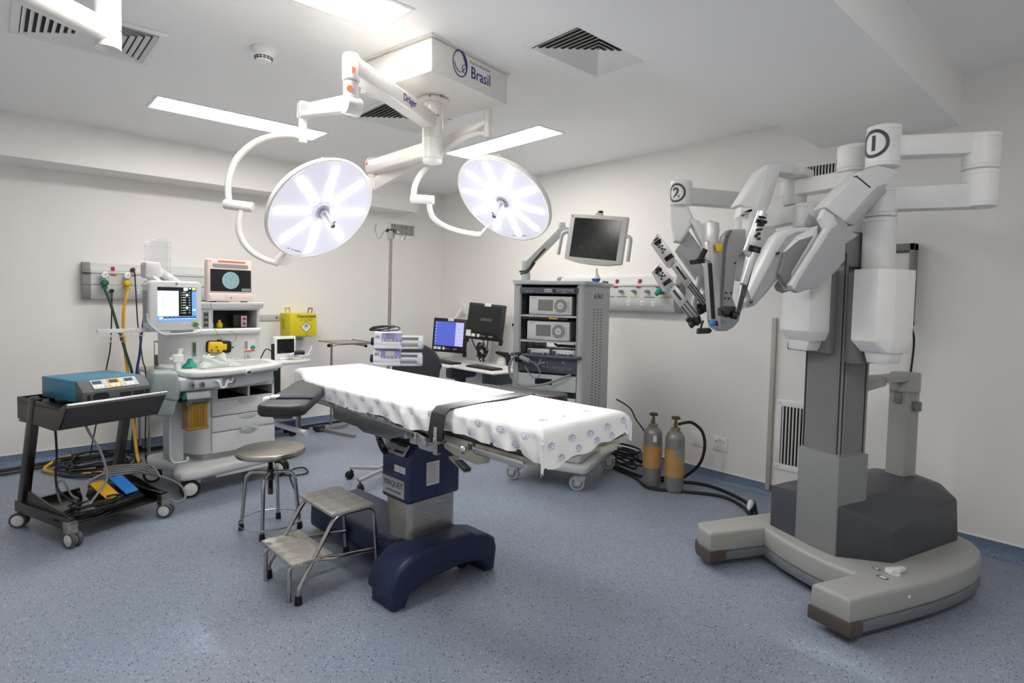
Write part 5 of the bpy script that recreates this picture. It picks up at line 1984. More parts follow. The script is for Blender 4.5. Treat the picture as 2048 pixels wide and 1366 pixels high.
# small monitor and probe on the side shelf
t = thing('small_monitor', 'small white monitor with dark screen on the side shelf', 'monitor')
t.location = V((1.2, 4.6, 0)) + Matrix.Rotation(AMR, 3, 'Z') @ V((.735, .30, .876)); t.rotation_euler = (0, 0, AMR)
sf_ = frame((0, 0, .10), (1, 0, 0), (0, 0, 1))
b = MB(sf_); b.prism(rrect(.195, .20, .012), .045, TM((0, 0, -.045)), bev=.006); b.bx((-.06, -.1, -.1), (.06, -.085, .01), bev=.004)
sm_ = b.build('case', m_whitepl, t)
b = MB(sf_); b.bx((-.075, -.045, -.001), (.08, .078, .0012)); b.build('screen', m_screen_off, sm_)
b = MB(sf_); b.bx((-.115, -.10, -.03), (-.097, .04, .0), bev=.003); b.tube([(-.11, -.03, .0), (-.17, -.0, .0), (-.21, -.06, .0), (-.225, -.09, .0)], .005, 8, k=5)
b.build('power_plug', m_black, sm_)
b = MB()
rnd = random.Random(4)
for k in range(4):
    cx, cy, rr_ = .80 + .02 * k, .24 + .01 * k, .05 + .012 * k
    b.tube([(cx + rr_ * 1.3 * math.cos(a * .35), cy + rr_ * .7 * math.sin(a * .35), .884 + .006 * k + .012 * abs(math.sin(a * .5 + k))) for a in range(19)], .0045, 7)
b.tube([(.82, .2, .90), (.90, .24, .91), (.96, .28, .95), (.985, .30, .985)], .0045, 7, k=5)
b.mi = 1
b.tube([(.765, .215, .935), (.80, .215, .94), (.86, .22, .935)], [.016, .021, .019], 12, k=1)
b.mi = 0
b.tube([(.72, .205, .918), (.765, .215, .935)], .01, 10)
on_am(b.build('probe_cable', [m_offwhite, mat('navy_probe', '#2a2b4a', .4)]), 'coiled off white cable with a navy probe on the side shelf', 'cable')
# ------------------------------------------------------------------ wall gas rails
m_panel = mat('rail_panel_pale_grey', '#d0d4d3', .45)
m_endcap = mat('rail_end_cap_grey', '#8b8683', .5)


def tagged_at(o, M):
    o.location = M.translation
    o.rotation_euler = M.to_euler()
    return o


def gas_rail(M, L, label, sockets):
    t = tagged_at(thing('medical_gas_rail', label, 'gas rail'), M)
    prof = [(0, -.155), (.055, -.155), (.078, -.12), (.085, -.05), (.085, -.035), (.078, -.03), (.078, .06), (.088, .068), (.088, .082), (.06, .095), (.05, .14), (.03, .155), (0, .155)]
    PM = frame((-L / 2, 0, 0), (0, 0, 1), (0, 1, 0))          # profile x = out of wall, y = up, extruded towards -z of that frame
    ext = PM.to_3x3().col[2]
    b = MB()
    q = PM if ext.x > 0 else frame((L / 2, 0, 0), (0, 0, 1), (0, 1, 0))
    b.prism(prof, L - .12 if ext.x > 0 else L - .12, Matrix.Translation((.06 * (1 if ext.x > 0 else -1), 0, 0)) @ q)
    b.build('panel', m_panel, t)
    for s in (-1, 1):
        b = MB()
        b.prism([(a * 1.03, c * 1.03) for a, c in prof], .062, Matrix.Translation((s * (L / 2 - .031) - (.031 if ext.x > 0 else -.031), 0, 0)) @ frame((0, 0, 0), (0, 0, 1), (0, 1, 0)), bev=.006)
        b.mi = 1
        for z in (.062, -.034): b.bx((s * L / 2 - .064 * (s > 0), z - .002, .083), (s * L / 2 + .064 * (s < 0), z + .002, .0905))
        b.build('end_cap', [m_endcap, m_dkgrey], t)
    b = MB()
    cols = [1, 2, 3, 1, 4, 1, 2]
    n_ = 9
    for k in range(n_):
        b.mi = cols[k % 7]
        b.bx((-L / 2 + .07 + (L - .14) * k / n_, -.0335, .0845), (-L / 2 + .07 + (L - .14) * (k + .8) / n_, -.0285, .0865))
    b.build('colour_strip', [m_panel, m_ink, m_yellow, m_green, m_blueink], t)
    for x, y, kind in sockets:
        b = MB()
        if kind == 'red':
            b.bx((x - .013, y - .022, .05), (x + .013, y + .022, .072), bev=.004); b.bx((x - .022, y - .055, .0785), (x + .022, y - .047, .0835))
            b.build('red_socket', m_red, t)
        elif kind == 'outlet':
            b.cyl((x, y, .077), (x, y, .10), .016, n=20); b.cyl((x, y, .10), (x, y, .125), .009, n=16)
            b.build('gas_outlet', m_steel, t)
        elif kind == 'switch':
            b.bx((x - .018, y - .022, .078), (x + .018, y + .022, .0835), bev=.002); b.mi = 1; b.cyl((x, y, .083), (x, y, .0842), .012, n=16)
            b.build('power_socket', [m_white, m_ltgrey], t)
    return t


GL = MW_BACK(1.185, 1.522)
gas_rail(GL, 1.19, 'pale medical gas rail on the back wall behind the anesthesia machine',
         [(-.375, .105, 'red'), (-.225, .105, 'red'), (.52, .105, 'red'), (-.20, -.085, 'switch'), (-.1, -.085, 'switch'), (-.13, .0, 'outlet'), (.05, .0, 'outlet')])
GR = MW_RIGHT(3.33, 1.51)
gas_rail(GR, 1.44, 'pale medical gas rail on the right wall beside the equipment rack',
         [(.05, .105, 'red'), (.30, .105, 'red'), (.50, .105, 'red'), (.12, .02, 'outlet'), (.26, .02, 'outlet'), (.40, .02, 'outlet'), (.54, .02, 'outlet'), (.2, -.085, 'switch'), (.34, -.085, 'switch'), (.46, -.085, 'switch')])


def regulator(M, mats, label, group):
    t = tagged_at(thing('gas_regulator', label, 'regulator', group=group), M)
    b = MB()
    b.cyl((0, 0, -.04), (0, 0, .0), .022, n=20); b.lathe([(0, 0), (.026, 0), (.03, .006), (.028, .028), (.018, .04), (0, .042)], None, 22)
    b.cyl((0, 0, .005), (0, -.055, .005), .009, n=12); b.cyl((0, -.03, .005), (0, -.048, .005), .018, n=6)
    b.tube([(-.02, -.042, .005), (.02, -.042, .005)], .010, 8)
    bd = b.build('body', mats, t)
    b = MB(); b.cyl((0, .02, .005), (0, .04, .005), .006, n=10); b.cyl((0, .068, -.002), (0, .068, .014), .03, n=28, bev=.003)
    b.mi = 1; b.cyl((0, .068, .0135), (0, .068, .0155), .025, n=28); b.mi = 2; b.beam((0, .062, .0165), (.012, .082, .0165), .003, .001)
    b.build('pressure_gauge', [m_steel, m_paper, m_ink], bd)
    return t


regulator(MW_BACK(.742, 1.505) @ TM((0, 0, .125)), m_green, 'green oxygen regulator with round gauge on the left gas rail', 'wall regulators')
regulator(MW_BACK(.905, 1.505) @ TM((0, 0, .125)), m_yellow, 'yellow air regulator with round gauge on the left gas rail', 'wall regulators')
regulator(GR @ TM((.56, .02, .13)) @ Matrix.Rotation(R(-60), 4, 'Z'), m_teal, 'teal regulator without hose on the right gas rail by the robot arms', 'wall regulators')


def hose(name, pts, r, m, label, cat, group=None, k=7, n=8):
    b = MB()
    b.tube(pts, r, n, k=k)
    return tag(b.build(name, m), label, cat, group)


m_hy = mat('yellow_hose', '#d9a521', .45); m_hg = mat('dark_green_hose', '#1f4a3c', .45); m_hb = mat('navy_hose', '#2c3472', .45); m_cab = mat('black_cable', '#1a1b1d', .5); m_cg = mat('grey_cable', '#85898a', .5)
hose('gas_hose', [(.742, 6.025, 1.448), (.768, 5.99, 1.36), (.798, 5.98, 1.231), (.829, 5.98, 1.101), (.875, 5.98, .925), (.925, 5.96, .69), (.93, 5.93, .35), (.91, 5.95, .03)], .011, m_hg,
     'dark green hose hanging from the green regulator', 'hose', 'hoses from the left gas rail')
hose('gas_hose', [(.905, 6.025, 1.448), (.885, 6.0, 1.36), (.872, 6.0, 1.273), (.866, 6.0, 1.099), (.872, 6.0, 1.011), (.883, 6.0, .857), (.90, 5.95, .6), (.91, 5.85, .3), (.91, 5.70, .06), (.90, 5.55, .02)], .012, m_hy,
     'yellow hose hanging from the yellow regulator', 'hose', 'hoses from the left gas rail')
hose('gas_hose', [(1.05, 6.03, 1.50), (1.03, 5.97, 1.3), (.986, 5.9, 1.067), (.969, 5.9, .883), (.946, 5.9, .731), (.92, 5.88, .4), (.91, 5.80, .05), (.92, 5.6, .02)], .010, m_hb,
     'blue hose hanging behind the lit anesthesia display', 'hose', 'hoses from the left gas rail')


def plug_cable(name, plug, pts, label, group):
    t = thing(name, label, 'power cable', plug[0], 0, group)
    M = Matrix.Translation(-V(plug[0]))
    b = MB(M); b.cyl(V(plug[0]) + V((0, .05, 0)), V(plug[0]), .019, .014, n=16); b.build('plug', plug[1], t)
    b = MB(M); b.tube(pts, .0052, 8, k=7); b.build('cord', m_cab, t)
    return t


plug_cable('power_cord', ((.795, 6.025, 1.437), m_black), [(.795, 6.02, 1.43), (.788, 6.0, 1.40), (.786, 6.02, 1.229), (.781, 6.02, 1.078), (.772, 6.02, .926), (.745, 6.02, .771), (.70, 6.0, .5), (.62, 5.93, .1), (.6, 5.85, .02)],
           'black power cord plugged in low on the left gas rail', 'power cords at the left gas rail')
plug_cable('power_cord', ((.955, 6.045, 1.627), mat('maroon_plug', '#4a2226', .5)), [(.955, 6.04, 1.62), (.955, 6.0, 1.6), (.960, 5.99, 1.472), (.973, 6.0, 1.185), (.987, 6.0, 1.052), (.945, 5.62, .866), (.957, 5.57, .76), (.95, 5.55, .4), (.94, 5.52, .1), (.95, 5.5, .015)],
           'black power cord plugged in high on the left gas rail', 'power cords at the left gas rail')

# cables along the back wall and the heap behind the trolley
for k, (dz, lab) in enumerate(((.0, 'black cable on the floor nearest the back wall skirting'), (.045, 'second black cable along the back wall skirting'), (.15, 'third black cable, farthest out from the back wall skirting'))):
    hose('floor_cable', [(-.4, 6.02 - dz, .014), (.05, 5.99 - dz, .014), (.22, 6.02 - dz, .014), (.52, 6.05 - dz * .7, .016), (.85, 6.06 - dz * .6, .016), (1.1, 6.04 - dz * .5, .014), (1.4, 6.05 - dz * .5, .012)], .0085, m_cab,
         lab, 'cable', 'black cables along the back wall')
b = MB()
rnd = random.Random(21)
for k in range(8):
    cx, cy = .63 + rnd.uniform(-.04, .06), 5.66 + rnd.uniform(-.04, .06)
    ax_, ay_ = rnd.uniform(.18, .30), rnd.uniform(.14, .28)
    ph = rnd.uniform(0, 6)
    b.tube([(cx + ax_ * math.cos(ph + a * .42) * (1 + .06 * math.sin(a)), cy + ay_ * math.sin(ph + a * .42), .014 + .009 * k + .012 * math.sin(a + k)) for a in range(16)], .0075, 7, k=3)
tag(b.build('cable_heap', m_cab), 'heap of looped black cables on the floor behind the trolley', 'cable heap')
hose('floor_hose', [(.99, 5.52, .016), (.85, 5.31, .016), (.66, 5.42, .02), (.55, 5.47, .016), (.40, 5.60, .02), (.31, 5.74, .02), (.32, 5.86, .024), (.42, 5.95, .05), (.6, 6.0, .06)], .012, m_hy, 'yellow hose looping across the floor behind the trolley', 'hose')
hose('floor_hose', [(.98, 5.42, .02), (.80, 5.27, .02), (.65, 5.285, .03), (.52, 5.375, .024), (.39, 5.58, .016), (.42, 5.8, .04)], .012, mat('dark_blue_hose', '#17385c', .45), 'dark blue hose looping across the floor behind the trolley', 'hose')

# ------------------------------------------------------------------ electrosurgical trolley
CR = R(20)
CT = V((.321, 4.073, 0))
cart = thing('steel_trolley', 'dark stainless steel trolley carrying the blue generator at the left', 'trolley', CT, CR)
b = MB()
for x in (-.03, .49):
    b.bx((x - .022, -.085, .10), (x + .022, .52, .165), bev=.003)
    b.hull([(x + sx * .004, y, z) for sx in (-1, 1) for y, z in ((-.07, .165), (.44, .165), (.37, .24), (.44, .24))])
b.bx((-.03, -.05, .105), (.49, .50, .112)); b.bx((-.03, .49, .105), (.49, .515, .15))
b.build('base_frame', m_dksteel, cart)
for x in (-.03, .49):
    b = MB()
    b.beam((x + .002, .475, .12), (x + .002, .295, .81), .045, .055, bev=.004)
    b.build('leg', m_dksteel, cart)
b = MB()
sp = [(.475, .80), (.475, .685), (.445, .665), (.06, .645), (.0, .66), (-.095, .80), (-.07, .81), (.0, .775), (.28, .80)]
for x in (-.045, .497):
    b.prism([(y, z) for y, z in sp], .008, frame((x, 0, 0), (0, 1, 0), (0, 0, 1)))
b.hull([(x, y, z) for x in (-.045, .505) for y, z in ((-.095, .80), (-.088, .803), (.0, .66), (.008, .663))])
b.bx((-.045, .0, .655), (.505, .465, .662)); b.bx((-.045, .465, .67), (.505, .475, .80))
b.bx((-.045, -.02, .768), (.505, .47, .776))
tray = b.build('tray', m_dksteel, cart)
b = MB(); b.tube([(-.045, -.092, .802), (.505, -.092, .802)], .013, 14); b.build('front_rim', m_chrome, tray)
b = MB()
for x in (-.03, .49): b.bx((x - .026, -.10, .085), (x + .026, -.045, .15), bev=.003)
b.build('corner_plate', m_steel, cart)
for p, a in (((-.025, -.06), -PI * .45), ((-.02, .49), PI * .75), ((.49, -.06), -PI * .3), ((.49, .49), PI * .3)):
    castor(cart, p, a, r=.046, w=.024, plate=.11, m_tyre=m_dkgrey, m_hub=m_offwhite, m_fork=m_steel, off=.02)

# blue generator
m_esu = mat('generator_blue_case', '#2f7d9e', .4); m_esuf = mat('generator_grey_front', '#55585a', .45)
eg = thing('electrosurgical_generator', 'blue electrosurgical generator with grey sloped front panel on the trolley', 'generator', CT + Matrix.Rotation(CR, 3, 'Z') @ V((.235, -.035, .776)), CR)
b = MB()
b.hull([(x, y, z) for x in (-.185, .185) for y, z in ((.05, .02), (.05, .142), (.44, .142), (.44, .02))], bev=.004)
b.mi = 1
for x in (-.15, .15):
    for y in (.03, .40): b.cyl((x, y, 0), (x, y, .021), .014, n=14)
b.build('case', [m_esu, m_rubber], eg)
b = MB()
b.hull([(x, y, z) for x in (-.188, .188) for y, z in ((.055, .016), (.055, .145), (.045, .145), (-.03, .085), (-.03, .016))], bev=.004)
fp = b.build('front_panel', m_esuf, eg)
SF = frame((0, .0075, .1165), (1, 0, 0), (0, .075, .06))
b = MB()
b.bx((-.125, -.036, .001), (.125, .036, .0035), M=SF)
b.mi = 1; b.bx((-.125, -.036, .003), (-.05, .036, .0042), M=SF); b.mi = 2; b.bx((-.045, -.036, .003), (.035, .036, .0042), M=SF); b.mi = 1; b.bx((.04, -.036, .003), (.125, .036, .0042), M=SF)
b.mi = 3
for x in (-.095, -.005, .08): b.bx((x - .024, .002, .004), (x + .024, .026, .0052), M=SF)
b.mi = 0
for x in (-.1, -.01, .075): b.bx((x - .025, -.030, .004), (x + .03, -.006, .005), M=SF)
b.mi = 4
for k in range(9): b.box((-.11 + k * .027, -.020, .0055), (.014, .008, .002), M=SF)
b.build('control_face', [m_paper, mat('panel_pale_blue', '#9db8cf', .5), mat('panel_ochre', '#c7a24a', .5), m_ink, m_yellow], fp)
b = MB()
FF = frame((0, -.0305, .05), (1, 0, 0), (0, 0, 1))
b.prism(rrect(.085, .048, .023, 6, -.095, .0), .003, FF)
for x in (.04, .115): b.bx((x - .03, -.012, 0), (x + .03, .012, .003), M=FF); b.bx((x - .015, -.02, 0), (x + .015, -.012, .003), M=FF)
b.bx((.155, -.01, 0), (.178, .012, .003), M=FF); b.bx((-.168, -.018, 0), (-.152, .018, .004), M=FF)
b.build('sockets', m_black, fp)

# pedal and cords on the trolley base
pt = thing('foot_pedal', 'black double foot pedal with yellow and blue plates on the trolley base', 'foot pedal', CT + Matrix.Rotation(CR, 3, 'Z') @ V((.30, .15, .112)), CR + R(10))
b = MB(); b.hull([(sx * .13, sy, z) for sx in (-1, 1) for sy, z in ((-.12, .0), (-.12, .025), (.12, .0), (.12, .10), (.02, .09))], bev=.006); b.build('base', m_black, pt)
for x, m_, nm in ((-.06, m_hy, 'yellow_plate'), (.06, mat('blue_pedal', '#2a7fd0', .4), 'blue_plate')):
    b = MB(); b.hull([(x + sx * .043, y, z + dz) for sx in (-1, 1) for y, z in ((-.10, .055), (.045, .135)) for dz in (0, .012)], bev=.004); b.build(nm, m_, pt)
b = MB()
CMt = TM(CT, (0, 0, CR))
rnd = random.Random(9)
for k in range(9):
    cx, cy = .10 + rnd.uniform(-.03, .05), .0 + rnd.uniform(-.02, .05)
    b.tube([CMt @ V((cx + (.11 + .03 * rnd.random()) * math.cos(a * .4 + k), cy + (.055 + .02 * rnd.random()) * math.sin(a * .4 + k), .12 + .012 * k * .8)) for a in range(15)], .006, 7, k=3)
tag(b.build('pedal_cord', m_cab), 'tangled black cord lying on the trolley base', 'cord')
b = MB()
L_ = lambda *p: CMt @ V(p)
b.tube([L_(.13, .1, .655), (L_(.16, .1, .58)), L_(.22, .1, .45), L_(.25, .1, .3), L_(.22, .1, .24), L_(.15, .05, .2), L_(.08, .0, .17)], .007, 8, k=6)
for k in range(5):
    o = k * .012
    b.tube([L_(.06 + o, .0 - o, .16), L_(.15, .14 + o, .22 + o * .5), L_(.24 + o, .26 - o, .245 + o), L_(.36, .26 + o, .25 + o), L_(.50 + o, .24 - o, .235 + o), L_(.57, .18 - o * 2, .21)], .0065, 7, k=5)
b.tube([L_(.50, .24, .25), L_(.60, .14, .20), L_(.64, .0, .16), L_(.62, -.1, .10), L_(.57, -.09, .075), L_(.54, -.04, .10)], .007, 8, k=6)
b.tube([L_(.10, .32, .13), L_(.07, .30, .26), L_(.09, .26, .29), L_(.12, .24, .20), L_(.13, .18, .18)], .0065, 7, k=6)
tag(b.build('grey_cord', m_cg), 'bundle of grey cords hanging from the trolley tray over the pedal', 'cord')
hose('power_cord', [L_(-.01, .12, .66), L_(.0, .13, .50), L_(.01, .16, .30), L_(.04, .08, .22), L_(.12, .06, .15)], .006, m_cab, 'black cord hanging under the trolley tray', 'cord')

# ------------------------------------------------------------------ little steel table with wire basket behind the machine
st_ = thing('side_table', 'small steel side table behind the anesthesia machine', 'side table', (1.12, 5.83, 0))
b = MB(); b.bx((-.15, -.22, .745), (.25, .22, .765), bev=.003); b.bx((-.15, -.22, .725), (.25, -.205, .746)); b.build('top', m_steel, st_)
for x in (-.135, .235):
    for y in (-.205, .205):
        b = MB(); b.cyl((x, y, .04), (x, y, .745), .011, n=12); lg_ = b.build('leg', m_steel, st_)
        b = MB(); b.cyl((x, y, 0), (x, y, .05), .02, n=14); b.build('rubber_foot', m_rubber, lg_)
b = MB(); b.bx((-.13, -.2, .40), (.23, .2, .412)); b.build('lower_shelf', m_steel, st_)
t = thing('wire_basket', 'dark wire basket standing on the small steel side table', 'basket', (1.17, 5.75, .765))
b = MB()
for z in (.02, .24): b.tube(fillet([(-.1, -.09, z), (.12, -.09, z), (.12, .09, z), (-.1, .09, z), (-.1, -.09, z)], .015), .0045, 7)
for k in range(6):
    for y in (-.09, .09): b.tube([(-.1 + .044 * k, y, .0), (-.1 + .044 * k, y, .24)], .0035, 6)
b.bx((-.1, -.09, .0), (.12, .09, .006)); b.bx((-.1, .088, .01), (.12, .092, .12))
b.build('frame', mat('grey_wire', '#6d6a70', .4, metal=.6), t)
b = MB(); b.bx((-.05, -.12, .413), (.16, .08, .50), bev=.02); b.mi = 1; b.bx((.0, -.12, .50), (.14, .06, .515), bev=.006)
pk = b.build('supply_packs', [m_whitepl, m_yellow]); pk.location = (1.12, 5.83, 0); tag(pk, 'white and yellow supply packs on the lower shelf of the side table', 'packs')

# ------------------------------------------------------------------ yellow sharps box, wall strip
m_card = mat('yellow_cardboard', '#d6c81f', .7); m_cardin = mat('brown_cardboard', '#a58a5e', .8)
t = thing('sharps_box', 'yellow cardboard sharps container with open top handles on the back wall', 'sharps container', (2.42, 6.02, 1.005))
b = MB(); b.bx((-.14, -.13, 0), (.14, .1375, .235), bev=.003); bx_ = b.build('carton', m_card, t)
for s in (-1, 1):
    b = MB()
    x = s * .115
    for xa, xb, za, zb_ in ((-.026, -.014, 0, .06), (.014, .026, 0, .06), (-.026, .026, .045, .06)):
        b.hull([(x + xa + s * 0 - s * z * .35 * -1 * .4, y, .235 + z) for xa_ in (xa,) for y in (-.02, -.016) for z in (za, zb_)] + [(x + xb + s * z * .14, y, .235 + z) for y in (-.02, -.016) for z in (za, zb_)])
    b.build('handle', m_card if s < 0 else m_cardin, bx_)
b = MB(); b.bx((-.1, -.1, -.008), (.1, .138, -.001)); b.bx((-.1, .134, -.06), (.1, .138, -.001)); b.build('wall_bracket', m_steel, t)
SFm = frame((0, -.1305, .12), (1, 0, 0), (0, 0, 1))
b = MB()
b.text('Descarpack', .042, SFm @ TM((.035, .088, .0003)), bold=.001)
b.scrawl(23, .011, SFm @ TM((.035, .058, .0003))); b.scrawl(23, .011, SFm @ TM((.03, .042, .0003))); b.scrawl(9, .009, SFm @ TM((.03, -.107, .0003)))
for dx, dy in ((0, .014), (-.010, -.004), (.010, -.004)): b.torus(SFm @ TM((.03 + dx, -.012 + dy, .0016)), .009, .0022, 16, 5)
b.scrawl(10, .007, SFm @ TM((.03, -.036, .0016)))
LS = frame((-.1405, 0, .12), (0, -1, 0), (0, 0, 1))
b.scrawl(10, .014, LS @ TM((.0, .09, .0003)))
for k in range(11): b.bx((-.08, .055 - k * .011, 0), (-.08 + .05 + .06 * ((k * 7) % 5) / 5, .058 - k * .011, .0006), M=LS)
b.build('printing', m_ink, bx_)
b = MB()
b.box((.03, -.025, .0), (.086, .086, .0016), rot=(0, 0, PI / 4), M=SFm); b.mi = 1; b.box((.03, -.025, .0), (.076, .076, .0022), rot=(0, 0, PI / 4), M=SFm)
b.build('hazard_diamond', [m_ink, m_paper], bx_)
t = tagged_at(thing('wall_strip', 'narrow grey label strip on the back wall left of the sharps container', 'wall strip'), MW_BACK(2.11, 1.19))
b = MB(); b.bx((-.19, -.032, 0), (.19, .032, .012), bev=.003); b.mi = 1; b.scrawl(3, .02, TM((-.12, .012, .0125))); b.scrawl(14, .014, TM((-.09, -.012, .0125))); b.bx((.12, -.008, .012), (.14, .008, .014))
b.build('strip', [m_ltgrey, m_blueink], t)

# ------------------------------------------------------------------ instrument stand by the back wall, navy stand
t = thing('instrument_stand', 'slim steel instrument stand with flat tray near the back wall', 'instrument stand', (2.66, 5.74, 0))
b = MB(); b.cyl((0, 0, .06), (0, 0, .955), .012, n=16); b.build('pole', m_steel, t)
b = MB(); b.hull([(x, y, z) for x in (-.17, .20) for y in (-.56, -.06) for z in (.962, .968)] ); b.tube(fillet([(-.17, -.56, .972), (.2, -.56, .972), (.2, -.06, .972), (-.17, -.06, .972), (-.17, -.56, .972)], .03), .006, 7)
b.build('tray', m_steel, t)
b = MB(); b.tube([(0, 0, .955), (.06, -.3, .950), (.1, -.53, .945)], .009, 8); b.tube([(0, 0, .90), (.05, -.25, .952)], .005, 6); b.mi = 1; b.sphere((.105, -.55, .943), .016); b.sphere((-.03, .0, .91), .018)
b.build('support_arm', [m_steel, m_rubber], t)
b = MB(); b.beam((-.10, .10, .03), (.06, -.42, .022), .035, .02); b.beam((-.12, .03, .03), (.22, .08, .03), .035, .02); b.mi = 1; b.bx((-.15, .02, .01), (-.05, .12, .06), bev=.01)
b.build('foot_bars', [m_steel, m_black], t)
t = thing('rolling_stand', 'navy blue rolling stand by the back wall behind the arm board', 'rolling stand', (2.19, 5.86, 0))
b = MB(); b.bx((-.2, -.11, .08), (.12, .11, .17), bev=.02); b.build('base', m_navy, t)
b = MB(); b.bx((-.14, -.05, .16), (-.03, .05, .72), bev=.01); b.build('column', m_black, t)
for p, a in (((.07, -.07), -1.2), ((.07, .08), 1), ((-.17, -.07), -2), ((-.17, .08), 2)):
    castor(t, p, a, r=.03, w=.016, plate=.08, m_tyre=m_black, m_hub=m_black, m_fork=m_black)
hose('floor_cable', [(2.25, 5.95, .01), (2.42, 6.03, .01), (2.55, 6.07, .012), (3.07, 6.09, .012), (3.48, 6.09, .012)], .012, m_cab, 'black cable along the back wall by the instrument stand', 'cable')
hose('floor_cable', [(2.36, 5.98, .01), (2.41, 6.05, .01), (2.5, 6.06, .01), (2.53, 6.0, .01), (2.46, 5.97, .01), (2.38, 5.99, .014)], .006, m_cab, 'small black cable loop on the floor beside the navy stand', 'cable')

# ------------------------------------------------------------------ round stool
t = thing('round_stool', 'round steel stool with footrest ring in front of the anesthesia machine', 'stool', (1.26, 3.555, 0), R(10))
b = MB(); b.lathe([(0, .505), (.18, .505), (.196, .50), (.20, .49), (.20, .478), (.196, .47), (.19, .472), (.185, .485), (0, .487)][::-1], None, 56); b.build('seat', m_steel, t)
b = MB()
pr_ = []
for k in range(44): pr_ += [(.013, .26 + k * .005), (.0155, .2625 + k * .005)]
b.lathe([(0, .22), (.015, .22), (.015, .26)] + pr_ + [(.013, .487), (0, .487)], None, 18)
b.lathe([(0, .31), (.022, .31), (.022, .375), (0, .375)], None, 20)
b.build('screw_spindle', m_dksteel, t)
for k in range(4):
    a = R(45 + 90 * k)
    d_ = V((math.cos(a), math.sin(a), 0))
    b = MB(); b.tube(fillet([V((0, 0, .355)) + d_ * .015, V((0, 0, .362)) + d_ * .14, V((0, 0, .0)) + d_ * .172 + V((0, 0, .02))], .07, 8), .0115, 12)
    l_ = b.build('leg', m_chrome, t)
    b = MB(); b.cyl(d_ * .172, d_ * .172 + V((0, 0, .04)), .017, .014, n=16); b.build('rubber_foot', m_rubber, l_)
b = MB(); b.torus(TM((0, 0, .058)), .18, .004, 56, 8); b.build('footrest_ring', m_chrome, t)

# ------------------------------------------------------------------ two step stool
def checker(name):
    m, N, L, p = _nodes(name)
    tc = N.new('ShaderNodeTexCoord'); mp = N.new('ShaderNodeMapping'); mp.inputs['Rotation'].default_value = (0, 0, R(45)); mp.inputs['Scale'].default_value = (18, 18, 18)
    ch = N.new('ShaderNodeTexChecker'); ch.inputs['Scale'].default_value = 1.0
    w1 = N.new('ShaderNodeTexWave'); w1.inputs['Scale'].default_value = 30; w1.bands_direction = 'X'
    w2 = N.new('ShaderNodeTexWave'); w2.inputs['Scale'].default_value = 30; w2.bands_direction = 'Y'
    L.new(tc.outputs['Object'], mp.inputs[0]); L.new(mp.outputs[0], ch.inputs['Vector']); L.new(tc.outputs['Object'], w1.inputs[0]); L.new(tc.outputs['Object'], w2.inputs[0])
    mx = N.new('ShaderNodeMixRGB'); L.new(ch.outputs['Fac'], mx.inputs[0]); L.new(w1.outputs['Fac'], mx.inputs[1]); L.new(w2.outputs['Fac'], mx.inputs[2])
    bp = N.new('ShaderNodeBump'); bp.inputs['Strength'].default_value = .8; bp.inputs['Distance'].default_value = .003
    L.new(mx.outputs[0], bp.inputs['Height']); L.new(bp.outputs[0], p.inputs['Normal'])
    cm = N.new('ShaderNodeMixRGB'); cm.inputs[1].default_value = srgb('#b9b6af'); cm.inputs[2].default_value = srgb('#c4c1ba'); L.new(ch.outputs['Fac'], cm.inputs[0]); L.new(cm.outputs[0], p.inputs['Base Color'])
    p.inputs['Metallic'].default_value = .6; p.inputs['Roughness'].default_value = .42
    return m


m_tread = checker('ribbed_aluminium_tread')
t = thing('step_stool', 'two step steel stool with ribbed treads beside the operating table', 'step stool', (1.24, 2.775, 0), R(2))
for x0, x1, z in ((-.235, -.035, .20), (-.04, .19, .39)):
    b = MB(); b.bx((x0, -.185, z - .016), (x1, .185, z), bev=.003); b.build('tread', m_tread, t)
for s in (-1, 1):
    y = s * .165
    b = MB()
    b.tube(fillet([(-.20, y + s * .01, .02), (-.20, y + s * .01, .07), (-.01, y, .372), (.20, y, .372), (.225, y, .02)], .05, 7), .0115, 12)
    fr_ = b.build('side_frame', m_chrome, t)
    b = MB(); b.cyl((-.20, y + s * .01, 0), (-.20, y + s * .01, .04), .018, .015, n=16); b.build('rubber_foot', m_rubber, fr_)
    b = MB(); b.cyl((.225, y, 0), (.2245, y, .04), .018, .015, n=16); b.build('rubber_foot', m_rubber, fr_)
b = MB()
b.tube(fillet([(-.225, .15, .0), (-.225, .15, .17), (-.10, .15, .17), (.21, .15, .135)], .03, 6), .0105, 10)
b.tube(fillet([(-.225, -.13, .0), (-.225, -.13, .17), (-.10, -.13, .17), (-.02, -.155, .16), (.215, -.155, .135)], .03, 6), .0105, 10)
b.tube([(.1, -.165, .365), (.1, .165, .365)], .009, 8)
b.build('lower_frame', m_chrome, t)
hose('floor_cable', [(1.63, 4.10, .01), (1.66, 4.2, .01), (1.72, 4.42, .01), (1.80, 4.62, .01), (1.90, 4.62, .014), (1.88, 4.48, .01), (1.76, 4.47, .012), (1.68, 4.60, .012), (1.60, 4.68, .03)], .006, m_cab, 'thin black cable looping on the floor right of the round stool', 'cable')
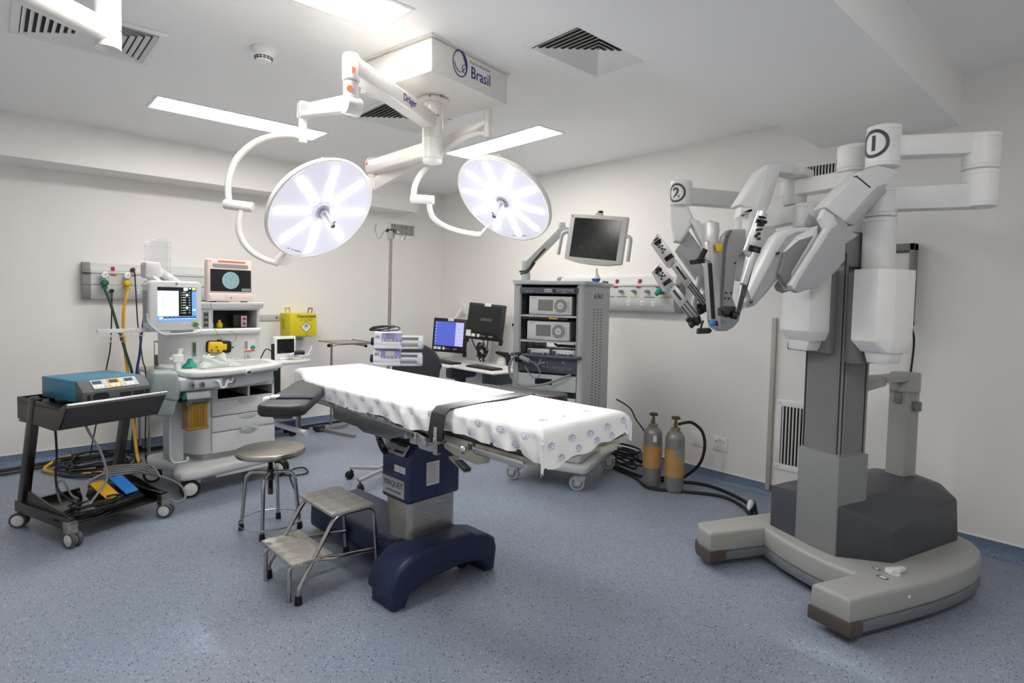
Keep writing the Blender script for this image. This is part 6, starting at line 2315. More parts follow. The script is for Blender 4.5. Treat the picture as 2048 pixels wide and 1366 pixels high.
# ------------------------------------------------------------------ equipment rack of the robot
m_rk = mat('rack_grey_enamel', '#a9adae', .42); m_rk2 = mat('rack_light_frame', '#b9bdbd', .42); m_slate = mat('slate_front_panel', '#4d525c', .45); m_unit = mat('unit_front_pale_grey', '#d3d5d4', .42)
m_rkin = mat('rack_interior', '#5d6263', .6); m_dial = mat('dial_grey', '#8b8e8e', .45)
KR_ = R(-68)
KT = V((3.051, 3.342, 0))
rack = thing('equipment_rack', 'tall grey equipment rack on wheels carrying shelves and a monitor', 'equipment rack', KT, KR_)
W_, D_, Z0, Z1 = .58, .66, .22, 1.585
b = MB()
b.prism(rrect(.68, .80, .05, 5, .31, .33), .05, TM((0, 0, .155)), bev=.012)
b.bx((.02, .02, .15), (.56, .64, .16))
b.build('base', m_rk2, rack)
for p, a in (((.04, .02), PI * .95), ((.58, .03), PI * 1.1), ((.05, .66), PI * .6), ((.58, .66), PI * .2)):
    castor(rack, p, a, r=.06, w=.032, twin=False, plate=.155, m_tyre=m_rk, m_hub=m_midgrey, m_fork=m_rk2, off=.03)
# cabinet: sides, back with a gap, top, front uprights
b = MB()
b.bx((0, .02, Z0), (.018, D_, Z1 - .03)); b.bx((.0, D_ - .015, 1.15), (W_, D_, Z1 - .03)); b.bx((.0, D_ - .015, Z0), (W_, D_, .98))
b.bx((.01, .01, Z0 - .02), (W_ - .01, D_, Z0 + .01))
b.bx((0, 0, Z0), (.052, .05, Z1 - .03), bev=.008)
b.mi = 1
b.prism([(.535, .0), (W_ - .035, 0)] + [(W_ - .035 + .035 * math.sin(R(a)), .035 - .035 * math.cos(R(a))) for a in (20, 40, 60, 80, 90)] + [(W_, D_), (W_ - .02, D_), (W_ - .02, .05), (.535, .05)], Z1 - .03 - Z0, TM((0, 0, Z0)))
cabn = b.build('cabinet', [m_rk, m_rk2], rack)
b = MB(); b.bx((.019, .05, Z0 + .01), (.022, D_ - .016, Z1 - .03)); b.bx((W_ - .0235, .05, Z0 + .01), (W_ - .0205, D_ - .016, Z1 - .03)); b.bx((.02, D_ - .018, 1.15), (W_ - .02, D_ - .0155, Z1 - .03)); b.bx((.02, D_ - .018, Z0), (W_ - .02, D_ - .0155, .98))
b.mi = 1
for k in range(30):
    for j in range(3): b.bx((.0222, .12 + j * .13, 1.02 + k * .016), (.0235, .19 + j * .13, 1.026 + k * .016))
b.build('interior_lining', [m_rkin, m_ltgrey], cabn)
b = MB(); b.prism(rrect(.63, .72, .05, 5, .295, .345), .03, TM((0, 0, Z1 - .03)), bev=.008); b.bx((-.01, -.012, Z1 - .004), (.20, .22, Z1 + .004), bev=.003); b.build('top_cover', m_rk2, rack)
b = MB()
for x in (.058, .527):
    b.bx((x - .006, .0, Z0 + .02), (x + .006, .004, Z1 - .035))
b.mi = 1
for x in (.058, .527):
    for k in range(62): b.bx((x - .0035, -.001, .52 + k * .0168), (x + .0035, .0, .528 + k * .0168))
b.build('mounting_rail', [m_rk2, m_ink], cabn)
# louvres and lettering on the right side
SD = frame((W_ + .0005, .35, 1.0), (0, 1, 0), (0, 0, 1))
b = MB(SD)
for j in range(3):
    for k in range(38):
        b.box((-.11 + j * .095, .37 - k * .024, 0), (.05, .006, .0012), rot=(0, 0, R(-12)))
for y in (-.5, -.15, .15, .5): b.cyl((-.22, y, 0), (-.22, y, .0015), .005, n=8); b.cyl((.24, y, 0), (.24, y, .0015), .005, n=8)
b.build('louvres', m_dkgrey, cabn)
b = MB(SD); b.text('da Vinci S', .062, TM((.0, .475, .0003)), bold=.001); b.build('side_lettering', m_dkgrey, cabn)


def slab_unit(name, x0, x1, z0, z1, y0, y1, m):
    q = MB(); q.bx((x0, y0, z0), (x1, y1, z1), bev=.003)
    return q.build(name, m, rack)


u = slab_unit('control_unit', .052, .533, 1.487, 1.533, -.004, .5, m_slate)
FR = lambda x, z, y=-.0045: frame((x, y, z), (1, 0, 0), (0, 0, 1))
b = MB(); b.text('INTUITIVE', .026, FR(.42, 1.512), sx=1.05, sp=1.25); b.text('SURGICAL', .010, FR(.42, 1.496)); b.bx((-.03, -.012, 0), (.03, .012, .0006), M=FR(.29, 1.51)); b.scrawl(11, .010, FR(.14, 1.505)); b.build('lettering', m_ltgrey, u)
b = MB(); b.scrawl(6, .016, FR(.29, 1.51, -.0052)); b.cyl((.345, -.004, 1.51), (.345, -.014, 1.51), .012, n=16); b.bx((.505, -.008, 1.497), (.52, -.002, 1.523)); b.build('controls', m_black, u)
for z in (1.318, 1.122):
    b = MB(); b.bx((.03, .02, z - .007), (.555, .56, z + .004)); b.bx((.052, .004, z - .011), (.533, .024, z + .004)); b.build('shelf', m_rk2, rack)
b = MB(); b.bx((.08, .005, 1.287), (.45, .012, 1.305)); b.mi = 1; b.bx((.30, .003, 1.293), (.37, .006, 1.304)); b.build('shelf_fitting', [m_black, m_yellow], rack)


def generator_box(z, x0, x1, h, label):
    t = thing('generator_unit', label, 'generator', KT + Matrix.Rotation(KR_, 3, 'Z') @ V(((x0 + x1) / 2, .02, z)), KR_, 'pale generator units in the rack')
    w = x1 - x0
    q = MB(); q.bx((-w / 2 + .004, .02, .006), (w / 2 - .004, .42, h), bev=.003); q.mi = 1
    for x in (-.12, .12):
        for y in (.06, .38): q.cyl((x, y, 0), (x, y, .007), .012, n=12)
    cs_ = q.build('case', [m_midgrey, m_rubber], t)
    q = MB(); q.bx((-w / 2, -.004, .004), (w / 2, .024, h), bev=.005); f_ = q.build('front', m_unit, cs_)
    F_ = frame((0, -.0045, h / 2), (1, 0, 0), (0, 0, 1))
    q = MB(F_); q.bx((-w * .28, -h * .27, 0), (w * .07, h * .32, .0012)); q.build('screen', mat('grey_dead_screen', '#7a7d7d', .25), f_)
    q = MB(F_); q.cyl((w * .25, 0, 0), (w * .25, 0, .003), h * .36, n=36); q.mi = 1; q.cyl((w * .25, 0, .003), (w * .25, 0, .006), h * .17, n=28); q.mi = 2; q.cyl((w * .25, 0, .006), (w * .25, 0, .011), h * .06, n=18)
    q.build('dial', [m_dial, m_unit, m_steel], f_)
    q = MB(F_); q.bx((-w * .46, -h * .40, 0), (-w * .1, -h * .385, .001)); q.scrawl(10, .009, TM((-w * .38, h * .40, .0005))); q.scrawl(10, .013, TM((w * .43, 0, .0005)) @ Matrix.Rotation(PI / 2, 4, 'Z'))
    q.bx((-w * .46, -h * .46, 0), (-w * .44, -h * .40, .001)); q.build('marking', m_midgrey, f_)
    return t


generator_box(1.322, .125, .475, .145, 'pale grey generator with round dial on the upper shelf of the rack')
generator_box(1.126, .112, .462, .148, 'pale grey generator with round dial on the lower shelf of the rack')
# two small camera boxes above the slate panel
for x0, lab in ((.118, 'small silver camera box on the left above the slate rack panel'), (.325, 'small silver camera box on the right above the slate rack panel')):
    t = thing('camera_box', lab, 'camera box', KT + Matrix.Rotation(KR_, 3, 'Z') @ V((x0, .02, 1.008)), KR_, 'silver camera boxes in the rack')
    b = MB(); b.bx((0, 0, 0), (.185, .25, .052), bev=.003); cb_ = b.build('case', m_alu, t)
    F_ = frame((.0925, -.0005, .026), (1, 0, 0), (0, 0, 1))
    b = MB(F_); b.bx((-.088, -.02, 0), (-.065, .016, .001)); b.mi = 1
    for k in range(5): b.bx((-.055 + k * .026, -.004, 0), (-.037 + k * .026, .014, .0015))
    b.mi = 0; b.bx((-.05, -.021, 0), (.03, -.008, .001)); b.cyl((.06, -.012, 0), (.06, -.012, .004), .012, n=16)
    b.build('front_buttons', [m_slate, m_paper], cb_)
b = MB(); b.tube([(.25, .25, 1.115), (.28, .22, 1.08), (.40, .20, 1.075), (.5, .25, 1.08)], .009, 8, k=4); b.bx((.30, .18, 1.068), (.52, .26, 1.085)); b.bx((.50, .2, 1.07), (.52, .23, 1.12)); b.build('inner_bracket', m_black, rack)
u = slab_unit('core_unit', .05, .535, .885, 1.008, -.01, .55, m_slate)
b = MB(); b.text('INTUITIVE', .026, FR(.42, .925, -.0105), sx=1.05, sp=1.25); b.text('SURGICAL', .010, FR(.42, .909, -.0105)); b.cyl((.43, -.01, .97), (.43, -.0115, .97), .010, n=12)
for i in range(2):
    for j in range(2): b.cyl((.27 + i * .03, -.01, .93 + j * .028), (.27 + i * .03, -.0115, .93 + j * .028), .007, n=12)
b.build('lettering', m_midgrey, u)
b = MB(); b.tube(fillet([(.01, .0, 1.01), (.01, -.045, 1.01), (.56, -.045, 1.01), (.56, .0, 1.01)], .02), .014, 12); b.build('handle_bar', m_slate, rack)
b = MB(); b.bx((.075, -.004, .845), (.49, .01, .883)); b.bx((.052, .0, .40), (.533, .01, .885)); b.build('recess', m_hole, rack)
for z0, z1 in ((.745, .868), (.58, .70), (.43, .56)):
    b = MB(); b.bx((.055, -.008, z0), (.532, .02, z1), bev=.004); dr = b.build('drawer', m_rk2, rack)
    if z0 > .7:
        b = MB(); b.bx((.20, -.0095, z0 + .045), (.34, -.0075, z0 + .09)); b.build('grip_slot', m_hole, dr)
b = MB(); b.bx((.055, -.006, .22), (.535, .02, .42), bev=.004); b.build('lower_panel', m_rk2, rack)
# camera cable and its clip on the bar
b = MB()
L_ = lambda *p: V(p)
b.tube([L_(.50, -.03, .885), L_(.42, -.05, .85), L_(.30, -.06, .80), L_(.15, -.06, .775), L_(.05, -.06, .80), L_(.0, -.06, .90), L_(.035, -.065, .985), L_(.08, -.07, 1.005)], .0095, 10, k=6)
b.tube([L_(.08, -.07, 1.0), L_(.17, -.075, .975), L_(.235, -.07, .945), L_(.265, -.07, .89), L_(.245, -.07, .845), L_(.19, -.07, .86), L_(.14, -.07, .93)], .005, 8, k=6)
b.tube([L_(.10, -.072, .995), L_(.18, -.075, .97)], .018, 10)
b.tube([L_(.22, -.07, .94), L_(.30, -.06, .97)], .004, 6); b.tube([L_(.25, -.065, .95), L_(.27, -.06, .99)], .004, 6)
b.mi = 1; b.bx((.05, -.075, .955), (.10, -.025, 1.03), bev=.01)
cbl = b.build('camera_cable', [m_cg, m_black]); cbl.location = KT; cbl.rotation_euler = (0, 0, KR_)
tag(cbl, 'thick grey camera cable looped over the handle bar of the rack', 'cable')
# monitor on its swivel arm
b = MB(); b.cyl((.045, .12, Z1), (.045, .12, 1.64), .036, n=24); b.cyl((.045, .12, 1.64), (.045, .12, 1.745), .032, n=24, bev=.004); b.beam((.045, .12, 1.70), (.31, .2, 1.985), .05, .062, bev=.008); b.cyl((.31, .2, 1.95), (.31, .2, 2.05), .03, n=20, bev=.004); b.beam((.31, .2, 2.0), (.52, .19, 1.93), .05, .05)
am_ = b.build('monitor_arm', m_rk2, rack)
b = MB(); b.tube([(.0, .10, 1.66), (.07, .09, 1.67), (.12, .10, 1.74), (.2, .13, 1.84)], .008, 8, k=5); b.tube([(.01, .10, 1.64), (.08, .085, 1.66), (.13, .1, 1.73)], .008, 8, k=5); b.build('arm_cable', m_black, am_)
MF = TM((.612, .12, 1.90)) @ Matrix.Rotation(R(-4), 4, 'X') @ frame((0, 0, 0), (1, 0, 0), (0, 0, 1)) @ Matrix.Rotation(R(-6), 4, 'Z')
b = MB(MF); b.prism([(-.225, -.165), (-.12, -.185), (0, -.19), (.12, -.185), (.225, -.165), (.225, .185), (-.225, .185)], .06, TM((0, 0, -.055)), bev=.008); b.prism(rrect(.36, .30, .02), .04, TM((0, 0, -.09)), bev=.008)
mo = b.build('monitor', m_offwhite, rack)
b = MB(MF); b.bx((-.185, -.145, .0045), (.185, .155, .0062)); b.build('screen', m_screen_off, mo)
b = MB(MF); b.cyl((-.205, .165, .004), (-.205, .165, .0065), .008, n=12)
for k in range(7): b.bx((-.06 + k * .018, -.172, .004), (-.05 + k * .018, -.168, .0062))
b.build('buttons', m_midgrey, mo)
for s in (-1, 1):
    b = MB(MF); b.tube(fillet([(s * .22, .05, -.02), (s * .27, .035, .0), (s * .275, -.14, .01)], .04), .014, 12); b.build('grab_handle', m_ltgrey, mo)
b = MB(MF); b.bx((-.032, .185, -.05), (.02, .205, -.01), bev=.003); b.mi = 1; b.sphere((.0, .215, -.03), .018, s=(1.2, .6, 1)); b.build('top_camera', [m_ltgrey, m_black], mo)
# small things standing on the rack top
t = thing('spray_bottle', 'small white bottle with blue base on top of the rack', 'bottle', KT + Matrix.Rotation(KR_, 3, 'Z') @ V((.56, .33, Z1)), KR_)
b = MB(); b.lathe([(0, .03), (.035, .03), (.03, .045), (.014, .07), (.010, .11), (0, .11)], None, 20); b.build('body', m_white, t)
b = MB(); b.lathe([(0, 0), (.022, 0), (.034, .018), (.035, .03), (0, .03)], None, 20); b.build('base', mat('blue_bottle_base', '#3c62b0', .4), t)

# ------------------------------------------------------------------ gas cylinders
m_cyl = mat('scuffed_silver_paint', '#8f8f8c', .38, metal=.5, var=.25, scale=45); m_tan = mat('tan_label', '#b58c55', .6, var=.12, scale=25)
def gas_cylinder(x, y, z_lab0, z_lab1, label, v):
    t = thing('gas_cylinder', label, 'gas cylinder', (x, y, 0), R(v), 'steel gas cylinders by the right wall')
    b = MB(); r = .072
    b.lathe([(0, 0), (.058, 0), (.07, .008), (r, .02), (r, .40), (.068, .425), (.055, .447), (.04, .458), (.036, .462), (.036, .485), (.024, .49), (0, .49)], None, 40)
    bd = b.build('body', m_cyl, t)
    b = MB(); b.lathe([(r + .0008, z_lab0), (r + .0012, z_lab0), (r + .0012, z_lab1), (r + .0008, z_lab1)], None, 40); b.build('tan_band', m_tan, bd)
    b = MB(); b.lathe([(r + .0016, .27 if v else .36), (r + .002, .27 if v else .36), (r + .002, .335 if v else .41), (r + .0016, .335 if v else .41)], None, 14, a0=R(215 - v), a1=R(255 - v + (25 if v else -18))); b.build('label', m_midgrey if v else m_paper, bd)
    b = MB(); b.cyl((0, 0, .485), (0, 0, .535), .015, .012, n=14); b.tube([(-.03, 0, .512), (.0, 0, .512)], .007, 8); b.mi = 1; b.lathe([(0, .553), (.03, .553), (.034, .558), (.034, .566), (.028, .572), (0, .572)], None, 12); b.cyl((0, 0, .53), (0, 0, .56), .008, n=10)
    b.build('valve', [m_brass, mat('rusty_handwheel', '#5a4a42', .6, metal=.4)], t)
gas_cylinder(3.84, 2.555, .15, .325, 'silver gas cylinder with tan band, the one standing nearer the rack', 0)
gas_cylinder(3.86, 2.37, .12, .33, 'silver gas cylinder with tan band and the black hose on its valve', 8)
hose('cylinder_hose', [(3.875, 2.35, .515), (3.93, 2.34, .52), (4.0, 2.31, .515), (4.05, 2.255, .45), (4.06, 2.235, .34), (4.05, 2.26, .21), (4.04, 2.34, .11), (4.0, 2.45, .03), (4.05, 2.7, .014)], .012, m_cab, 'black hose arching from the gas cylinder valve to the floor', 'hose')
hose('robot_cable', [(4.1, 3.2, .012), (3.97, 2.92, .012), (3.93, 2.72, .012), (3.99, 2.52, .012), (4.12, 2.36, .012), (4.15, 2.2, .012), (4.08, 1.98, .012), (3.96, 1.80, .012), (3.72, 1.66, .03), (3.55, 1.605, .19), (3.46, 1.575, .213)], .012, m_cab, 'black robot cable on the floor, the one nearer the right wall', 'cable', 'black floor cables running to the robot')
hose('robot_cable', [(4.02, 3.2, .012), (3.93, 2.96, .012), (3.86, 2.72, .012), (3.74, 2.5, .012), (3.9, 2.25, .012), (4.0, 2.04, .012), (3.9, 1.83, .012), (3.70, 1.685, .03), (3.53, 1.625, .19), (3.45, 1.60, .213)], .012, m_cab, 'black robot cable on the floor, the one farther from the right wall', 'cable', 'black floor cables running to the robot')
b = MB(); b.tube([(3.47, 1.588, .214), (3.42, 1.57, .212), (3.36, 1.55, .207)], [.02, .017, .006], 12); tag(b.build('cable_connector', m_ltgrey), 'pale grey cable connector lying on the far leg of the robot base', 'connector')
b = MB()
rnd = random.Random(14)
for k in range(6):
    a0 = rnd.uniform(0, 6); c = V((4.03 + rnd.uniform(-.05, .04), 2.94 + rnd.uniform(-.10, .12), 0))
    b.tube([c + V((.07 * math.cos(a0 + i * .5) * (1 + .2 * k / 6), (.13 + .02 * k) * math.sin(a0 + i * .5), .02 + .028 * k + .035 * abs(math.sin(i * .4 + k)))) for i in range(12)], .009, 7, k=3)
tag(b.build('cable_bundle', m_cab), 'tangled bundle of black cables on the floor between rack and gas cylinders', 'cable bundle')
hose('rack_cable', [(3.97, 3.02, .60), (4.0, 2.90, .54), (4.0, 2.83, .45), (4.0, 2.74, .36), (4.02, 2.68, .2), (4.05, 2.75, .03)], .006, m_cab, 'thin black cable dropping behind the foot of the operating table sheet', 'cable')
plug_cable('power_cord', ((4.235, 3.36, 1.605), m_black), [(4.24, 3.36, 1.60), (4.18, 3.37, 1.58), (4.10, 3.46, 1.53), (4.02, 3.52, 1.45), (4.08, 3.36, 1.38), (4.12, 3.26, 1.42), (4.12, 3.30, 1.52), (4.06, 3.45, 1.52), (3.99, 3.52, 1.3), (3.97, 3.50, .8)], 'black power cord looping from the right gas rail to the rack', 'power cords at the right gas rail')

# plates, light box on the right wall
for y, txt, lab in ((2.431, None, 'blank square white wall plate low on the right wall'), (2.251, True, 'square white wall plate with lettering low on the right wall')):
    t = tagged_at(thing('wall_plate', lab, 'wall plate', group='square wall plates'), MW_RIGHT(y, .31))
    b = MB(); b.bx((-.061, -.058, 0), (.061, .058, .007), bev=.003); b.bx((-.048, -.045, .007), (.048, .045, .009), bev=.001); p_ = b.build('plate', m_white, t)
    b = MB(); b.scrawl(11 if txt else 5, .014, TM((0 if txt else -.025, .02, .0095)))
    if txt: b.scrawl(4, .014, TM((0, .034, .0095))); b.build('lettering', m_midgrey, p_)
t = tagged_at(thing('light_box', 'wall mounted film light box, unlit, behind the robot', 'light box'), MW_RIGHT(1.20, 1.582))
b = MB()
w, h = .43, .515
for a, c_ in (((-w / 2, h / 2 - .045), (w / 2, h / 2)), ((-w / 2, -h / 2), (w / 2, -h / 2 + .03)), ((-w / 2, -h / 2), (-w / 2 + .028, h / 2)), ((w / 2 - .028, -h / 2), (w / 2, h / 2))): b.bx((*a, 0), (*c_, .085), bev=.003)
b.build('frame', mat('light_box_grey', '#8f8e89', .45, metal=.4), t)
b = MB(); b.bx((-w / 2 + .028, -h / 2 + .03, .0), (w / 2 - .028, h / 2 - .045, .078)); b.build('white_panel', m_whitepl, t)
b = MB(); b.bx((-w / 2 + .03, h / 2 - .058, .078), (w / 2 - .03, h / 2 - .045, .084)); b.build('film_grip', m_dkgrey, t)
b = MB(); b.tube([(w / 2 - .02, -h / 2, .05), (w / 2 + .0, -h / 2 - .02, .05), (w / 2 + .01, -h / 2 - .12, .03), (w / 2 - .01, -h / 2 - .4, .012), (w / 2 - .03, -h / 2 - .8, .012), (w / 2 - .05, -h / 2 - 1.0, .012)], .006, 8, k=5); b.build('cord', m_black, t)

# ------------------------------------------------------------------ infusion pumps on their pole
m_pump = mat('pump_white', '#e4e6ea', .4); m_purple = mat('pump_violet_panel', '#8f86c0', .4)
IT = V((2.275, 3.929, 0)); IR = R(-38)
t = thing('infusion_stand', 'tall steel infusion pole on wheels with hooks on top', 'infusion stand', IT, IR)
b = MB(); b.cyl((0, 0, .1), (.018, .012, 1.925), .0125, n=18); b.mi = 1; b.cyl((.0178, .012, 1.88), (.018, .012, 1.945), .02, n=16); b.build('pole', [m_steel, m_ltgrey], t)
b = MB()
for a in (20, 110, 200, 290):
    d_ = V((math.cos(R(a)), math.sin(R(a)), 0)); p0 = V((.018, .012, 1.94))
    b.tube([p0, p0 + d_ * .05, p0 + d_ * .08 + V((0, 0, -.05)), p0 + d_ * .10 + V((0, 0, -.055)), p0 + d_ * .12 + V((0, 0, .0)), p0 + d_ * .115 + V((0, 0, .05))], .003, 6, k=5)
b.mi = 1; b.cyl((-.02, .012, 1.945), (.055, .012, 1.945), .012)
b.build('hooks', [m_chrome, m_black], t)
b = MB()
for k in range(5):
    a = R(180 + 72 * k - 14); d_ = V((math.cos(a), math.sin(a), 0))
    b.beam(d_ * .03 + V((0, 0, .10)), d_ * .30 + V((0, 0, .085)), .03, .022, bev=.003)
b.cyl((0, 0, .07), (0, 0, .13), .04)
b.build('base', m_alu, t)
for k in range(5):
    a = R(180 + 72 * k - 14)
    castor(t, (.29 * math.cos(a), .29 * math.sin(a)), a + 1, r=.03, w=.016, plate=.08, m_tyre=m_black, m_hub=m_black, m_fork=m_black)


def pump(z, dx, label):
    q = thing('infusion_pump', label, 'infusion pump', IT + Matrix.Rotation(IR, 3, 'Z') @ V((dx, 0, z)), IR, 'syringe pumps on the infusion pole')
    b = MB(); b.hull([(x, y, zz) for x in (-.125, .08) for y, zz in ((-.09, .0), (-.10, .045), (-.065, .125), (-.02, .13), (-.02, .0))], bev=.01)
    b.bx((-.12, -.105, .0), (.085, -.02, .022), bev=.006); c_ = b.build('case', m_pump, q)
    PF = frame((-.02, -.0845, .088), (1, 0, 0), (0, .035, .08))
    b = MB(PF); b.prism(rrect(.155, .062, .012, 4, .03, .0), .006, bev=.002); p_ = b.build('control_panel', m_purple, c_)
    b = MB(PF); b.bx((-.012, -.018, .006), (.055, .022, .0075)); b.build('screen', mat('pump_screen', '#3a3557', .2), p_)
    b = MB(PF); b.bx((-.095, -.01, .0), (-.06, .012, .0015)); b.mi = 1
    for k in range(5): b.cyl((-.03 + k * .028, -.026, .006), (-.03 + k * .028, -.026, .008), .005, n=10)
    b.build('keys', [m_midgrey, m_white], p_)
    b = MB(); b.bx((.08, -.09, .085), (.24, -.03, .098), bev=.004); b.bx((.08, -.085, .0), (.225, -.03, .014), bev=.004); b.bx((.205, -.095, .0), (.245, -.03, .09), bev=.014, seg=3); b.cyl((.225, -.095, .045), (.225, -.105, .045), .02, n=20); b.tube([(.08, -.06, .05), (.21, -.06, .05)], .018, 12); b.bx((.075, -.034, .0), (.23, -.026, .095))
    b.build('syringe_holder', m_pump, c_)
    b = MB(); b.bx((-.03, -.022, .02), (.03, .014, .08), bev=.004); b.cyl((-.15, -.04, .05), (-.125, -.04, .05), .03, n=18); b.build('pole_clamp', m_black, c_)
    return q


pump(1.045, .035, 'white and violet infusion pump, the upper one on the pole')
pump(.915, .03, 'white and violet infusion pump, the lower one on the pole')
b = MB()
rnd = random.Random(6)
for k in range(3):
    b.tube([IT + Matrix.Rotation(IR, 3, 'Z') @ V((-.01 - .02 * k + (.11 - .015 * k) * math.cos(a * .42 + k), -.04 + .07 * math.sin(a * .42 + k), 1.196 + .016 * math.sin(a * .42 + 2.2 * k))) for a in range(16)], .0042, 7, k=3)
tag(b.build('pump_cord', m_cab), 'coiled black power cord lying on top of the upper infusion pump', 'cord')

# ------------------------------------------------------------------ office chair
m_ch = mat('charcoal_chair_fabric', '#35373c', .8, bump=.1)
t = thing('office_chair', 'dark grey office chair with rounded back behind the infusion pumps', 'chair', (2.95, 4.50, 0), R(-42))
b = MB(); pr_ = [(.225 * math.cos(a) * (1 if math.sin(a) > 0 else .9), .24 * math.sin(a)) for a in [i * 2 * PI / 36 for i in range(36)]]
b.prism(pr_, .05, TM((0, -.14, .78)) @ frame((0, 0, 0), (1, 0, 0), (0, 0, 1)), bev=.015, seg=3); bk = b.build('backrest', m_ch, t)
b = MB(); b.bx((-.03, -.13, .40), (.03, -.11, .80), bev=.006); b.bx((-.03, -.13, .40), (.03, .06, .42)); b.build('back_bracket', m_black, t)
b = MB(); b.prism(rrect(.46, .44, .1, 6, 0, .09), .07, TM((0, 0, .42)), bev=.02, seg=3); b.build('seat', m_ch, t)
b = MB(); b.cyl((0, .06, .10), (0, .06, .42), .025)
for k in range(5):
    a = R(72 * k + 90); b.beam((0, .06, .12), (.27 * math.cos(a), .06 + .27 * math.sin(a), .085), .04, .03)
b.build('base', m_black, t)
for k in range(5):
    a = R(72 * k + 90); castor(t, (.27 * math.cos(a), .06 + .27 * math.sin(a)), a + 1, r=.025, w=.016, plate=.07, m_tyre=m_black, m_hub=m_black, m_fork=m_black)

# ------------------------------------------------------------------ computer station on the right wall
t = thing('wall_shelf', 'white wall shelf with two keyboard trays under the black computers', 'shelf', (XR, 5.38, .70))
b = MB(); b.bx((-.16, -.72, -.02), (0, .72, 0), bev=.003); b.bx((-.012, -.72, -.10), (0, .72, -.02)); b.build('ledge', m_whitepl, t)
for y0, y1, x0 in ((-.30, .30, -.66), (-1.0, -.32, -.60)):
    b = MB(); b.bx((x0, y0, -.03), (-.15, y1, -.012), bev=.004); tr2 = b.build('keyboard_tray', m_whitepl, t)
    b = MB(); b.bx((-.42, (y0 + y1) / 2 - .07, -.20), (-.05, (y0 + y1) / 2 + .07, -.03), bev=.03); b.bx((-.3, (y0 + y1) / 2 - .04, -.32), (-.2, (y0 + y1) / 2 + .04, -.19)); b.build('tray_bracket', m_dkgrey, tr2)
for x, y, lab in ((-.46, .02, 'black keyboard on the left tray below the blue lit screen'), (-.42, -.64, 'black keyboard on the right tray below the tilted black computer')):
    k_ = thing('keyboard', lab, 'keyboard', (XR + x, 5.38 + y, .688), 0, 'keyboards on the trays')
    b = MB(); b.bx((-.075, -.22, 0), (.075, .22, .018), bev=.004); kb = b.build('body', m_black, k_)
    b = MB()
    for i in range(5):
        for j in range(15): b.bx((-.062 + i * .025, -.208 + j * .028, .018), (-.041 + i * .025, -.184 + j * .028, .022))
    b.build('keys', m_dkgrey, kb); kb['kind'] = kb.get('kind', '') or 'part'
    del kb['kind']


def computer(name_label, M, w, h, lit):
    c_ = tagged_at(thing('panel_computer', name_label, 'computer', group='panel computers on the wall'), M)
    b = MB(); b.prism(rrect(w, h, .012), .05, TM((0, 0, -.05)), bev=.005)
    for s in (-1, 1): b.bx((s * w / 2 - .02 - .012 * s, -h / 2 - .04, -.05), (s * w / 2 + .02 - .012 * s, -h / 2 + .03, -.01), bev=.006)
    cs = b.build('case', m_black, c_)
    b = MB(); b.bx((-.03, h / 2 - .03, -.06), (.045, h / 2 + .008, .004), bev=.002); b.build('clip', m_whitepl, cs)
    b = MB()
    for x0, x1, dz in ((-.45, -.35, 0), (-.33, -.23, .0), (-.18, -.11, 0)): b.bx((w * x0, -h * .43, .0), (w * x1, -h * .35, .0012))
    if not lit: b.bx((-w * .49, -h * .43, 0), (-w * .36, -h * .26, .002))
    b.build('stickers', m_paper, cs)
    b = MB(); b.scrawl(7, .018, TM((-w * .03, -h * .395, .0004))); b.bx((w * .14, -h * .41, 0), (w * .25, -h * .375, .001)); b.build('lettering', m_midgrey, cs)
    if lit:
        b = MB(); b.bx((-w * .44, -h * .31, .0), (w * .42, h * .40, .0012)); b.mi = 1; b.bx((w * .18, -h * .30, .0012), (w * .42, h * .39, .0016)); b.mi = 2
        for k in range(7): b.bx((-w * .42, h * .34 - k * .036, .0012), (-w * .39, h * .355 - k * .036, .0018))
        b.mi = 3
        for k in range(6):
            for j in range(3): b.bx((w * (.22 + .07 * j), h * .32 - k * .045, .0016), (w * (.245 + .07 * j), h * .33 - k * .045, .002))
        b.build('screen', [emis('desktop_blue', '#4a59b4', .55), emis('desktop_pale', '#a7a6d6', .6), emis('icon_white', '#dfe4f5', .7), m_ink], cs)
    else:
        b = MB(); b.bx((-w * .44, -h * .29, 0), (w * .42, h * .44, .001)); b.mi = 1; b.bx((-w * .14, h * .02, .001), (w * .17, h * .10, .0016)); b.build('screen', [mat('black_screen', '#1c1f1e', .3), m_dkgrey], cs)
    return c_


def face(p, yaw, pitch, rollz):
    return Matrix.Translation(p) @ Matrix.Rotation(yaw, 4, 'Z') @ frame((0, 0, 0), (1, 0, 0), (0, 0, 1)) @ Matrix.Rotation(pitch, 4, 'X') @ Matrix.Rotation(rollz, 4, 'Z')


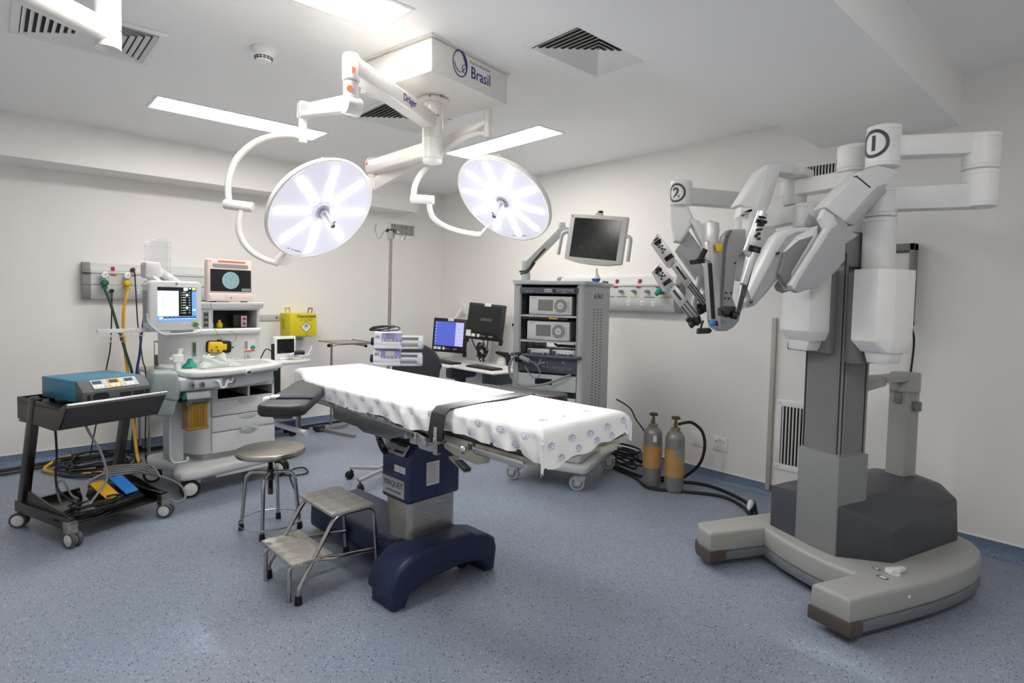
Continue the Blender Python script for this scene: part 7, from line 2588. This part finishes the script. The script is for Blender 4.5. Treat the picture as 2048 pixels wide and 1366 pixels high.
computer('black panel computer with blue lit desktop on the screen', face((4.02, 5.52, .99), R(-58), R(-4), R(-2)), .42, .40, True)
computer('tilted black panel computer with dark screen beside the rack', face((4.02, 4.86, 1.18), R(-58), R(-8), R(-4)), .42, .40, False)
for (p0, p1, lab) in (((4.10, 5.56, 1.12), (XR, 5.66, 1.30), 'white bracket arm holding the blue lit computer'), ((4.08, 4.88, 1.2), (XR, 4.92, 1.2), 'white bracket arm holding the tilted dark computer')):
    t = thing('bracket_arm', lab, 'bracket', p1, 0, 'computer bracket arms')
    b = MB(Matrix.Translation(-V(p1))); b.beam(p0, V(p1) - V((.03, 0, 0)), .03, .045, bev=.006); b.bx((p1[0] - .03, p1[1] - .05, p1[2] - .07), (p1[0], p1[1] + .05, p1[2] + .07), bev=.004); b.build('arm', m_whitepl, t)
for y, z, lab in ((5.50, 1.16, 'double wall socket just right of the left computer bracket'), (4.70, 1.14, 'wall socket by the right edge of the tilted dark computer')):
    t = tagged_at(thing('wall_socket', lab, 'socket', group='wall sockets at the computers'), MW_RIGHT(y, z))
    b = MB(); b.bx((-.06, -.06, 0), (.06, .06, .008), bev=.003); p_ = b.build('plate', m_white, t)
    b = MB()
    for sx in (-.025, .025): b.cyl((sx, .01, .008), (sx, .01, .03), .014, n=14)
    b.build('plugs', m_black, p_)
b = MB(); rnd = random.Random(3)
b.tube([(4.30, 5.48, 1.17), (4.24, 5.40, 1.1), (4.22, 5.36, .98), (4.2, 5.24, .86), (4.22, 5.14, .78), (4.2, 5.1, .705)], .007, 7, k=5)
b.tube([(4.05, 4.98, 1.0), (4.14, 5.02, .94), (4.2, 5.14, .86), (4.2, 5.2, .78), (4.22, 5.1, .72)], .006, 7, k=5)
b.tube([(4.03, 4.82, .97), (4.12, 4.94, .90), (4.2, 5.1, .80), (4.2, 5.18, .74), (4.2, 5.14, .71)], .007, 7, k=5)
for k in range(5): b.tube([V((4.22, 5.14 + rnd.uniform(-.03, .05), .84 + rnd.uniform(-.05, .03))) + V((.01 * math.sin(i), .075 * math.cos(i * .5), .06 * math.sin(i * .5))) for i in range(13)], .005, 6, k=3)
tag(b.build('computer_cables', m_cab), 'tangle of black cables hanging between the two panel computers', 'cables')
t = thing('barcode_scanner', 'black barcode scanner resting on a white cradle beside the rack', 'scanner', (4.25, 4.79, .70))
b = MB(); b.hull([(x, y, z) for x, y, z in ((-.07, -.06, 0), (.05, -.06, 0), (.05, .08, 0), (-.07, .08, 0), (-.05, -.04, .09), (.03, -.04, .09), (.03, .05, .09), (-.05, .05, .09))], bev=.012); b.build('cradle', m_whitepl, t)
b = MB(); b.hull([(-.05, .10, .115), (.02, .10, .115), (-.05, .11, .145), (.02, .11, .145), (-.05, -.06, .09), (.02, -.06, .09), (-.05, -.06, .14), (.02, -.06, .14)], bev=.01); b.hull([(-.04, -.05, .13), (.01, -.05, .13), (-.04, -.1, .12), (.01, -.1, .12), (-.04, -.07, -.0), (.01, -.07, -.0), (-.04, -.11, .0), (.01, -.11, .0)], bev=.008); b.build('scanner_body', m_black, t)
